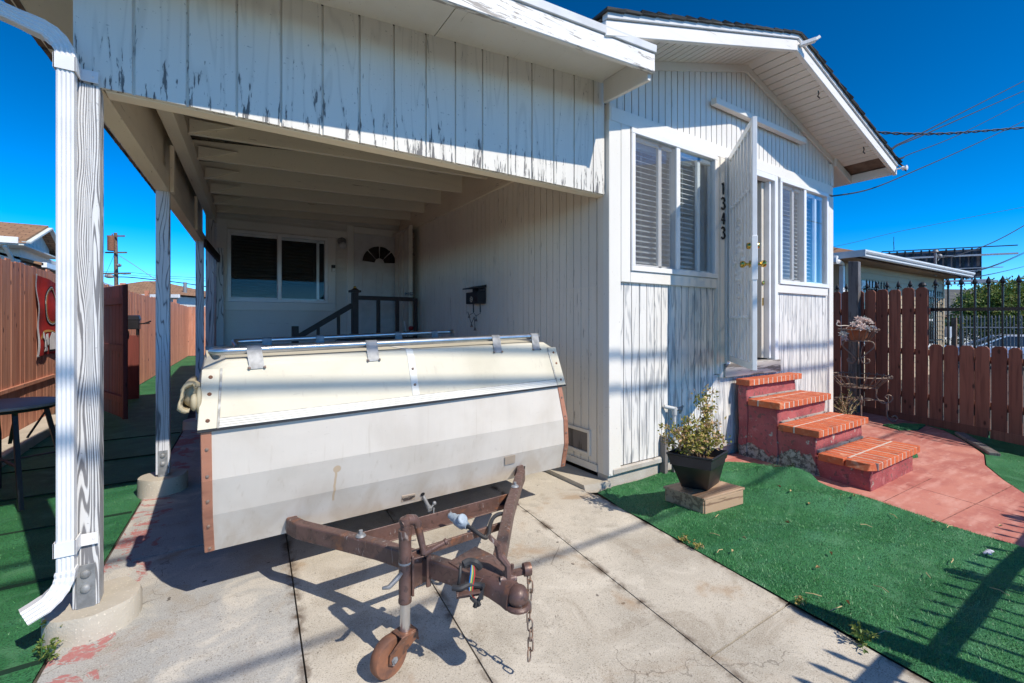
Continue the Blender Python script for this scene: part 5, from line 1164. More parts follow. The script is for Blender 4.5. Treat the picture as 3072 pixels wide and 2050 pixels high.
# tapered square planter
pt = [atz(*R6(*p), .48) for p in [(1365, 875), (1545, 775), (1085, 700), (842, 795)]]
pt[2] = pt[1] + pt[3] - pt[0]; pb_ = [atz(*R6(*p), pfz + .003) for p in [(1310, 1235), (1440, 1140), (1010, 1185)]]
cpt = sum(pt, Vector()) / 4
pb = [pb_[0], pb_[1], pb_[1] + pb_[2] - pb_[0], pb_[2]]
pl_ = thing('planter', 'black square tapered plastic planter on the wooden platform', 'planter', (cpt.x, cpt.y, pfz))
def ring_loft(mb, rings, cap0=True, cap1=True):
    n_ = len(rings[0]); vs = [p for r in rings for p in r]
    fs = [(i * n_ + k, i * n_ + (k + 1) % n_, (i + 1) * n_ + (k + 1) % n_, (i + 1) * n_ + k) for i in range(len(rings) - 1) for k in range(n_)]
    if cap0: fs.append(tuple(range(n_)))
    if cap1: fs.append(tuple(range((len(rings) - 1) * n_, len(rings) * n_)))
    mb.add(vs, fs)
def rs(ring, c, s_, z): return [Vector((c.x + (p.x - c.x) * s_, c.y + (p.y - c.y) * s_, z)) for p in ring]
ct = cpt; band = .405
def at_h(z): t_ = (z - pfz) / (.48 - pfz); return [lerp(pb[i], pt[i], t_) for i in range(4)]
m = MB(); q1 = at_h(.40)
ring_loft(m, [pb, [p for p in q1], rs(at_h(.402), ct, 1.035, .402), rs(pt, ct, 1.0, .47), rs(pt, ct, 1.03, .472), rs(pt, ct, 1.03, .482), rs(pt, ct, .95, .482), rs(pt, ct, .90, .40)], True, False)
m.build('pot', 'black_plastic', pl_, .003)
m = MB(); n_ = 14; vs = []
q = rs(pt, ct, .89, .425)
for i in range(n_ + 1):
    for j in range(n_ + 1): a = lerp(lerp(q[0], q[1], i / n_), lerp(q[3], q[2], i / n_), j / n_); vs.append(a + Vector((0, 0, mnoise.noise(a * 14) * .018)))
m.add(vs, [(i * (n_ + 1) + j, i * (n_ + 1) + j + 1, (i + 1) * (n_ + 1) + j + 1, (i + 1) * (n_ + 1) + j) for i in range(n_) for j in range(n_)]); m.build('soil', 'soil', pl_, smooth=True)

def leaf(vs, fs, rs_, p, d, n, L, W, r):
    d = d.normalized(); s_ = d.cross(n); s_ = s_.normalized() if s_.length > 1e-4 else d.orthogonal().normalized(); u = s_.cross(d); i = len(vs)
    vs += [p, p + d * L * .45 + s_ * W / 2 + u * L * .08, p + d * L, p + d * L * .45 - s_ * W / 2 + u * L * .08]; fs += [(i, i + 1, i + 2), (i, i + 2, i + 3)]; rs_ += [r, r]
def rvec(rr, z=0): v = Vector((rr.gauss(0, 1), rr.gauss(0, 1), rr.gauss(z, 1))); return v.normalized()
def foliage(name, stems, mat, nleaf, L, parent=None, seed=1, clump=3, spread=.02, rbase=None):
    rr = random.Random(seed); vs, fs, rs_ = [], [], []
    for st in stems:
        pts = smooth_path(st, 5)
        for _ in range(nleaf):
            i = rr.randrange(max(1, int(len(pts) * .3)), len(pts)); c_ = pts[i] + rvec(rr) * spread * rr.random(); br = rr.random() if rbase is None else max(0, min(1, rr.gauss(rbase(c_), .2)))
            for _k in range(clump): leaf(vs, fs, rs_, c_ + rvec(rr) * spread * .4, rvec(rr, .3), rvec(rr, .8), L * rr.uniform(.6, 1.2), L * .55 * rr.uniform(.7, 1.1), max(0, min(1, br + rr.gauss(0, .12))))
    me = bpy.data.meshes.new(name); me.from_pydata(vs, [], fs); me.materials.append(MATS[mat]); a = me.attributes.new('rnd', 'FLOAT', 'FACE'); a.data.foreach_set('value', rs_)
    o = bpy.data.objects.new(name, me); COL.objects.link(o)
    if parent is not None:
        o.parent = parent
        if parent.type == 'EMPTY': o.location = -Vector(parent.location)
    return o
shb = thing('potted_shrub', 'sparse shrub with green and dry tan leaves growing in the black planter', 'shrub', (cpt.x, cpt.y, .43))
rr = random.Random(12); stems = []
bq = Vector((cpt.x, cpt.y, .42)); pd0 = cpt.x * math.sin(YAW) + cpt.y * math.cos(YAW)
def atdepth(px, py, dep): r = ray(px, py); return Vector((0, 0, EYE)) + r * dep
targets = [(975, 470), (1085, 400), (800, 500), (830, 640), (1190, 480), (1290, 100), (1385, 60), (1200, 130), (1330, 300), (1440, 600), (1490, 660), (1400, 480), (1310, 420), (1060, 560), (1250, 560), (1000, 620), (1150, 620), (1340, 700), (1150, 740), (930, 560), (1230, 650), (1050, 690)]
for (x, y) in targets:
    e_ = atdepth(*R6(x, y), pd0 + rr.uniform(-.12, .12)); b_ = bq + Vector((rr.uniform(-.05, .05), rr.uniform(-.05, .05), 0))
    if y < 320 and x > 1190: mid = [atdepth(*R6(1290, 560), pd0), atdepth(*R6(1290 + rr.uniform(-10, 10), 330), pd0)]
    else: mid = [lerp(b_, e_, .5) + Vector((rr.uniform(-.03, .03), rr.uniform(-.03, .03), .04))]
    stems.append([b_] + mid + [e_])
m = MB()
for s_ in stems: p = smooth_path(s_, 4); m.tube(p, [.006 - .0045 * i / len(p) for i in range(len(p))], 5)
m.build('stem', 'pole_wood', shb, smooth=True)
foliage('leaves', stems, 'shrub_leaf', 34, .030, shb, 5, 3, .055)
# stand pipe with tap by the wall
tp = thing('standpipe', 'white and grey water pipe with a tap rising beside the house wall', 'pipe', tuple(aty(*R6(930, 900), FY - .07)))
tp.location.z = 0; p0 = aty(*R6(930, 300), FY - .07); px_ = p0.x
m = MB(); m.tube([(px_, FY - .07, 0), (px_, FY - .07, p0.z - .01)], .014, 10); m.lathe((px_, FY - .07, p0.z - .03), [(.022, -.02), (.022, .05), (.001, .051)], 12); m.tube([(px_ - .075, FY - .02, p0.z + .025), (px_ - .01, FY - .075, p0.z + .008)], .018, 10); m.build('pipe', 'pipe_grey', tp, smooth='auto')
m = MB(); m.tube([(px_ + .01, FY - .075, p0.z), (px_ + .05, FY - .08, p0.z - .002), (px_ + .085, FY - .085, p0.z + .015)], [.012, .017, .011], 8); m.ball((px_ + .055, FY - .09, p0.z - .005), .02, n=8); m.cyl((px_ + .08, FY - .10, p0.z + .03), (px_ + .075, FY - .07, p0.z - .045), .01, n=8); m.build('tap', 'galvanised', tp, smooth='auto')
m = MB(); m.box(px_ - .115, px_ - .075, FY - .06, FY - .0, -.02, .34); m.box(px_ - .03, px_ - .015, FY - .09, FY - .06, -.02, .26); m.build('pipe_stake', 'grey_wood', tp, .002)

# ================================================================== PLANT STAND
pc = Vector((7.47, 2.62, 0)); AD = lambda x, y, d=6.28: atdepth(2450 + x * .44652, 650 + y * .44652, d)
pc = AD(280, 1200); pc.z = 0
ps_ = thing('plant_stand', 'tall scrolled wrought iron plant stand beside the brown fence', 'plant stand', tuple(pc))
zp = lambda y: AD(280, y).z
def ring(c, r, z, n_=28): return [(c.x + r * math.cos(2 * math.pi * i / n_), c.y + r * math.sin(2 * math.pi * i / n_), z) for i in range(n_)]
m = MB(); m.cyl((pc.x, pc.y, zp(1205)), (pc.x, pc.y, zp(845)), .017, n=10); m.build('pole', 'iron_black', ps_)
def basket(zb_, zt_, rb, rt, n_, curl):
    m = MB(); m.tube(ring(pc, rb, zb_), .009, 6, True); m.tube(ring(pc, rt, zt_), .009, 6, True); m.tube(ring(pc, rb * .5, zb_), .004, 6, True); m.bar((pc.x - rb, pc.y, zb_), (pc.x + rb, pc.y, zb_), .012, .005); m.bar((pc.x, pc.y - rb, zb_), (pc.x, pc.y + rb, zb_), .012, .005)
    for i in range(n_):
        a = 2 * math.pi * i / n_; u = Vector((math.cos(a), math.sin(a), 0)); pts = [pc + u * rb + Vector((0, 0, zb_)), pc + u * rt + Vector((0, 0, zt_))]
        for k in range(1, 9): t_ = R(90 - 38 * k); pts.append(pc + u * (rt + curl * (1 - .06 * k) * math.cos(t_) + .0) + Vector((0, 0, zt_ + curl * math.sin(t_) * (1 - .06 * k))))
        m.tube(pts, .0062, 5)
    return m.build('basket', 'iron_worn', ps_, smooth=True)
basket(zp(1140), zp(1068), .215, .345, 22, .028); basket(zp(835), zp(760), .125, .215, 16, .02)
def scroll(pts, rad=.009): m.tube(smooth_path(pts, 5), rad, 6)
m = MB(); zq = zp(1205)
m.tube(ring(pc, .16, zp(1222)), .007, 6, True)
for k in range(4):
    a = R(25 + 90 * k); u = Vector((math.cos(a), math.sin(a), 0)); P = lambda r_, y: pc + u * r_ + Vector((0, 0, zp(y)))
    scroll([P(.20, 1145), P(.20, 1205), P(.26, 1240), P(.34, 1232), P(.37, 1205), P(.33, 1185), P(.29, 1200), P(.32, 1215)])
    scroll([P(.02, 1222), P(.20, 1225), P(.30, 1240), P(.31, 1320), P(.34, 1348), P(.39, 1352), P(.42, 1335), P(.39, 1318), P(.36, 1330)], .0105)
    m.bar(P(.30, 1240), P(.30, 1260), .02, .02)
m.build('leg_scrolls', 'iron_worn', ps_, smooth=True)
m = MB()
for k in range(4):
    a = R(20 + 90 * k); u = Vector((math.cos(a), math.sin(a), 0)); P = lambda r_, y: pc + u * r_ + Vector((0, 0, zp(y)))
    scroll([P(.11, 838), P(.16, 845), P(.17, 875), P(.10, 915), P(.03, 955), P(.06, 985), P(.11, 980), P(.12, 960), P(.09, 955)]); scroll([P(.12, 838), P(.05, 870), P(.03, 915), P(.02, 960)], .005); scroll([P(.015, 960), P(.05, 945), P(.06, 965), P(.03, 985)], .005)
m.build('upper_scrolls', 'iron_worn', ps_, smooth=True)
# terracotta pot with succulents
tc_ = thing('terracotta_pot', 'orange clay pot held in the top basket of the iron plant stand', 'pot', (pc.x, pc.y, zp(833)))
m = MB(); h = zp(745) - zp(833); m.lathe((pc.x, pc.y, zp(833)), [(.085, .004), (.125, h * .72), (.128, h * .74), (.142, h * .75), (.146, h), (.128, h), (.120, h * .75), (.001, h * .72)], 24); m.build('pot_body', 'terracotta', tc_, smooth='auto')
sc_ = thing('succulent', 'pale pink rosette succulents spilling over the clay pot', 'succulent', (pc.x, pc.y, zp(745)))
rr = random.Random(4); vs, fs, rl_ = [], [], []
def rosette(c_, up, rad, seed_):
    up = up.normalized(); q = up.orthogonal().normalized(); w = up.cross(q); r0 = rr.random()
    for lay in range(3):
        for k in range(7 - lay):
            a = 2 * math.pi * k / (7 - lay) + lay * .5; el = R(8 + 28 * lay); d = (q * math.cos(a) + w * math.sin(a)) * math.cos(el) + up * math.sin(el); leaf(vs, fs, rl_, c_, d, up, rad * (1 - .22 * lay), rad * .42, max(0, min(1, r0 + rr.gauss(0, .15))))
for x, y, s_, dz in [(300, 700, .07, 0), (280, 688, .06, .02), (330, 705, .075, -.03), (355, 715, .06, -.02), (300, 745, .085, -.16), (325, 750, .08, -.14), (265, 720, .06, -.05), (245, 725, .05, -.08), (375, 745, .05, -.1), (390, 760, .05, -.1), (180, 790, .07, -.03), (185, 815, .06, -.02), (145, 705, .028, .1), (345, 700, .055, .05), (285, 715, .06, -.1), (315, 690, .06, .08)]:
    c_ = AD(x, y, 6.28 + dz); rosette(c_, Vector((-.35, -.5, .8)) + rvec(rr) * .5, s_, 1)
me = bpy.data.meshes.new('rosettes'); me.from_pydata(vs, [], fs); me.materials.append(MATS['succulent_leaf']); a = me.attributes.new('rnd', 'FLOAT', 'FACE'); a.data.foreach_set('value', rl_)
o = bpy.data.objects.new('rosettes', me); COL.objects.link(o); o.parent = sc_; o.location = -sc_.location; so = o.modifiers.new('thick', 'SOLIDIFY'); so.thickness = .006
m = MB(); m.tube(smooth_path([AD(235, 738), AD(190, 733), AD(150, 735), AD(133, 725), AD(140, 708)]), .007, 6); m.tube(smooth_path([AD(235, 740), AD(205, 745), AD(185, 780)]), .005, 6); m.tube(smooth_path([AD(345, 740), AD(375, 750), AD(385, 780)]), .005, 6); m.build('stem', 'succulent_leaf', sc_, smooth=True)
# dry plant in a black tray at the foot of the stand
g0 = AD(200, 1318, 6.05); g0.z = 0
dp = thing('dry_plant', 'straggly dying plant in a low black tray beside the brick steps', 'plant', tuple(g0))
m = MB(); c_ = g0; m.hexa([(c_.x - .2, c_.y - .1, -.01), (c_.x + .22, c_.y - .12, -.01), (c_.x + .22, c_.y + .1, -.01), (c_.x - .2, c_.y + .1, -.01), (c_.x - .22, c_.y - .12, .07), (c_.x + .24, c_.y - .14, .07), (c_.x + .24, c_.y + .12, .07), (c_.x - .22, c_.y + .12, .07)]); m.build('tray', 'black_plastic', dp, .004)
stems = []
for (x, y) in [(110, 1270), (130, 1240), (150, 1215), (175, 1190), (220, 1165), (235, 1190), (250, 1215), (285, 1215), (300, 1235), (270, 1260), (200, 1230), (160, 1265), (125, 1300), (190, 1260)]:
    b_ = g0 + Vector((rr.uniform(-.08, .1), rr.uniform(-.05, .05), .05)); e_ = AD(x, y, 6.05 + rr.uniform(-.1, .1)); stems.append([b_, lerp(b_, e_, .5) + rvec(rr) * .04, e_])
m = MB()
for s_ in stems: p = smooth_path(s_, 4); m.tube(p, [.006 - .004 * i / len(p) for i in range(len(p))], 5)
m.build('stem', 'straw', dp, smooth=True); foliage('leaves', stems, 'dry_leaf', 12, .035, dp, 9, 2, .035)

# ================================================================== RIGHT FENCES
FA, FB = Vector((8.3, 3.45, 0)), Vector((7.63, 1.03, 0))
def fpt(Y, off=0):     # fence line, slightly bowed as measured
    X = 8.262 - .0 + (Y - 3.257) * (.2735) if Y > 1.3 else 7.727 + (Y - 1.3) * .27
    return Vector((X + off, Y, 0))
wf = thing('wooden_fence', 'brown stained dog eared board fence, tall by the house and low towards the street', 'fence', (8.0, 2.2, 0))
m = MB()
def dogear(mb, Y0, Y1, zb_, zt_, th=.018, clip=.032, off=0):
    a, b = fpt(Y0, off), fpt(Y1, off); d = b - a; L = d.length; d.normalize(); n_ = Vector((-d.y, d.x, 0)); n_ = n_ if n_.x < 0 else -n_; ln = random.uniform(-.006, .006)
    pr = [(0, zb_), (L, zb_), (L + ln * .3, zt_ - clip), (L - clip, zt_), (clip, zt_), (ln * .3, zt_ - clip)]
    mb.prism([a + d * u + n_ * th + Vector((0, 0, z)) for u, z in pr], -n_ * th)
ys_t = [3.55, 3.41, 3.257, 3.119, 2.955, 2.781, 2.624, 2.466, 2.307, 2.151, 1.998]
for i in range(len(ys_t) - 1): dogear(m, ys_t[i] - .006, ys_t[i + 1] + .010, -.02 + .09, 1.825 + random.uniform(-.012, .012))
ys_l = [1.994, 1.841, 1.687, 1.537, 1.392, 1.245, 1.12, .985, .85, .71, .57, .43, .29, .15, .0, -.15, -.3, -.45]
for i in range(len(ys_l) - 1): dogear(m, ys_l[i] - .005, ys_l[i + 1] + .009, zg(ys_l[i]) + .09, 1.062 + random.uniform(-.01, .01))
m.build('boards', 'fence_brown', wf, .003)
m = MB()
for z in (1.50, .95, .35): m.bar(fpt(3.5, .03) + Vector((0, 0, z)), fpt(2.0, .03) + Vector((0, 0, z)), .03, .08)
for z in (.90, .35): m.bar(fpt(2.0, .03) + Vector((0, 0, z)), fpt(-.4, .03) + Vector((0, 0, z - .02)), .03, .08)
m.build('rail', 'fence_brown', wf)
m = MB(); m.bar(fpt(3.5, -.012) + Vector((0, 0, .04)), fpt(1.42, -.012) + Vector((0, 0, .015)), .02, .13); m.bar(fpt(1.40, -.010) + Vector((0, 0, .005)), fpt(-.4, -.010) + Vector((0, 0, -.05)), .02, .13); m.build('kickboard', 'fence_brown', wf, .003)
pp = fpt(2.895, -.09)
wpo = MB(); wpo.hexa([(pp.x - .045, pp.y - .065, -.02), (pp.x + .045, pp.y - .065, -.02), (pp.x + .045, pp.y + .065, -.02), (pp.x - .045, pp.y + .065, -.02), (pp.x - .045, pp.y - .065, 2.27), (pp.x + .045, pp.y - .065, 2.26), (pp.x + .045, pp.y + .065, 2.275), (pp.x - .045, pp.y + .065, 2.285)])
tag(wpo.build('wood_post', 'grey_wood', None, .004), 'bare grey timber post standing taller than the brown fence', 'post')
m = MB(); q = ground(2048 + 1960 * .4357, 683 + 1470 * .4357); m.bar(q + Vector((.25, .12, .03)), q + Vector((-.55, -.32, .01)), .09, .035)
tag(m.build('timber_offcut', 'grey_wood', None, .004), 'old grey timber offcut lying on turf beside the fence', 'timber')
# black iron fence with spear points behind it
irf = thing('iron_fence', 'black iron fence with spear points running behind the brown wooden fence', 'fence', (8.2, 2, 0))
def spear(mb, p, zt_):
    x, y = p.x, p.y
    mb.box(x - .0095, x + .0095, y - .0095, y + .0095, -.05, zt_ - .10)
    z = zt_ - .115; mb.lathe((x, y, z), [(.012, 0), (.017, .008), (.011, .016), (.010, .03), (.026, .052), (.022, .07), (.001, .125)], 8)
    d = Vector((.27, 1, 0)).normalized()
    for sg in (-1, 1):
        P = lambda a, b: Vector((x, y, z)) + d * a * sg + Vector((0, 0, b)); mb.tube([P(.006, .028), P(.02, .038), P(.033, .034), P(.037, .022), P(.028, .016)], .005, 5)
m = MB(); Y = 3.252
tipsY = [3.39, 3.252, 3.114, 2.81 + .146, 2.81, 2.678, 2.541, 2.40, 2.256, 1.971, 1.837, 1.705, 1.573, 1.447, 1.322, 1.187, 1.06, .93, .80, .67, .54, .41, .28, .15, .02, -.11]
for Y in tipsY: spear(m, fpt(Y, .15), 1.905 + .065 * (Y - 1.2) / 2)
m.build('picket', 'iron_black', irf)
m = MB()
for z in (1.515, .30): m.bar(fpt(3.5, .15) + Vector((0, 0, z + .03)), fpt(-.2, .15) + Vector((0, 0, z - .02)), .02, .042)
m.build('rail', 'iron_black', irf)
m = MB(); q = fpt(2.115, .15); m.box(q.x - .03, q.x + .03, q.y - .03, q.y + .03, -.05, 1.85); m.lathe((q.x, q.y, 1.85), [(.042, 0), (.045, .012), (.034, .04), (.012, .055), (.001, .058)], 12); m.build('post', 'iron_black', irf)
# street front fence behind the camera: only its shadow reaches the picture
ff = thing('front_fence', 'black iron picket fence along the street edge, throwing its shadow on the turf', 'fence', (5.2, -.4, 0))
FFY = -.40
m = MB(); X = 2.87
while X < 8.3: m.box(X - .008, X + .008, FFY - .008, FFY + .008, -.08, 1.14); m.lathe((X, FFY, 1.13), [(.008, 0), (.02, .03), (.014, .06), (.001, .10)], 6); X += .133
m.build('picket', 'iron_black', ff)
m = MB(); m.box(2.78, 8.3, FFY - .025, FFY + .025, 1.02, 1.07); m.box(2.78, 8.3, FFY - .02, FFY + .02, .1, .14); m.build('rail', 'iron_black', ff)
m = MB()
for X, w_, h_ in ((2.86, .055, 1.52), (3.87, .035, 1.20), (5.2, .035, 1.2), (6.5, .035, 1.2), (7.8, .035, 1.2)): m.box(X - w_, X + w_, FFY - w_, FFY + w_, -.1, h_); m.lathe((X, FFY, h_), [(w_ * 1.1, 0), (w_, .03), (.001, .05)], 10)
m.build('post', 'iron_black', ff)
fg = thing('driveway_gate', 'end of the black iron driveway gate at the street edge, known by its shadow', 'gate', (2.4, -.36, 0))
m = MB(); X = 2.30
while X < 2.70: m.box(X - .009, X + .009, -.31, -.29, -.05, 1.16); m.lathe((X, -.30, 1.15), [(.009, 0), (.02, .03), (.014, .06), (.001, .10)], 6); X += .135
m.build('picket', 'iron_black', fg); m = MB(); m.box(2.1, 2.72, -.325, -.275, 1.01, 1.06); m.box(2.1, 2.72, -.32, -.28, .1, .14); m.build('rail', 'iron_black', fg)

# ================================================================== NEIGHBOUR HOUSE ON THE RIGHT
nh_ = thing('neighbour_house', 'tan lap sided bungalow with white gutter and barred windows beyond the fence', 'house', (13.8, 6, 0))
NY = 4.0; NX0, NX1 = 10.68, 17.0
m = MB(); z = -.05
while z < 2.62:
    m.hexa([(NX0, NY - .02, z), (NX1, NY - .02, z), (NX1, NY + .1, z), (NX0, NY + .1, z), (NX0, NY - .004, z + .13), (NX1, NY - .004, z + .13), (NX1, NY + .1, z + .13), (NX0, NY + .1, z + .13)])
    m.hexa([(NX0 - .02, NY + .1, z), (NX0 + .1, NY + .1, z), (NX0 + .1, 12, z), (NX0 - .02, 12, z), (NX0 - .004, NY + .1, z + .13), (NX0 + .1, NY + .1, z + .13), (NX0 + .1, 12, z + .13), (NX0 - .004, 12, z + .13)]); z += .13
m.box(NX1 - .1, NX1, NY + .1, 12, -.05, 2.6); m.build('wall', 'neighbour_wall', nh_)
m = MB(); m.box(NX0 - .028, NX0 + .06, NY - .03, NY + .06, -.05, 2.6); m.box(NX1 - .06, NX1 + .01, NY - .03, NY + .06, -.05, 2.6); m.build('corner_board', 'neighbour_wall', nh_)
GX0, GX1, GYF = 9.98, 17.25, 3.5; ez = 2.56
m = MB(); m.box(GX0 + .1, GX1 - .1, GYF + .1, 12.4, ez + .0, ez + .02); m.build('soffit', 'neighbour_trim', nh_)
m = MB(); ap = Vector((0, 0, 1.0)); x0, x1, y0, y1 = GX0 + .05, GX1 - .05, GYF + .05, 12.5; zb0 = ez + .13; hgt = 2.4 * .30; xm0, xm1, ym0, ym1 = x0 + 3.6, x1 - 3.6, y0 + 3.6, y1 - 3.6; zt0 = zb0 + 3.6 * .34
m.add([(x0, y0, zb0), (x1, y0, zb0), (x1, y1, zb0), (x0, y1, zb0), (xm0, ym0, zt0), (xm1, ym0, zt0), (xm1, ym1, zt0), (xm0, ym1, zt0)], [(0, 1, 5, 4), (1, 2, 6, 5), (2, 3, 7, 6), (3, 0, 4, 7), (4, 5, 6, 7), (0, 3, 2, 1)]); m.uv = lambda v: (v.x + v.y, v.z * 3); m.build('roof', 'shingle_brown', nh_)
def gutter_prof(): return [(0, 0), (-.045, 0), (-.062, .02), (-.062, .045), (-.082, .065), (-.098, .095), (-.098, .125), (-.084, .125), (0, .125)]
m = MB(); pr = gutter_prof(); m.prism([(GX0, GYF + a, ez + .01 + b) for a, b in pr], (GX1 - GX0, 0, 0)); gt = m.build('gutter', 'metal_edge', nh_, .002)
m = MB(); m.prism([(GX0 - .02, GYF - .10, ez + .01), (GX0 - .02, 12.4, ez + .01), (GX0 - .02, 12.4, ez + .135), (GX0 - .02, GYF - .10, ez + .135)], (.02, 0, 0)); m.build('gutter', 'metal_edge', nh_)
m = MB(); dpx = lambda x, y: aty(2480 + x * .2551, 680 + y * .2551, 3.98)
a_ = aty(2480 + 105 * .2551, 680 + 350 * .2551, 3.7); b_ = dpx(178, 470); m.tube(smooth_path([a_, a_ + Vector((.02, .02, -.10)), (a_ + b_) / 2, b_ + Vector((0, 0, .05)), b_ + Vector((0, 0, -.05))], 4), .045, 6); m.box(b_.x - .045, b_.x + .045, b_.y - .04, b_.y + .03, 0, b_.z); m.build('downspout', 'pipe_white', nh_, smooth='auto')
NQ = lambda x, y: aty(2480 + x * .2551, 680 + y * .2551, NY - .02)
def barred(xl, xr, zt2, zb2, bl, br, btop, bbot, nbar, name='window'):
    m = MB(); t_ = .09; m.box(xl - t_, xl, NY - .04, NY, zb2, zt2); m.box(xr, xr + t_, NY - .04, NY, zb2, zt2); m.box(xl - t_, xr + t_, NY - .045, NY, zt2, zt2 + .12); m.box(xl - t_, xr + t_, NY - .06, NY, zb2 - .09, zb2); w = m.build('window', 'vinyl_white', nh_, .003)
    m = MB(); m.box(xl, xr, NY - .03, NY - .022, zb2, zt2); m.build('pane', 'window_dark', w); m = MB(); m.box(xl, xr, NY - .036, NY - .031, (zb2 + zt2) / 2 - .03, (zb2 + zt2) / 2 + .02); m.build('sash', 'vinyl_white', w)
    m = MB()
    for i in range(nbar): x = bl + (br - bl) * i / (nbar - 1); m.box(x - .009, x + .009, NY - .12, NY - .10, bbot, btop); m.lathe((x, NY - .11, btop), [(.009, 0), (.016, .03), (.001, .08)], 6)
    for z in (btop - .12, bbot + .12): m.box(bl - .02, br + .02, NY - .122, NY - .098, z, z + .025)
    for i in range(nbar - 1):
        if i % 2 == 1: x = (bl + (br - bl) * (i + .5) / (nbar - 1)); m.tube([(x + .05 * math.cos(R(k)), NY - .11, (btop + bbot) / 2 + .3 + .11 * math.sin(R(k))) for k in range(0, 360, 30)], .007, 5, True)
    m.build('window_bars', 'iron_black', w)
wl, wr_ = NQ(420, 500).x, NQ(585, 500).x
barred(wl, wr_, 2.12, .95, wl - .05, NQ(640, 530).x + .05, 2.18, .85, 8)
wl, wr_ = NQ(1100, 700).x + .05, NQ(1250, 700).x
barred(wl, wr_, 2.05, .78, wl + .25, NQ(1305, 700).x, 2.12, .75, 7)
m = MB(); q = NQ(1395, 1240); m.box(q.x - .1, q.x + .06, NY - .14, NY - .02, q.z - .15, q.z + .15); m.build('meter_box', 'billboard_rail', nh_)

# ================================================================== THINGS ACROSS THE STREET CORNER
def bq_(x, y, dep): return atdepth(2480 + x * .25506, 680 + y * .25506, dep)
bb = thing('billboard', 'dark back of a large roadside billboard with walkways and struts', 'billboard', tuple(bq_(1300, 900, 62)))
bb.location.z = 0
A_, B_ = bq_(640, 400, 62), bq_(1800, 400, 58); zt0, zb0 = bq_(1300, 290, 60).z, bq_(1300, 620, 60).z; dn = (B_ - A_); dn.z = 0; dn.normalize(); nn = Vector((dn.y, -dn.x, 0))
m = MB(); m.prism([Vector((A_.x, A_.y, zb0)), Vector((B_.x, B_.y, zb0)), Vector((B_.x, B_.y, zt0)), Vector((A_.x, A_.y, zt0))], -nn * .4); m.build('board', 'billboard', bb)
m = MB(); Lb = (B_ - A_).length
for i in range(13): p = A_ + dn * Lb * i / 12 + nn * .2; m.bar(Vector((p.x, p.y, zb0 - .8)), Vector((p.x, p.y, zt0 + .1)), .16, .16, (1, 0, 0))
m.bar(Vector((A_.x, A_.y, zt0 + .2)) + nn * .2, Vector((B_.x, B_.y, zt0 + .2)) + nn * .2 + dn * 3.5, .12, .12); m.build('strut', 'iron_black', bb)
m = MB()
for f, e_ in ((.77, 3.4), (.33, 2), (.24, 0), (-.1, 0), (-.2, 3)): z = zb0 + (zt0 - zb0) * f; m.bar(Vector((A_.x, A_.y, z)) + nn * .5, Vector((B_.x, B_.y, z)) + nn * .5 + dn * e_, .2, .22 if f in (.77, -.1) else .09)
for f, w_, h_ in ((.78, 1.4, .5), (.9, 1.2, .35)): p = A_ + dn * Lb * f + nn * .7; m.bar(Vector((p.x, p.y, zb0 - .9 + h_)), Vector((p.x, p.y, zb0 - .9 + h_)) + dn * w_ * 2, .4, .3)
m.build('walkway', 'billboard_rail', bb)
m = MB(); p = A_ + dn * Lb * .55 - nn * .3; m.cyl((p.x, p.y, -.5), (p.x, p.y, zb0 + 1), .45); m.build('column', 'iron_black', bb)
m = MB(); q = bq_(790, 285, 61); m.bar(q, q + Vector((0, 0, 1.9)), .05, .05, (1, 0, 0)); m.bar(q + Vector((.1, 0, .2)), q + Vector((-.1, 0, 1.2)), .06, .06, (1, 0, 0)); m.build('aerial', 'iron_black', bb)
# service drop mast on the neighbour's roof
mq = bq_(1275, 445, 11.5); mt_ = bq_(1278, 300, 11.5)
sm = thing('service_mast', 'grey pipe service mast with weather cap above the white gutter', 'mast', (mq.x, mq.y, mq.z - .3))
m = MB(); m.cyl((mt_.x, mt_.y, mq.z - .3), mt_, .028); m.lathe(mt_, [(.03, -.02), (.07, 0), (.05, .05), (.001, .06)], 12); m.build('pipe', 'galvanised', sm, smooth='auto')
m = MB(); m.ball(mt_ + Vector((.16, -.04, -.10)), .06, n=8); m.tube(smooth_path([mt_ + Vector((.05, 0, -.02)), mt_ + Vector((.12, -.03, -.16)), mt_ + Vector((.22, -.05, -.1)), mt_ + Vector((.1, -.02, -.22))]), .012, 5); m.build('cable_clamp', 'galvanised', sm, smooth=True)
# grey roofed house
gh = thing('grey_roof_house', 'house with a plain grey shingle roof behind the leafy bush', 'house', tuple(bq_(1600, 1200, 26))); gh.location.z = 0
q0, q1, q2, q3 = bq_(1330, 1055, 30), bq_(1560, 1055, 30), bq_(1870, 735, 35), bq_(1330, 735, 36)
m = MB(); e2_ = bq_(2700, 1050, 32); q4 = bq_(2600, 755, 37)
m.add([q0, e2_, q4, q3], [(0, 1, 2, 3)]); m.add([p + Vector((0, 0, -.15)) for p in (q0, e2_, q4, q3)], [(0, 1, 2, 3)]); m.uv = lambda v: (v.x, v.z * 1.2); m.build('roof', 'shingle_grey', gh)
m = MB(); w0, w1 = q0 + Vector((.3, .4, 0)), e2_ + Vector((0, .4, 0)); m.prism([Vector((w0.x, w0.y, -.8)), Vector((w1.x, w1.y, -.8)), w1, w0], Vector((.5, 3, 0))); m.build('wall', 'cream_wall', gh)
m = MB(); m.bar(q0, e2_, .12, .16); m.build('gutter', 'pole_wood', gh)
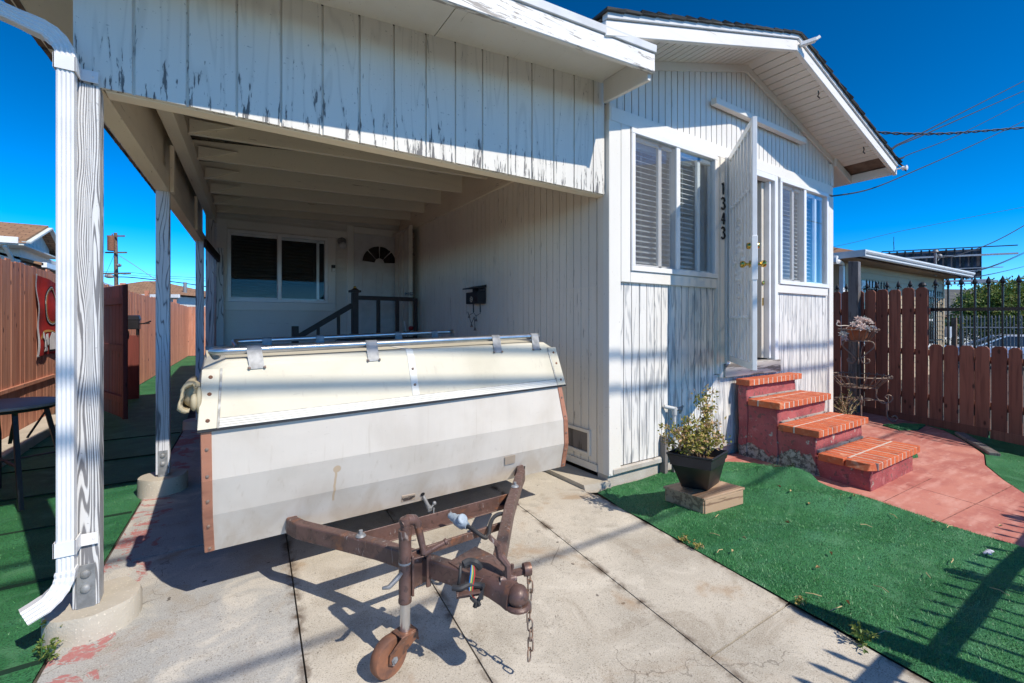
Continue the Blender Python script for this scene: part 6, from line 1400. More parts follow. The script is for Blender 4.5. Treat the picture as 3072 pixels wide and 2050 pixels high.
# bush: trunk, clumps of leaves
def bush(name, label, cat, c, blobs, nper, L, mat, seed, trunk=True, group=None):
    t0 = thing(name, label, cat, (c.x, c.y, 0), group); rr = random.Random(seed); vs, fs, rs_ = [], [], []
    for (b, rad) in blobs:
        for _ in range(int(nper * rad * rad)):
            d = rvec(rr); p = b + Vector((d.x * rad, d.y * rad, d.z * rad * .85)) * (rr.random() ** .35); k = max(0, min(1, rr.gauss(.5, .25)))
            for _k in range(3): leaf(vs, fs, rs_, p + rvec(rr) * L * .5, rvec(rr, .2), rvec(rr, .9), L * rr.uniform(.6, 1.2), L * .45, max(0, min(1, k + rr.gauss(0, .1))))
    me = bpy.data.meshes.new('crown'); me.from_pydata(vs, [], fs); me.materials.append(MATS[mat]); a = me.attributes.new('rnd', 'FLOAT', 'FACE'); a.data.foreach_set('value', rs_)
    o = bpy.data.objects.new('crown', me); COL.objects.link(o); o.parent = t0; o.location = -t0.location
    m = MB()
    for (b, rad) in blobs[::2]: m.tube(smooth_path([(c.x + rr.uniform(-.1, .1), c.y, -.7), lerp(Vector((c.x, c.y, 0)), b, .5) + rvec(rr) * .15, b]), [.06 - .05 * i / 12 for i in range(13)], 6)
    m.build('trunk', 'pole_wood', t0); return t0
BD = 23
bl = []
rr = random.Random(3)
for x, y, r_ in [(1660, 960, .55), (1750, 930, .7), (1850, 890, .75), (1900, 830, .6), (2000, 800, .75), (2100, 850, .8), (2000, 960, .9), (2200, 810, .8), (2300, 830, .9), (2400, 850, .9), (2250, 960, .9), (1800, 1030, .7), (1700, 1060, .55), (2120, 1050, .8), (1920, 1060, .8), (2330, 1050, .8), (2500, 900, 1), (2600, 950, 1), (2450, 1050, .9)]:
    bl.append((bq_(x, y, BD + rr.uniform(-.4, .6)), r_ * 1.35))
bush('leafy_bush', 'big yellow green leafy bush behind a thin railing', 'bush', bq_(2000, 1300, BD), bl, 260, .17, 'bush_leaf', 8)
bl = [(bq_(x, y, 22), r_ * 1.32) for x, y, r_ in [(1560, 1160, .5), (1640, 1170, .5), (1720, 1180, .5), (1800, 1190, .5), (1900, 1190, .55), (2000, 1190, .55), (2100, 1190, .55), (2200, 1190, .55), (2300, 1190, .55), (2400, 1190, .55), (2500, 1190, .55), (1600, 1330, .6), (1800, 1340, .6), (2000, 1340, .6), (2200, 1340, .6), (2400, 1340, .6)]]
bush('dark_hedge', 'dark clipped hedge in shade below the leafy bush', 'hedge', bq_(2000, 1300, 22), bl, 320, .13, 'tree_leaf', 9)
bush('small_plant', 'small spiky plant with pale tips at the end of the railing', 'plant', bq_(1470, 1250, 15), [(bq_(1470, 1130, 15), .22), (bq_(1500, 1180, 15), .25), (bq_(1450, 1170, 15), .2)], 700, .12, 'bush_leaf', 10)
# far railing
fr_ = thing('far_railing', 'thin pale iron railing in front of the leafy bush', 'railing', tuple(bq_(1900, 1400, 14.5))); fr_.location.z = 0
m = MB(); A_, B_ = bq_(1440, 1185, 14.9), bq_(2700, 1190, 14.0); N = 30
for i in range(N): p = lerp(A_, B_, i / (N - 1)); m.box(p.x - .012, p.x + .012, p.y - .012, p.y + .012, -.7, p.z + .30); m.lathe((p.x, p.y, p.z + .30), [(.012, 0), (.02, .02), (.001, .1)], 5)
m.build('picket', 'railing_grey', fr_); m = MB(); m.bar(A_, B_, .03, .035); m.bar(A_ - Vector((0, 0, .85)), B_ - Vector((0, 0, .85)), .03, .035); m.build('rail', 'railing_grey', fr_)
m = MB(); q = bq_(1500, 1200, 14.7); m.box(q.x - .06, q.x + .06, q.y - .06, q.y + .06, -.7, q.z + .35); m.build('post', 'pole_wood', fr_)
# parked car
ca, cb2 = bq_(1440, 1400, 19.5), bq_(2600, 1400, 18.0); roofz = bq_(2000, 1272, 18.8).z; ca.z = cb2.z = roofz - 1.43
cdv = (cb2 - ca); Lc = 4.7; cdv.normalize(); cs = Vector((-cdv.y, cdv.x, 0)); c0 = ca + cdv * .0
car = thing('parked_car', 'pale silver saloon car parked beyond the black iron fence', 'car', tuple(c0 + cdv * Lc / 2 + cs * .8))
CPt = lambda u, w, z: c0 + cdv * u + cs * w + Vector((0, 0, z))
def car_loft(mb, secs):   # secs: (z, [(u,w)...8])
    ring_loft(mb, [[CPt(u, w, z) for (u, w) in s_] for z, s_ in secs])
def outline(u0, u1, w0, w1, c_=.25): return [(u0 + c_, w0), (u1 - c_, w0), (u1, w0 + c_), (u1, w1 - c_), (u1 - c_, w1), (u0 + c_, w1), (u0, w1 - c_), (u0, w0 + c_)]
roofz, bz = 1.43, .95
m = MB(); car_loft(m, [(.20, outline(.12, 4.58, .08, 1.68)), (.35, outline(.0, 4.7, 0, 1.76)), (.62, outline(.0, 4.7, 0, 1.76)), (bz - .06, outline(.12, 4.66, .04, 1.72, .3)), (bz, outline(.5, 4.55, .10, 1.66, .3))]); m.build('body', 'car_paint', car, .03, seg=2)
m = MB(); car_loft(m, [(bz - .01, outline(.95, 4.25, .09, 1.67, .12)), (roofz - .07, outline(1.85, 3.62, .22, 1.54, .15))]); m.build('window', 'car_glass', car, .02)
m = MB(); car_loft(m, [(roofz - .075, outline(1.78, 3.68, .20, 1.56, .18)), (roofz - .02, outline(1.9, 3.55, .26, 1.5, .2)), (roofz, outline(2.1, 3.3, .4, 1.36, .2))])
for (u0, z0, u1, z1) in ((.95, bz - .01, 1.82, roofz - .06), (2.72, bz, 2.72, roofz - .06), (4.25, bz - .01, 3.64, roofz - .06)):
    for w0, w1 in ((.075, .205), (JY, 1.555)): m.bar(CPt(u0, w0, z0), CPt(u1, w1, z1), .07, .05, cs)
m.build('roof', 'car_paint', car, .02)
for u in (.85, 3.75):
    for w in (.0, 1.58): m = MB(); m.lathe(CPt(u, w, .32), [(.12, 0), (.22, .01), (.31, .02), (.32, .10), (.31, .17), (.1, .18)], 24, cs); m.build('wheel', 'tyre', car, smooth='auto')
m = MB(); m.bar(CPt(1.25, -.10, bz + .05), CPt(1.25, .02, bz + .02), .12, .10, (0, 0, 1)); m.build('wing_mirror', 'car_paint', car, .02)

# ================================================================== LEFT SIDE YARD
lf = thing('side_fence', 'tall sunlit cedar board fence along the left boundary of the yard', 'fence', (-2.0, 5, 0))
m = MB(); Y = 2.6
while Y < 8.9:
    w = .14; ln = random.uniform(-.02, .02); m.box(-2.0 + random.uniform(0, .006), -1.982 + random.uniform(0, .004), Y, Y + w - .004, .05, 2.06 + ln); Y += w
m.build('boards', 'fence_cedar', lf, .003); m = MB(); m.box(-2.05, -2.003, 2.6, 8.9, 1.7, 1.79); m.box(-2.05, -2.003, 2.6, 8.9, .3, .39); m.box(-1.982, -1.95, 2.6, 8.9, .58, .62); m.build('rail', 'fence_cedar', lf)
m = MB(); m.box(-1.98, -1.72, 2.6, 8.6, -.03, .09); struct(m.build('kerb', 'footing', None, .01))
ff2 = thing('far_side_fence', 'red cedar fence running away past the open gate', 'fence', (-1.4, 15, 0))
m = MB(); Y = 9.2
while Y < 22:
    X = -1.62 + .042 * (Y - 9); m.box(X, X + .018, Y, Y + .142, .0, 1.97 + random.uniform(-.02, .02)); Y += .146
m.build('boards', 'fence_cedar', ff2, .003); m = MB()
for Y in (11.5, 14, 16.5, 19): X = -1.62 + .042 * (Y - 9); m.box(X - .12, X - .03, Y, Y + .09, 0, 2.12)
m.build('post', 'fence_cedar', ff2)
m = MB(); X = -1.62 + .042 * (22 - 9)
ef = thing('back_fence', 'cedar fence closing the far end of the side yard', 'fence', (0, 22.1, 0))
for i in range(22): m.box(X + i * .146, X + i * .146 + .142, 22.1, 22.118, 0, 1.97)
m.build('boards', 'fence_cedar', ef); m = MB(); m.box(X, X + 3.2, 22.12, 22.16, 1.6, 1.7); m.build('rail', 'fence_cedar', ef)
gt_ = thing('side_gate', 'open dark red plank gate in the side yard', 'gate', (-1.25, 8.4, 0))
g0, g1 = Vector((-1.06, 7.95, 0)), Vector((-1.46, 8.95, 0)); dg = (g1 - g0); Lg = dg.length; dg.normalize(); ng = Vector((-dg.y, dg.x, 0)); ng = ng if ng.x > 0 else -ng
m = MB(); N = 7
for i in range(N): a = g0 + dg * Lg * i / N; b = g0 + dg * (Lg * (i + 1) / N - .006); m.prism([a + Vector((0, 0, .04)), b + Vector((0, 0, .04)), b + Vector((0, 0, 1.87)), a + Vector((0, 0, 1.87))], ng * .018)
m.build('boards', 'gate_red', gt_, .003); m = MB()
for z in (.3, 1.0, 1.65): m.bar(g0 + dg * .01 - ng * .02 + Vector((0, 0, z)), g1 - ng * .02 + Vector((0, 0, z)), .035, .09)
m.bar(g0 - ng * .022 + Vector((0, 0, .05)), g0 - ng * .022 + Vector((0, 0, 1.86)), .04, .06, dg); m.build('rail', 'gate_red', gt_)
m = MB(); q = g0 + dg * .09 + ng * .022 + Vector((0, 0, 1.18)); m.tube([q + Vector((0, 0, .07)), q + ng * .03 + dg * .03 + Vector((0, 0, .05)), q + ng * .035 + dg * .04, q + ng * .03 + dg * .03 + Vector((0, 0, -.05)), q + Vector((0, 0, -.07))], .007, 6); m.build('handle', 'iron_black', gt_)
# post of the gate with the black letter box
S5 = lambda x, y: (x * .5486, 640 + y * .5486)
gp = atz(*S5(735, 1000), 0.05); gpv = gp
m = MB(); m.box(gp.x - .14, gp.x + .06, gp.y, gp.y + .05, 0, 1.12); tag(m.build('fence_stub', 'gate_red', None, .004), 'short dark red plank panel behind the open gate', 'fence')
bx_ = thing('charcoal_grill', 'black lidded grill standing behind the open side gate', 'grill', (gp.x, gp.y + .25, 0))
dpg = gp.x * math.sin(YAW) + (gp.y + .3) * math.cos(YAW); a_, b_ = atdepth(*S5(690, 550), dpg), atdepth(*S5(755, 635), dpg)
m = MB(); cx_, cy_ = (a_.x + b_.x) / 2, (a_.y + b_.y) / 2; m.box(cx_ - .14, cx_ + .11, cy_ - .12, cy_ + .12, b_.z, b_.z + .17); m.hexa([(cx_ - .15, cy_ - .13, b_.z + .17), (cx_ + .12, cy_ - .13, b_.z + .17), (cx_ + .12, cy_ + .13, b_.z + .17), (cx_ - .15, cy_ + .13, b_.z + .17), (cx_ - .15, cy_ - .05, b_.z + .24), (cx_ + .10, cy_ - .05, b_.z + .24), (cx_ + .10, cy_ + .12, b_.z + .26), (cx_ - .15, cy_ + .12, b_.z + .26)]); m.build('firebox', 'iron_black', bx_, .01)
m = MB(); q = atdepth(*S5(770, 605), dpg); m.bar(Vector((cx_ + .11, cy_, q.z)), Vector((cx_ + .24, cy_ - .02, q.z + .01)), .12, .02); m.cyl((cx_ + .16, cy_, q.z), (cx_ + .27, cy_, q.z + .05), .013); m.build('side_shelf', 'iron_black', bx_)
m = MB()
for sx_ in (-.11, .08):
    for sy_ in (-.09, .09): m.cyl((cx_ + sx_, cy_ + sy_, 0), (cx_ + sx_, cy_ + sy_, b_.z + .05), .015)
m.build('leg', 'iron_black', bx_)
# banner on the fence
fx = -1.968
fl = thing('banner', 'red cloth banner with a ringed emblem hanging on the cedar fence behind the downspout', 'banner', tuple(atx(*S5(240, 560), fx)))
TLb, BLb = atx(*S5(193, 335), fx), atx(*S5(195, 783), fx); TRb, BRb = atx(*S5(420, 392), fx), atx(*S5(420, 775), fx)
TRb.y = BRb.y = TLb.y + .98; TRb.z = TLb.z - .06; BRb.z = BLb.z - .0
def bp(u, v, off=0): p = lerp(lerp(BLb, BRb, u), lerp(TLb, TRb, u), v); return Vector((fx + .012 + off + .012 * math.sin(u * 9 + v * 4) + .008 * math.sin(v * 13), p.y, p.z))
def cloth(name, fn, nu, nv, mat, parent):
    m = MB(); vs = [fn(i / nu, j / nv) for i in range(nu + 1) for j in range(nv + 1)]; k = len(vs); vs += [v + Vector((-.003, 0, 0)) for v in vs]
    W_ = nv + 1; fs = [(i * W_ + j, (i + 1) * W_ + j, (i + 1) * W_ + j + 1, i * W_ + j + 1) for i in range(nu) for j in range(nv)]; fs += [tuple(x + k for x in f[::-1]) for f in fs]
    m.add(vs, fs); return m.build(name, mat, parent, smooth=True)
cl = cloth('cloth', lambda u, v: bp(u, v), 24, 24, 'red_cloth', fl)
cloth('hem', lambda u, v: bp(u * .055 - .01, v * 1.02 - .01, .004), 4, 20, 'white_cloth', fl)
def arcstrip(cu, cv, ru, rv, w, a0, a1, mat, off): 
    return cloth('emblem', lambda u, v: bp(cu + (ru - w * v) * math.cos(R(a0 + (a1 - a0) * u)), cv + (rv - w * v * .9) * math.sin(R(a0 + (a1 - a0) * u)), off), 28, 2, mat, fl)
arcstrip(.62, .66, .30, .27, .05, 0, 360, 'black_cloth', .005); arcstrip(.62, .66, .285, .258, .012, 0, 360, 'white_cloth', .008); arcstrip(.62, .66, .262, .238, .014, 0, 360, 'gold_cloth', .008)
cloth('emblem', lambda u, v: bp(.09 + u * .85, .20 + .20 * math.sin(R(30 + 120 * u)) - .10 + v * .028, .005), 20, 2, 'gold_cloth', fl)
def blob(pts, mat, off): 
    m = MB(); m.prism([bp(u, v, off) for u, v in pts], (.002, 0, 0)); return m.build('emblem', mat, fl)
for mat_, off, g_ in (('black_cloth', .007, .018), ('white_cloth', .012, 0)):
    for P in ([(.20, .10), (.34, .10), (.33, .18), (.30, .19), (.31, .27), (.25, .30), (.18, .22), (.24, .18)], [(.18, .05), (.40, .05), (.38, .09), (.33, .10), (.22, .09)], [(.40, .12), (.46, .14), (.47, .28), (.40, .27), (.36, .20)], [(.52, .06), (.7, .06), (.7, .28), (.6, .30), (.5, .2)], [(.76, .06), (.92, .08), (.9, .28), (.8, .30)]):
        cu_, cv_ = sum(p[0] for p in P) / len(P), sum(p[1] for p in P) / len(P); blob([(cu_ + (u - cu_) * (1 + g_ * 9) + g_ * .3, cv_ + (v - cv_) * (1 + g_ * 9) - g_ * .4) for u, v in P], mat_, off)
m = MB(); q = bp(.02, 0, .008); m.tube([q + Vector((0, .012 * math.cos(R(k)), .012 * math.sin(R(k)))) for k in range(0, 360, 40)], .004, 5, True); m.build('grommet', 'galvanised', fl)
# patio table and chair
tq = atz(*S5(25, 1040), .74)
tb = thing('patio_table', 'round grey topped metal patio table in the shade beside the carport', 'table', (tq.x, tq.y, 0))
m = MB(); m.lathe((tq.x, tq.y, .715), [(.001, 0), (.31, 0), (.318, .006), (.318, .022), (.308, .026), (.001, .026)], 40); m.build('tabletop', 'table_top', tb, smooth='auto')
m = MB(); m.tube(ring(tq, .27, .70), .012, 6, True); m.build('ring', 'iron_black', tb)
for k in range(4): a = R(-62 + 90 * k); u = Vector((math.cos(a), math.sin(a), 0)); m = MB(); m.bar(tq + u * .22 + Vector((0, 0, .71 - tq.z)), tq + u * .36 + Vector((0, 0, -tq.z)), .028, .028); m.bar(tq + u * .12 + Vector((0, 0, .45 - tq.z)), tq + u * .25 + Vector((0, 0, .69 - tq.z)), .02, .01); m.build('leg', 'iron_black', tb)
m = MB()
for k in range(2): a = R(28 + 90 * k); u = Vector((math.cos(a), math.sin(a), 0)); m.bar(tq - u * .30 + Vector((0, 0, .30 - tq.z)), tq + u * .30 + Vector((0, 0, .30 - tq.z)), .014, .014)
m.build('stretcher', 'iron_black', tb)
chq = atz(*S5(-25, 1200), .0); dch = chq
ch = thing('patio_chair', 'black metal patio chair at the left edge behind the round table', 'chair', (-1.72, 5.15, 0))
cx_, cy_ = -1.72, 5.15
m = MB(); m.box(cx_ - .22, cx_ + .22, cy_ - .22, cy_ + .22, .43, .45); m.build('seat', 'iron_black', ch, .01)
m = MB(); top_z = atdepth(*S5(25, 868), cx_ * math.sin(YAW) + cy_ * math.cos(YAW)).z
for s_ in (-.21, .21): m.tube([(cx_ + .21, cy_ + s_, .0), (cx_ + .21, cy_ + s_, .45), (cx_ + .17, cy_ + s_, top_z)], .014, 8); m.tube([(cx_ - .2, cy_ + s_, 0), (cx_ - .2, cy_ + s_, .45)], .014, 8)
m.build('leg', 'iron_black', ch); m = MB(); m.bar((cx_ + .175, cy_ - .21, top_z), (cx_ + .175, cy_ + .21, top_z), .02, .06); 
for i in range(5): y_ = cy_ - .16 + .08 * i; m.bar((cx_ + .205, y_, .5), (cx_ + .18, y_, top_z - .1), .05, .008, (1, 0, 0))
m.build('backrest', 'iron_black', ch)

# neighbour house on the left with gable end
lh = thing('gabled_house', 'pale house with brown shingle roof and white slatted gable beyond the cedar fence', 'house', (-7, 21, 0))
GX = -5.0; n1, n2, na = atx(*S5(75, 165), GX), atx(*S5(291, 240), GX), atx(*S5(205, 84), GX)
zE = (n1.z + n2.z) / 2; 
m = MB(); yA, yB, yM = n1.y, n2.y, na.y
for ya, sg in ((yA, -1), (yB, 1)):
    m.hexa([(-14, ya, zE), (GX + .25, ya, zE), (GX + .25, yM, na.z), (-14, yM, na.z), (-14, ya, zE + .12), (GX + .25, ya, zE + .12), (GX + .25, yM, na.z + .12), (-14, yM, na.z + .12)])
m.uv = lambda v: (v.x, v.z * 2.3); m.build('roof', 'shingle_brown', lh)
m = MB(); grooved(m, (GX, yB - .45), (GX, yA + .45), const(zE + .05), lambda s_: na.z - abs(yB - .45 - s_ - yM) * (na.z - zE) / (yM - yA) - .02, .32, (1, 0), gw=.03, gd=.03); m.build('gable', 'green_white', lh)
for ya in (yA, yB):
    m = MB(); m.bar((GX + .26, ya, zE + .03), (GX + .26, yM, na.z + .03), .05, .2, (1, 0, 0)); m.build('rake_board', 'green_white', lh)
m = MB(); m.box(-14, GX + .1, yA - .06, yA + .02, zE - .02, zE + .16); m.build('gutter', 'vinyl_white', lh)
m = MB(); m.box(-14, GX + .2, yA + .02, yB, zE - .06, zE - .02); m.build('soffit', 'green_white', lh)
m = MB(); m.box(-13.5, GX - .1, yA + .9, yB + 8, 0, zE - .06); m.build('wall', 'cream_wall', lh)
m = MB(); m.bar((GX - .2, yA + .9, zE - .6), (GX - .2, yA + .1, zE - .1), .08, .08); m.build('bracket', 'green_white', lh); m = MB(); m.bar((GX - 1.6, yA + .9, zE - .6), (GX - 1.6, yA + .1, zE - .1), .08, .08); m.build('bracket', 'green_white', lh)
m = MB(); z0 = atx(*S5(150, 245), GX + .2).z; m.hexa([(GX + .4, yA + .9, z0 - .15), (GX + .4, 31, z0 - .15), (GX - 1.5, 31, z0 + .38), (GX - 1.5, yA + .9, z0 + .38), (GX + .4, yA + .9, z0 - .07), (GX + .4, 31, z0 - .07), (GX - 1.5, 31, z0 + .46), (GX - 1.5, yA + .9, z0 + .46)]); m.uv = lambda v: (v.y, v.z * 2.3); m.build('roof', 'shingle_brown', lh)
m = MB(); m.box(GX + .36, GX + .48, yA + .9, 31, z0 - .2, z0 - .05); m.build('gutter', 'vinyl_white', lh); m = MB(); m.box(GX - .2, GX + .0, yA + .9, 31, 0, z0 - .1); m.build('wall', 'cream_wall', lh)
# distant bungalow seen over the gate
dh = thing('distant_bungalow', 'low bungalow with light brown hip roof seen over the side gate', 'house', tuple(atdepth(*S5(800, 470), 36))); dh.location.z = 0
rA, rP, rB, rE = [atdepth(*S5(*p), 36) for p in ((470, 440), (745, 362), (1130, 470), (860, 458))]
m = MB(); zEv = atdepth(*S5(930, 458), 36).z; wv2 = Vector((.84, -.54, 0)); fv = Vector((.54, .84, 0))
e0, e1 = rA.copy(), rB.copy(); e0.z = e1.z = zEv; e0 -= fv * 3; e1 -= fv * 3; pk = rP + fv * 1.5
e2_, e3_ = e1 + fv * 9, e0 + fv * 9; m.add([e0, e1, e2_, e3_, pk - wv2 * .6, pk + wv2 * .6], [(0, 1, 5, 4), (1, 2, 5), (2, 3, 4, 5), (3, 0, 4), (0, 3, 2, 1)]); m.uv = lambda v: (v.x * .7, v.z * 1.6); m.build('roof', 'shingle_brown', dh)
m = MB(); m.bar(e0 - Vector((0, 0, .1)), e1 - Vector((0, 0, .1)), .2, .25); m.build('fascia', 'vinyl_white', dh)
m = MB(); a_, b_ = e0 + fv * .6 + wv2 * .5, e1 + fv * .6 - wv2 * .5; m.prism([Vector((a_.x, a_.y, 0)), Vector((b_.x, b_.y, 0)), Vector((b_.x, b_.y, zEv - .1)), Vector((a_.x, a_.y, zEv - .1))], fv * 7.5); m.build('wall', 'cream_wall', dh)
m = MB(); q = atdepth(*S5(1012, 420), 35); m.cyl((q.x, q.y, zEv - .3), (q.x, q.y, q.z + .6), .12); m.build('chimney', 'galvanised', dh)
# utility pole
PD = 46; q0 = atdepth(*S5(640, 365), PD); q1 = atdepth(*S5(632, 108), PD)
up = thing('utility_pole', 'wooden utility pole with transformer can and crossarms far behind the gate', 'utility pole', (q0.x, q0.y, 0))
m = MB(); m.cyl((q0.x, q0.y, -.3), (q1.x, q1.y, q1.z), .21, .15, 12); m.build('pole', 'pole_wood', up)
m = MB(); q = atdepth(*S5(607, 165), PD - .4); m.lathe(q, [(.28, -.75), (.3, -.7), (.3, .6), (.26, .7), (.1, .75)], 16); m.cyl(q + Vector((.1, 0, .7)), q + Vector((.1, 0, 1.0)), .05); m.build('transformer', 'rust_orange', up)
m = MB()
for y_, w_ in ((125, .9), (215, 1.1), (330, 1.5)): q = atdepth(*S5(634, y_), PD - .25); m.bar(q - wv2 * w_, q + wv2 * w_, .1, .14)
m.build('crossarm', 'pole_wood', up)
m = MB(); q = atdepth(*S5(650, 285), PD - .4); m.ball(q, .22, (1, 1, .8)); m.ball(atdepth(*S5(598, 345), PD - .3), .3, (1.4, .6, .7)); m.build('fitting', 'galvanised', up)
def cable(name, pts, rad, label, mat='wire', group='overhead wires', k=8):
    m = MB(); m.tube(smooth_path(pts, k), rad, 6); o = m.build(name, mat, None, smooth=True); c = Vector(pts[0]); reorigin(o, c); return tag(o, label, 'wire', group)
a = lambda x, y, d=PD: atdepth(*S5(x, y), d)
cable('overhead_wire', [a(585, 350), a(700, 350), a(850, 365), a(1020, 385), a(1300, 430)], .05, 'thick black cable crossing just above the far bungalow roof')
cable('overhead_wire', [a(560, 320), a(720, 325), a(870, 342), a(1020, 350), a(1300, 365)], .018, 'thin wire high above the far bungalow roof')
cable('overhead_wire', [a(640, 330), a(720, 340), a(870, 352), a(1020, 362), a(1300, 385)], .018, 'thin wire between the black cable and the highest thin wire')
cable('guy_wire', [a(642, 225, PD), a(720, 275, 42), a(855, 365, 36)], .025, 'pale sloping guy wire from the far utility pole', 'wire_alu', 'guy wires')
cable('guy_wire', [a(625, 225, PD), a(600, 285, 45), a(575, 340, 44)], .016, 'dark guy wire dropping left from the far utility pole', 'wire', 'guy wires')

# ================================================================== OVERHEAD WIRES ON THE RIGHT
S3 = lambda x, y: (2048 + x * .43574, y * .43574)
w = lambda x, y, d: atdepth(*S3(x, y), d)
ins_ = Vector((7.205, 2.05, 3.29))
def service(pts, rad, label): return cable('service_wire', pts, rad, label, group='service wires from the house eave')
service([ins_, w(1440, 1030, 6.2), w(1700, 890, 8), w(2347, 560, 13), w(2800, 320, 18)], .011, 'steepest black service wire leaving the eave insulator')
service([ins_, w(1440, 1034, 6.2), w(1700, 912, 8), w(2347, 628, 13), w(2800, 425, 18)], .011, 'second black service wire leaving the eave insulator')
service([ins_ + Vector((.05, 0, -.03)), w(1500, 1092, 6.4), w(1900, 930, 8.5), w(2347, 703, 13), w(2800, 470, 18)], .007, 'thin lower service wire with a splice near the eave')
m = MB(); a_, b_ = w(1440, 1103, 6.15), w(1525, 1087, 6.45); m.tube([a_, lerp(a_, b_, .2), lerp(a_, b_, .8), b_], [.006, .014, .014, .006], 8); tag(m.build('wire_splice', 'wire'), 'dark sleeve on the thin service wire beside the eave', 'splice')
m = MB(); a_, b_ = w(1395, 1052, 6.0), w(1445, 1022, 6.2); m.tube([a_, lerp(a_, b_, .2), lerp(a_, b_, .8), b_], [.008, .022, .022, .010], 8); tag(m.build('wire_clamp', 'wire'), 'wedge clamp holding the two black service wires at the eave', 'clamp')
cable('overhead_wire', [Vector((6.72, 2.7, w(1020, 1380, 6.1).z)), w(1300, 1300, 6.9), w(1650, 1155, 8.2), w(2000, 1000, 10), w(2347, 835, 12.5), w(2800, 610, 17)], .010, 'long dark wire sloping from the house corner up to the right edge')
m = MB(); pts = smooth_path([w(1240, 905, 24), w(1500, 922, 25), w(1800, 922, 26), w(2050, 905, 27), w(2347, 882, 28), w(2800, 850, 30)], 14)
for ph in (0, math.pi):
    P = [p + Vector((0, math.cos(i * .9 + ph) * .05, math.sin(i * .9 + ph) * .05)) for i, p in enumerate(pts)]; m.tube(P, .035, 6)
o = m.build('twisted_cable', 'wire', None, smooth=True); tag(o, 'twisted bundled cable running level across the sky', 'wire')
c2 = lambda x, y, d: bq_(x, y, d)
cable('overhead_wire', [c2(60, 240, 40), c2(300, 192, 40), c2(800, 70, 42), c2(1200, -10, 44), c2(1900, -150, 46), c2(3400, -430, 50)], .016, 'faint thin wire rising above the brown neighbour roof')
cable('overhead_wire', [mt_ + Vector((.15, -.04, -.1)), c2(1500, 345, 12), c2(1800, 250, 13), c2(2050, 140, 14), c2(2321, -10, 16), c2(2700, -230, 20)], .014, 'thick black service drop swinging up from the grey mast')
cable('overhead_wire', [c2(1640, 580, 12), c2(1780, 510, 16), c2(1900, 480, 20), c2(2100, 405, 26), c2(2321, 305, 32), c2(2700, 130, 40)], .02, 'upper of two close wires right of the billboard')
cable('overhead_wire', [c2(1560, 600, 12), c2(1780, 520, 16), c2(1900, 488, 20), c2(2100, 415, 26), c2(2321, 318, 32), c2(2700, 150, 40)], .016, 'lower of two close wires right of the billboard')
cable('overhead_wire', [c2(1640, 615, 12), c2(1830, 580, 16), c2(2050, 535, 24), c2(2321, 470, 34), c2(2700, 370, 46)], .02, 'lowest wire right of the billboard, just above the spear points')
# street cables behind the camera: their soft shadows cross the house and the drive
for zf_, rad, lb in ((1.065, .024, 'upper street cable behind the viewer, casting a soft line on the siding'), (.785, .024, 'lower street cable behind the viewer, casting a soft line on the trailer'), (-.64, .017, 'street cable behind the viewer, shading the drive near the jack wheel')):
    Yc_ = -2.6; L_h = (FY - Yc_) / .954; zc = zf_ + L_h * math.tan(SUN_EL)
    m = MB(); m.tube([(x, Yc_, zc) for x in (-14, -4, 6, 16, 24)], rad, 6); tag(m.build('street_cable', 'wire', None, smooth=True), lb, 'cable', 'street cables')

# ================================================================== PORCH THINGS UNDER THE CARPORT
L9 = lambda x, y: (600 + x * .29787, 600 + y * .29787); LY = 6.55
lp = lambda x, y, Yv=LY: aty(*L9(x, y), Yv)
m = MB(); m.box(1.62, 2.66, 6.5, 7.66, 0, .76); m.box(1.62, 2.66, 6.46, 7.66, .76, .79); po = thing('porch_deck', 'small dark porch landing with side steps at the rear door', 'porch', (2.1, 7, 0)); m.build('deck', 'dark_brown', po, .004)
m = MB()
for i in range(3): m.box(1.62 - .27 * (i + 1), 1.62 - .27 * i - .003, 6.6, 7.6, 0, .58 - .19 * i)
m.build('step', 'dark_brown', po, .004)
ra = thing('porch_railing', 'dark brown wooden handrail around the porch and its steps', 'railing', (2.0, LY, 0))
def vpost(xa, xb, yt, zb_, wdt=None, name='post', parent=ra, th=.09):
    a_, b_ = lp(xa, yt), lp(xb, yt); m = MB(); m.box(a_.x, b_.x, LY, LY + th, zb_, a_.z); return m.build(name, 'dark_brown', parent, .003), a_, b_
nw, a_, b_ = vpost(1537, 1598, 930, .6, name='newel_post'); m = MB(); cxn = (a_.x + b_.x) / 2; m.box(a_.x - .03, b_.x + .03, LY - .03, LY + .12, a_.z, a_.z + .03); m.hexa([(a_.x - .01, LY - .01, a_.z + .03), (b_.x + .01, LY - .01, a_.z + .03), (b_.x + .01, LY + .1, a_.z + .03), (a_.x - .01, LY + .1, a_.z + .03), (cxn - .02, LY + .025, a_.z + .06), (cxn + .02, LY + .025, a_.z + .06), (cxn + .02, LY + .065, a_.z + .06), (cxn - .02, LY + .065, a_.z + .06)]); m.build('post_cap', 'dark_brown', nw); m = MB(); m.ball((cxn, LY + .045, a_.z + .07), .022); m.build('finial', 'brass', nw, smooth=True)
vpost(930, 995, 1272, 0); vpost(2160, 2193, 992, .6, th=.05); vpost(1783, 1818, 1005, .6, name='baluster', th=.04); vpost(1975, 2008, 1010, .6, name='baluster', th=.04); vpost(1383, 1412, 1140, .3, name='baluster', th=.04); vpost(1178, 1208, 1280, .2, name='baluster', th=.04)
m = MB(); m.bar(lp(1600, 985) + Vector((0, .03, 0)), lp(2160, 1002) + Vector((0, .03, 0)), .05, .06); m.build('top_rail', 'dark_brown', ra, .003)
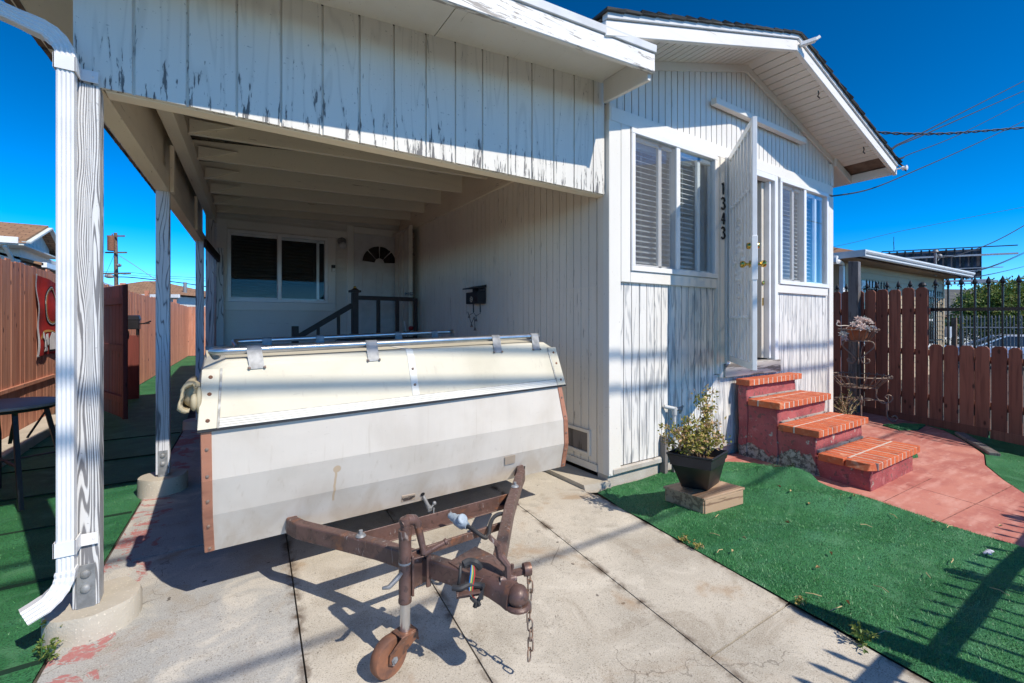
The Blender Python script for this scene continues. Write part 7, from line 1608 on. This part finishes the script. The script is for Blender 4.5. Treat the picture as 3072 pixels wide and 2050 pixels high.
m = MB(); m.bar(lp(1537, 1062) + Vector((0, .045, 0)), lp(995, 1382) + Vector((0, .045, 0)), .05, .07); m.bar(lp(1537, 1375) + Vector((0, .045, 0)), lp(1380, 1450) + Vector((0, .045, 0)), .04, .09); m.build('hand_rail', 'dark_brown', ra, .003)
m = MB(); m.bar(lp(1600, 1405) + Vector((0, .03, 0)), lp(2160, 1400) + Vector((0, .03, 0)), .04, .06); m.build('bottom_rail', 'dark_brown', ra, .003)
# rose and stick on the porch
rp = lp(2065, 1400, 6.75); rs2 = thing('artificial_rose', 'red artificial rose with a pale stick standing on the porch', 'flower', (rp.x, rp.y, .79))
m = MB(); m.tube([lp(2085, 1410, 6.75), lp(2075, 1330, 6.75), lp(2056, 1222, 6.75)], .010, 6); m.build('stick', 'vinyl_white', rs2)
m = MB(); m.tube(smooth_path([lp(2080, 1400, 6.75), lp(2095, 1345, 6.75), lp(2120, 1310, 6.75)]), .006, 5); m.ball(lp(2100, 1330, 6.74), .02, (2, 1, .4)); m.ball(lp(2060, 1345, 6.74), .025, (1.2, 1, 1.4)); m.build('stem', 'stem_green', rs2)
c_ = lp(2126, 1292, 6.73); m = MB()
for i in range(5): m.ball(c_ + Vector((.018 * math.cos(i * 1.26), .012 * math.sin(i * 1.26), .004 * (i % 2))), .026, (1, 1, 1.2), 8)
m.build('bloom', 'rose_red', rs2, smooth=True)
# wall lamp, door bell
c_ = aty(*L9(1440, 440), RYW - .10); wl_ = thing('wall_lamp', 'small porch light with a white glass bowl beside the rear door', 'lamp', (c_.x, RYW - .02, c_.z))
m = MB(); m.ball(c_ + Vector((0, 0, -.03)), .065, (1, .9, .8)); m.build('glass_bowl', 'door_white', wl_, smooth=True); m = MB(); m.lathe((c_.x, RYW - .02, c_.z + .05), [(.07, 0), (.06, .02), (.02, .03), (.001, .03)], 16, (0, -1, 0)); m.tube([(c_.x, RYW - .03, c_.z + .06), (c_.x, RYW - .08, c_.z + .08), (c_.x, RYW - .1, c_.z + .02)], .015, 8); m.build('bracket', 'galvanised', wl_, smooth='auto')
a_, b_ = aty(*L9(1323, 655), RYW - .045), aty(*L9(1362, 727), RYW - .045); m = MB(); m.box(a_.x, b_.x, RYW - .065, RYW - .042, a_.z - .05, a_.z); db = thing('door_bell', 'small black and white door bell unit on the window trim', 'door bell', (a_.x, RYW - .05, b_.z)); m.build('camera_head', 'black_plastic', db, .004); m = MB(); m.box(a_.x, b_.x, RYW - .062, RYW - .042, b_.z, a_.z - .052); h_ = m.build('push_button', 'door_white', db, .004); m = MB(); m.lathe(((a_.x + b_.x) / 2, RYW - .062, (b_.z + a_.z - .05) / 2), [(.014, 0), (.012, .003), (.001, .004)], 12, (0, -1, 0)); m.build('button_ring', 'steel_tube', h_)
# letter box with bells on the side wall
R4 = lambda x, y: (1100 + x * .28066, 620 + y * .28066); sx_ = lambda x, y, X: atx(*R4(x, y), X)
MXf = SX - .13
ya_, yb_ = sx_(1052, 980, MXf).y, sx_(1192, 980, MXf).y; ym_ = (ya_ + yb_) / 2; ya_, yb_ = ym_ + (ya_ - ym_) * .88, ym_ + (yb_ - ym_) * .88; zt1, zb1 = sx_(1120, 915, MXf).z, sx_(1120, 1040, MXf).z
mb_ = thing('letter_box', 'dark metal wall letter box with open lid and round crest on the side wall', 'letter box', (SX - .08, (ya_ + yb_) / 2, zb1))
m = MB(); m.box(MXf, SX - .012, yb_, ya_, zb1, zt1); m.box(SX - .04, SX - .013, yb_, ya_, zt1, zt1 + .05); m.box(MXf + .02, SX - .04, yb_, yb_ + .012, zt1, zt1 + .038); bd_ = m.build('box', 'iron_black', mb_, .004)
m = MB(); m.hexa([(MXf - .04, yb_ - .01, zt1 + .035), (SX - .012, yb_ - .01, zt1 + .05), (SX - .012, ya_ + .01, zt1 + .05), (MXf - .04, ya_ + .01, zt1 + .035), (MXf - .04, yb_ - .01, zt1 + .05), (SX - .012, yb_ - .01, zt1 + .085), (SX - .012, ya_ + .01, zt1 + .085), (MXf - .04, ya_ + .01, zt1 + .05)]); m.build('lid', 'iron_black', mb_)
c_ = sx_(1118, 993, MXf - .002); m = MB(); m.lathe(c_, [(.036, 0), (.036, .003), (.001, .004)], 18, (-1, 0, 0))
k0 = len(m.v)
cr = m.build('crest', 'caution', mb_); m = MB()
for k in range(5): m.ball(c_ + Vector((-.005, .020 * math.cos(R(72 * k)), .020 * math.sin(R(72 * k)))), .007, (.4, 1, 1), 6)
m.build('crest_relief', 'dark_brown', cr)
m = MB(); a_ = sx_(1165, 990, MXf); m.box(MXf - .003, MXf - .0005, a_.y - .05, a_.y + .04, a_.z - .03, a_.z + .03); m.build('name_plate', 'dark_brown', mb_)
wb = thing('bell_chime', 'string of small dark bells hanging below the letter box', 'wind chime', (MXf + .05, (ya_ + yb_) / 2, zb1 - .25))
def chime(X, segs, bells, parent, fn):
    m = MB()
    for s_ in segs: m.tube([fn(x, y, X) for x, y in s_], .0035, 5)
    m.build('cord', 'iron_black', parent); m = MB()
    for x, y, r_ in bells: m.lathe(fn(x, y, X), [(r_, -r_), (r_ * .85, -r_ * .7), (r_ * .5, r_ * .4), (r_ * .3, r_), (.001, r_ * 1.1)], 10)
    m.build('bell', 'iron_worn', parent, smooth='auto')
chime(MXf + .06, [[(1140, 1040), (1143, 1135)], [(1213, 1035), (1216, 1140)], [(1143, 1135), (1090, 1165), (1120, 1250)], [(1143, 1135), (1170, 1170), (1216, 1140)], [(1170, 1170), (1168, 1210)], [(1150, 1180), (1120, 1250)], [(1150, 1180), (1158, 1290)], [(1080, 1125), (1095, 1165)]], [(1096, 1175, .018), (1170, 1212, .018), (1122, 1270, .02), (1158, 1308, .02)], wb, sx_)
m = MB(); m.tube([sx_(1140, 1040, MXf + .06), sx_(1143, 1130, MXf + .06)], .008, 6); m.tube([sx_(1213, 1035, MXf + .06), sx_(1216, 1130, MXf + .06)], .008, 6); m.build('hook', 'iron_black', wb)
wc2 = thing('shell_chime', 'dark ring chime with hanging beads and bell on the rear side wall', 'wind chime', tuple(sx_(475, 330, SX - .06)))
m = MB(); c_ = sx_(475, 325, SX - .06)
for k in range(14): a_ = R(k * 25.7); m.ball(c_ + Vector((0, .08 * math.cos(a_), .085 * math.sin(a_))), random.uniform(.016, .026), n=6)
m.build('ring', 'iron_worn', wc2)
chime(SX - .06, [[(440, 370), (437, 510)], [(495, 370), (499, 520)], [(465, 390), (455, 620)]], [(437, 440, .018), (437, 505, .022), (496, 435, .018), (499, 510, .024), (465, 510, .016), (456, 550, .018), (458, 622, .03)], wc2, sx_)

# ================================================================== SMALL LITTER
rr = random.Random(21); N = 0
def litter(x, y, big, mat, name, label, grp):
    z = zg(y) + .02 + (bump(x, y) if True else 0); m = MB(); L = big; a_ = rr.uniform(0, 6.28); d = Vector((math.cos(a_), math.sin(a_), rr.uniform(-.1, .2))); s_ = Vector((-d.y, d.x, 0)); p = Vector((x, y, z))
    if name == 'straw': m.tube([p - d * L, p + Vector((0, 0, .006)), p + d * L + s_ * L * .3], .0022, 5)
    else: m.add([p - d * L, p + s_ * L * .5 + Vector((0, 0, .01)), p + d * L * 1.1, p - s_ * L * .45 + Vector((0, 0, .012)), p + Vector((0, 0, -.004))], [(0, 1, 4), (1, 2, 4), (2, 3, 4), (3, 0, 4)])
    o = m.build(name, mat); reorigin(o, p); tag(o, label, 'leaf' if name != 'straw' else 'straw', grp)
T7 = lambda x, y: ground(2048 + x * .4363, 1366 + y * .4363)
for x, y in [(535, 285), (665, 320), (745, 345), (870, 378), (1180, 400), (720, 520), (420, 610), (345, 690), (1020, 710), (1135, 1055), (930, 815), (1730, 530), (400, 325), (250, 355), (2185, 505), (1085, 330)]: p = T7(x, y); litter(p.x, p.y, .016, 'brown_leaf' if rr.random() < .6 else 'straw', 'dry_leaf', 'small dry tan leaf lying on the green turf', 'dry leaves on the turf')
for x, y in [(1455, 480), (900, 1000), (1060, 1100), (1385, 1260), (1830, 560), (1860, 755), (240, 455), (215, 580), (250, 685), (820, 1045), (2180, 975), (1680, 850), (1370, 950), (1260, 505)]: p = T7(x, y); litter(p.x, p.y, .035, 'straw', 'straw', 'thin dry straw lying on the green turf', 'straws on the turf')
p = T7(2110, 710); m = MB(); m.tube([p + Vector((-.03, .02, .03)), p + Vector((0, 0, .045)), p + Vector((.04, -.01, .035))], [.006, .012, .004], 6); m.bar(p + Vector((-.03, -.01, .035)), p + Vector((.0, .01, .045)), .015, .004); tag(m.build('paper_scrap', 'paper'), 'crumpled pale scrap of paper on the turf near the fence shadow', 'litter')
# weeds along the edges
def weed(p, n_, h, mat, label, seed, L=.02):
    t0 = thing('weed', label, 'weed', tuple(p)); r3 = random.Random(seed); stems = []
    for _ in range(n_):
        d = rvec(r3, .4); stems.append([p, p + Vector((d.x * h * .5, d.y * h * .5, abs(d.z) * h * .6 + .01)), p + Vector((d.x * h, d.y * h, abs(d.z) * h + .01))])
    m = MB()
    for s_ in stems: m.tube(smooth_path(s_, 3), .0018, 4)
    m.build('stem', 'stem_green', t0); foliage('leaves', stems, mat, 7, L, t0, seed, 2, .01)
W7 = lambda x, y: ground(x * .4363, 1366 + y * .4363)
weed(W7(390, 1290) + Vector((0, 0, .01)), 10, .10, 'shrub_leaf', 'creeping weed with reddish leaves at the foot of the first carport footing', 31)
weed(W7(290, 1420) + Vector((0, 0, .01)), 8, .07, 'bush_leaf', 'bright green weed at the left corner of the drive', 32)
for i, (x, y) in enumerate([(20, 605), (100, 650), (800, 1045), (1240, 1310)]): weed(T7(x, y) + Vector((0, 0, .005)), 8, .035 + .03 * (i > 2), 'bush_leaf' if i > 2 else 'shrub_leaf', ['tuft of dry grass at the turf edge nearest the house corner', 'second dry tuft along the turf edge from the house corner', 'small tuft in the drive edge at the cross joint', 'largest green weed at the turf edge under the fence shadow'][i], 40 + i, .014 + .008 * (i > 2))
weed(ground(2120 + 925 * .28936, 1080 + 1150 * .28936) + Vector((0, 0, .01)), 6, .06, 'bush_leaf', 'little yellow green weed between the steps footing and the red walk', 60)
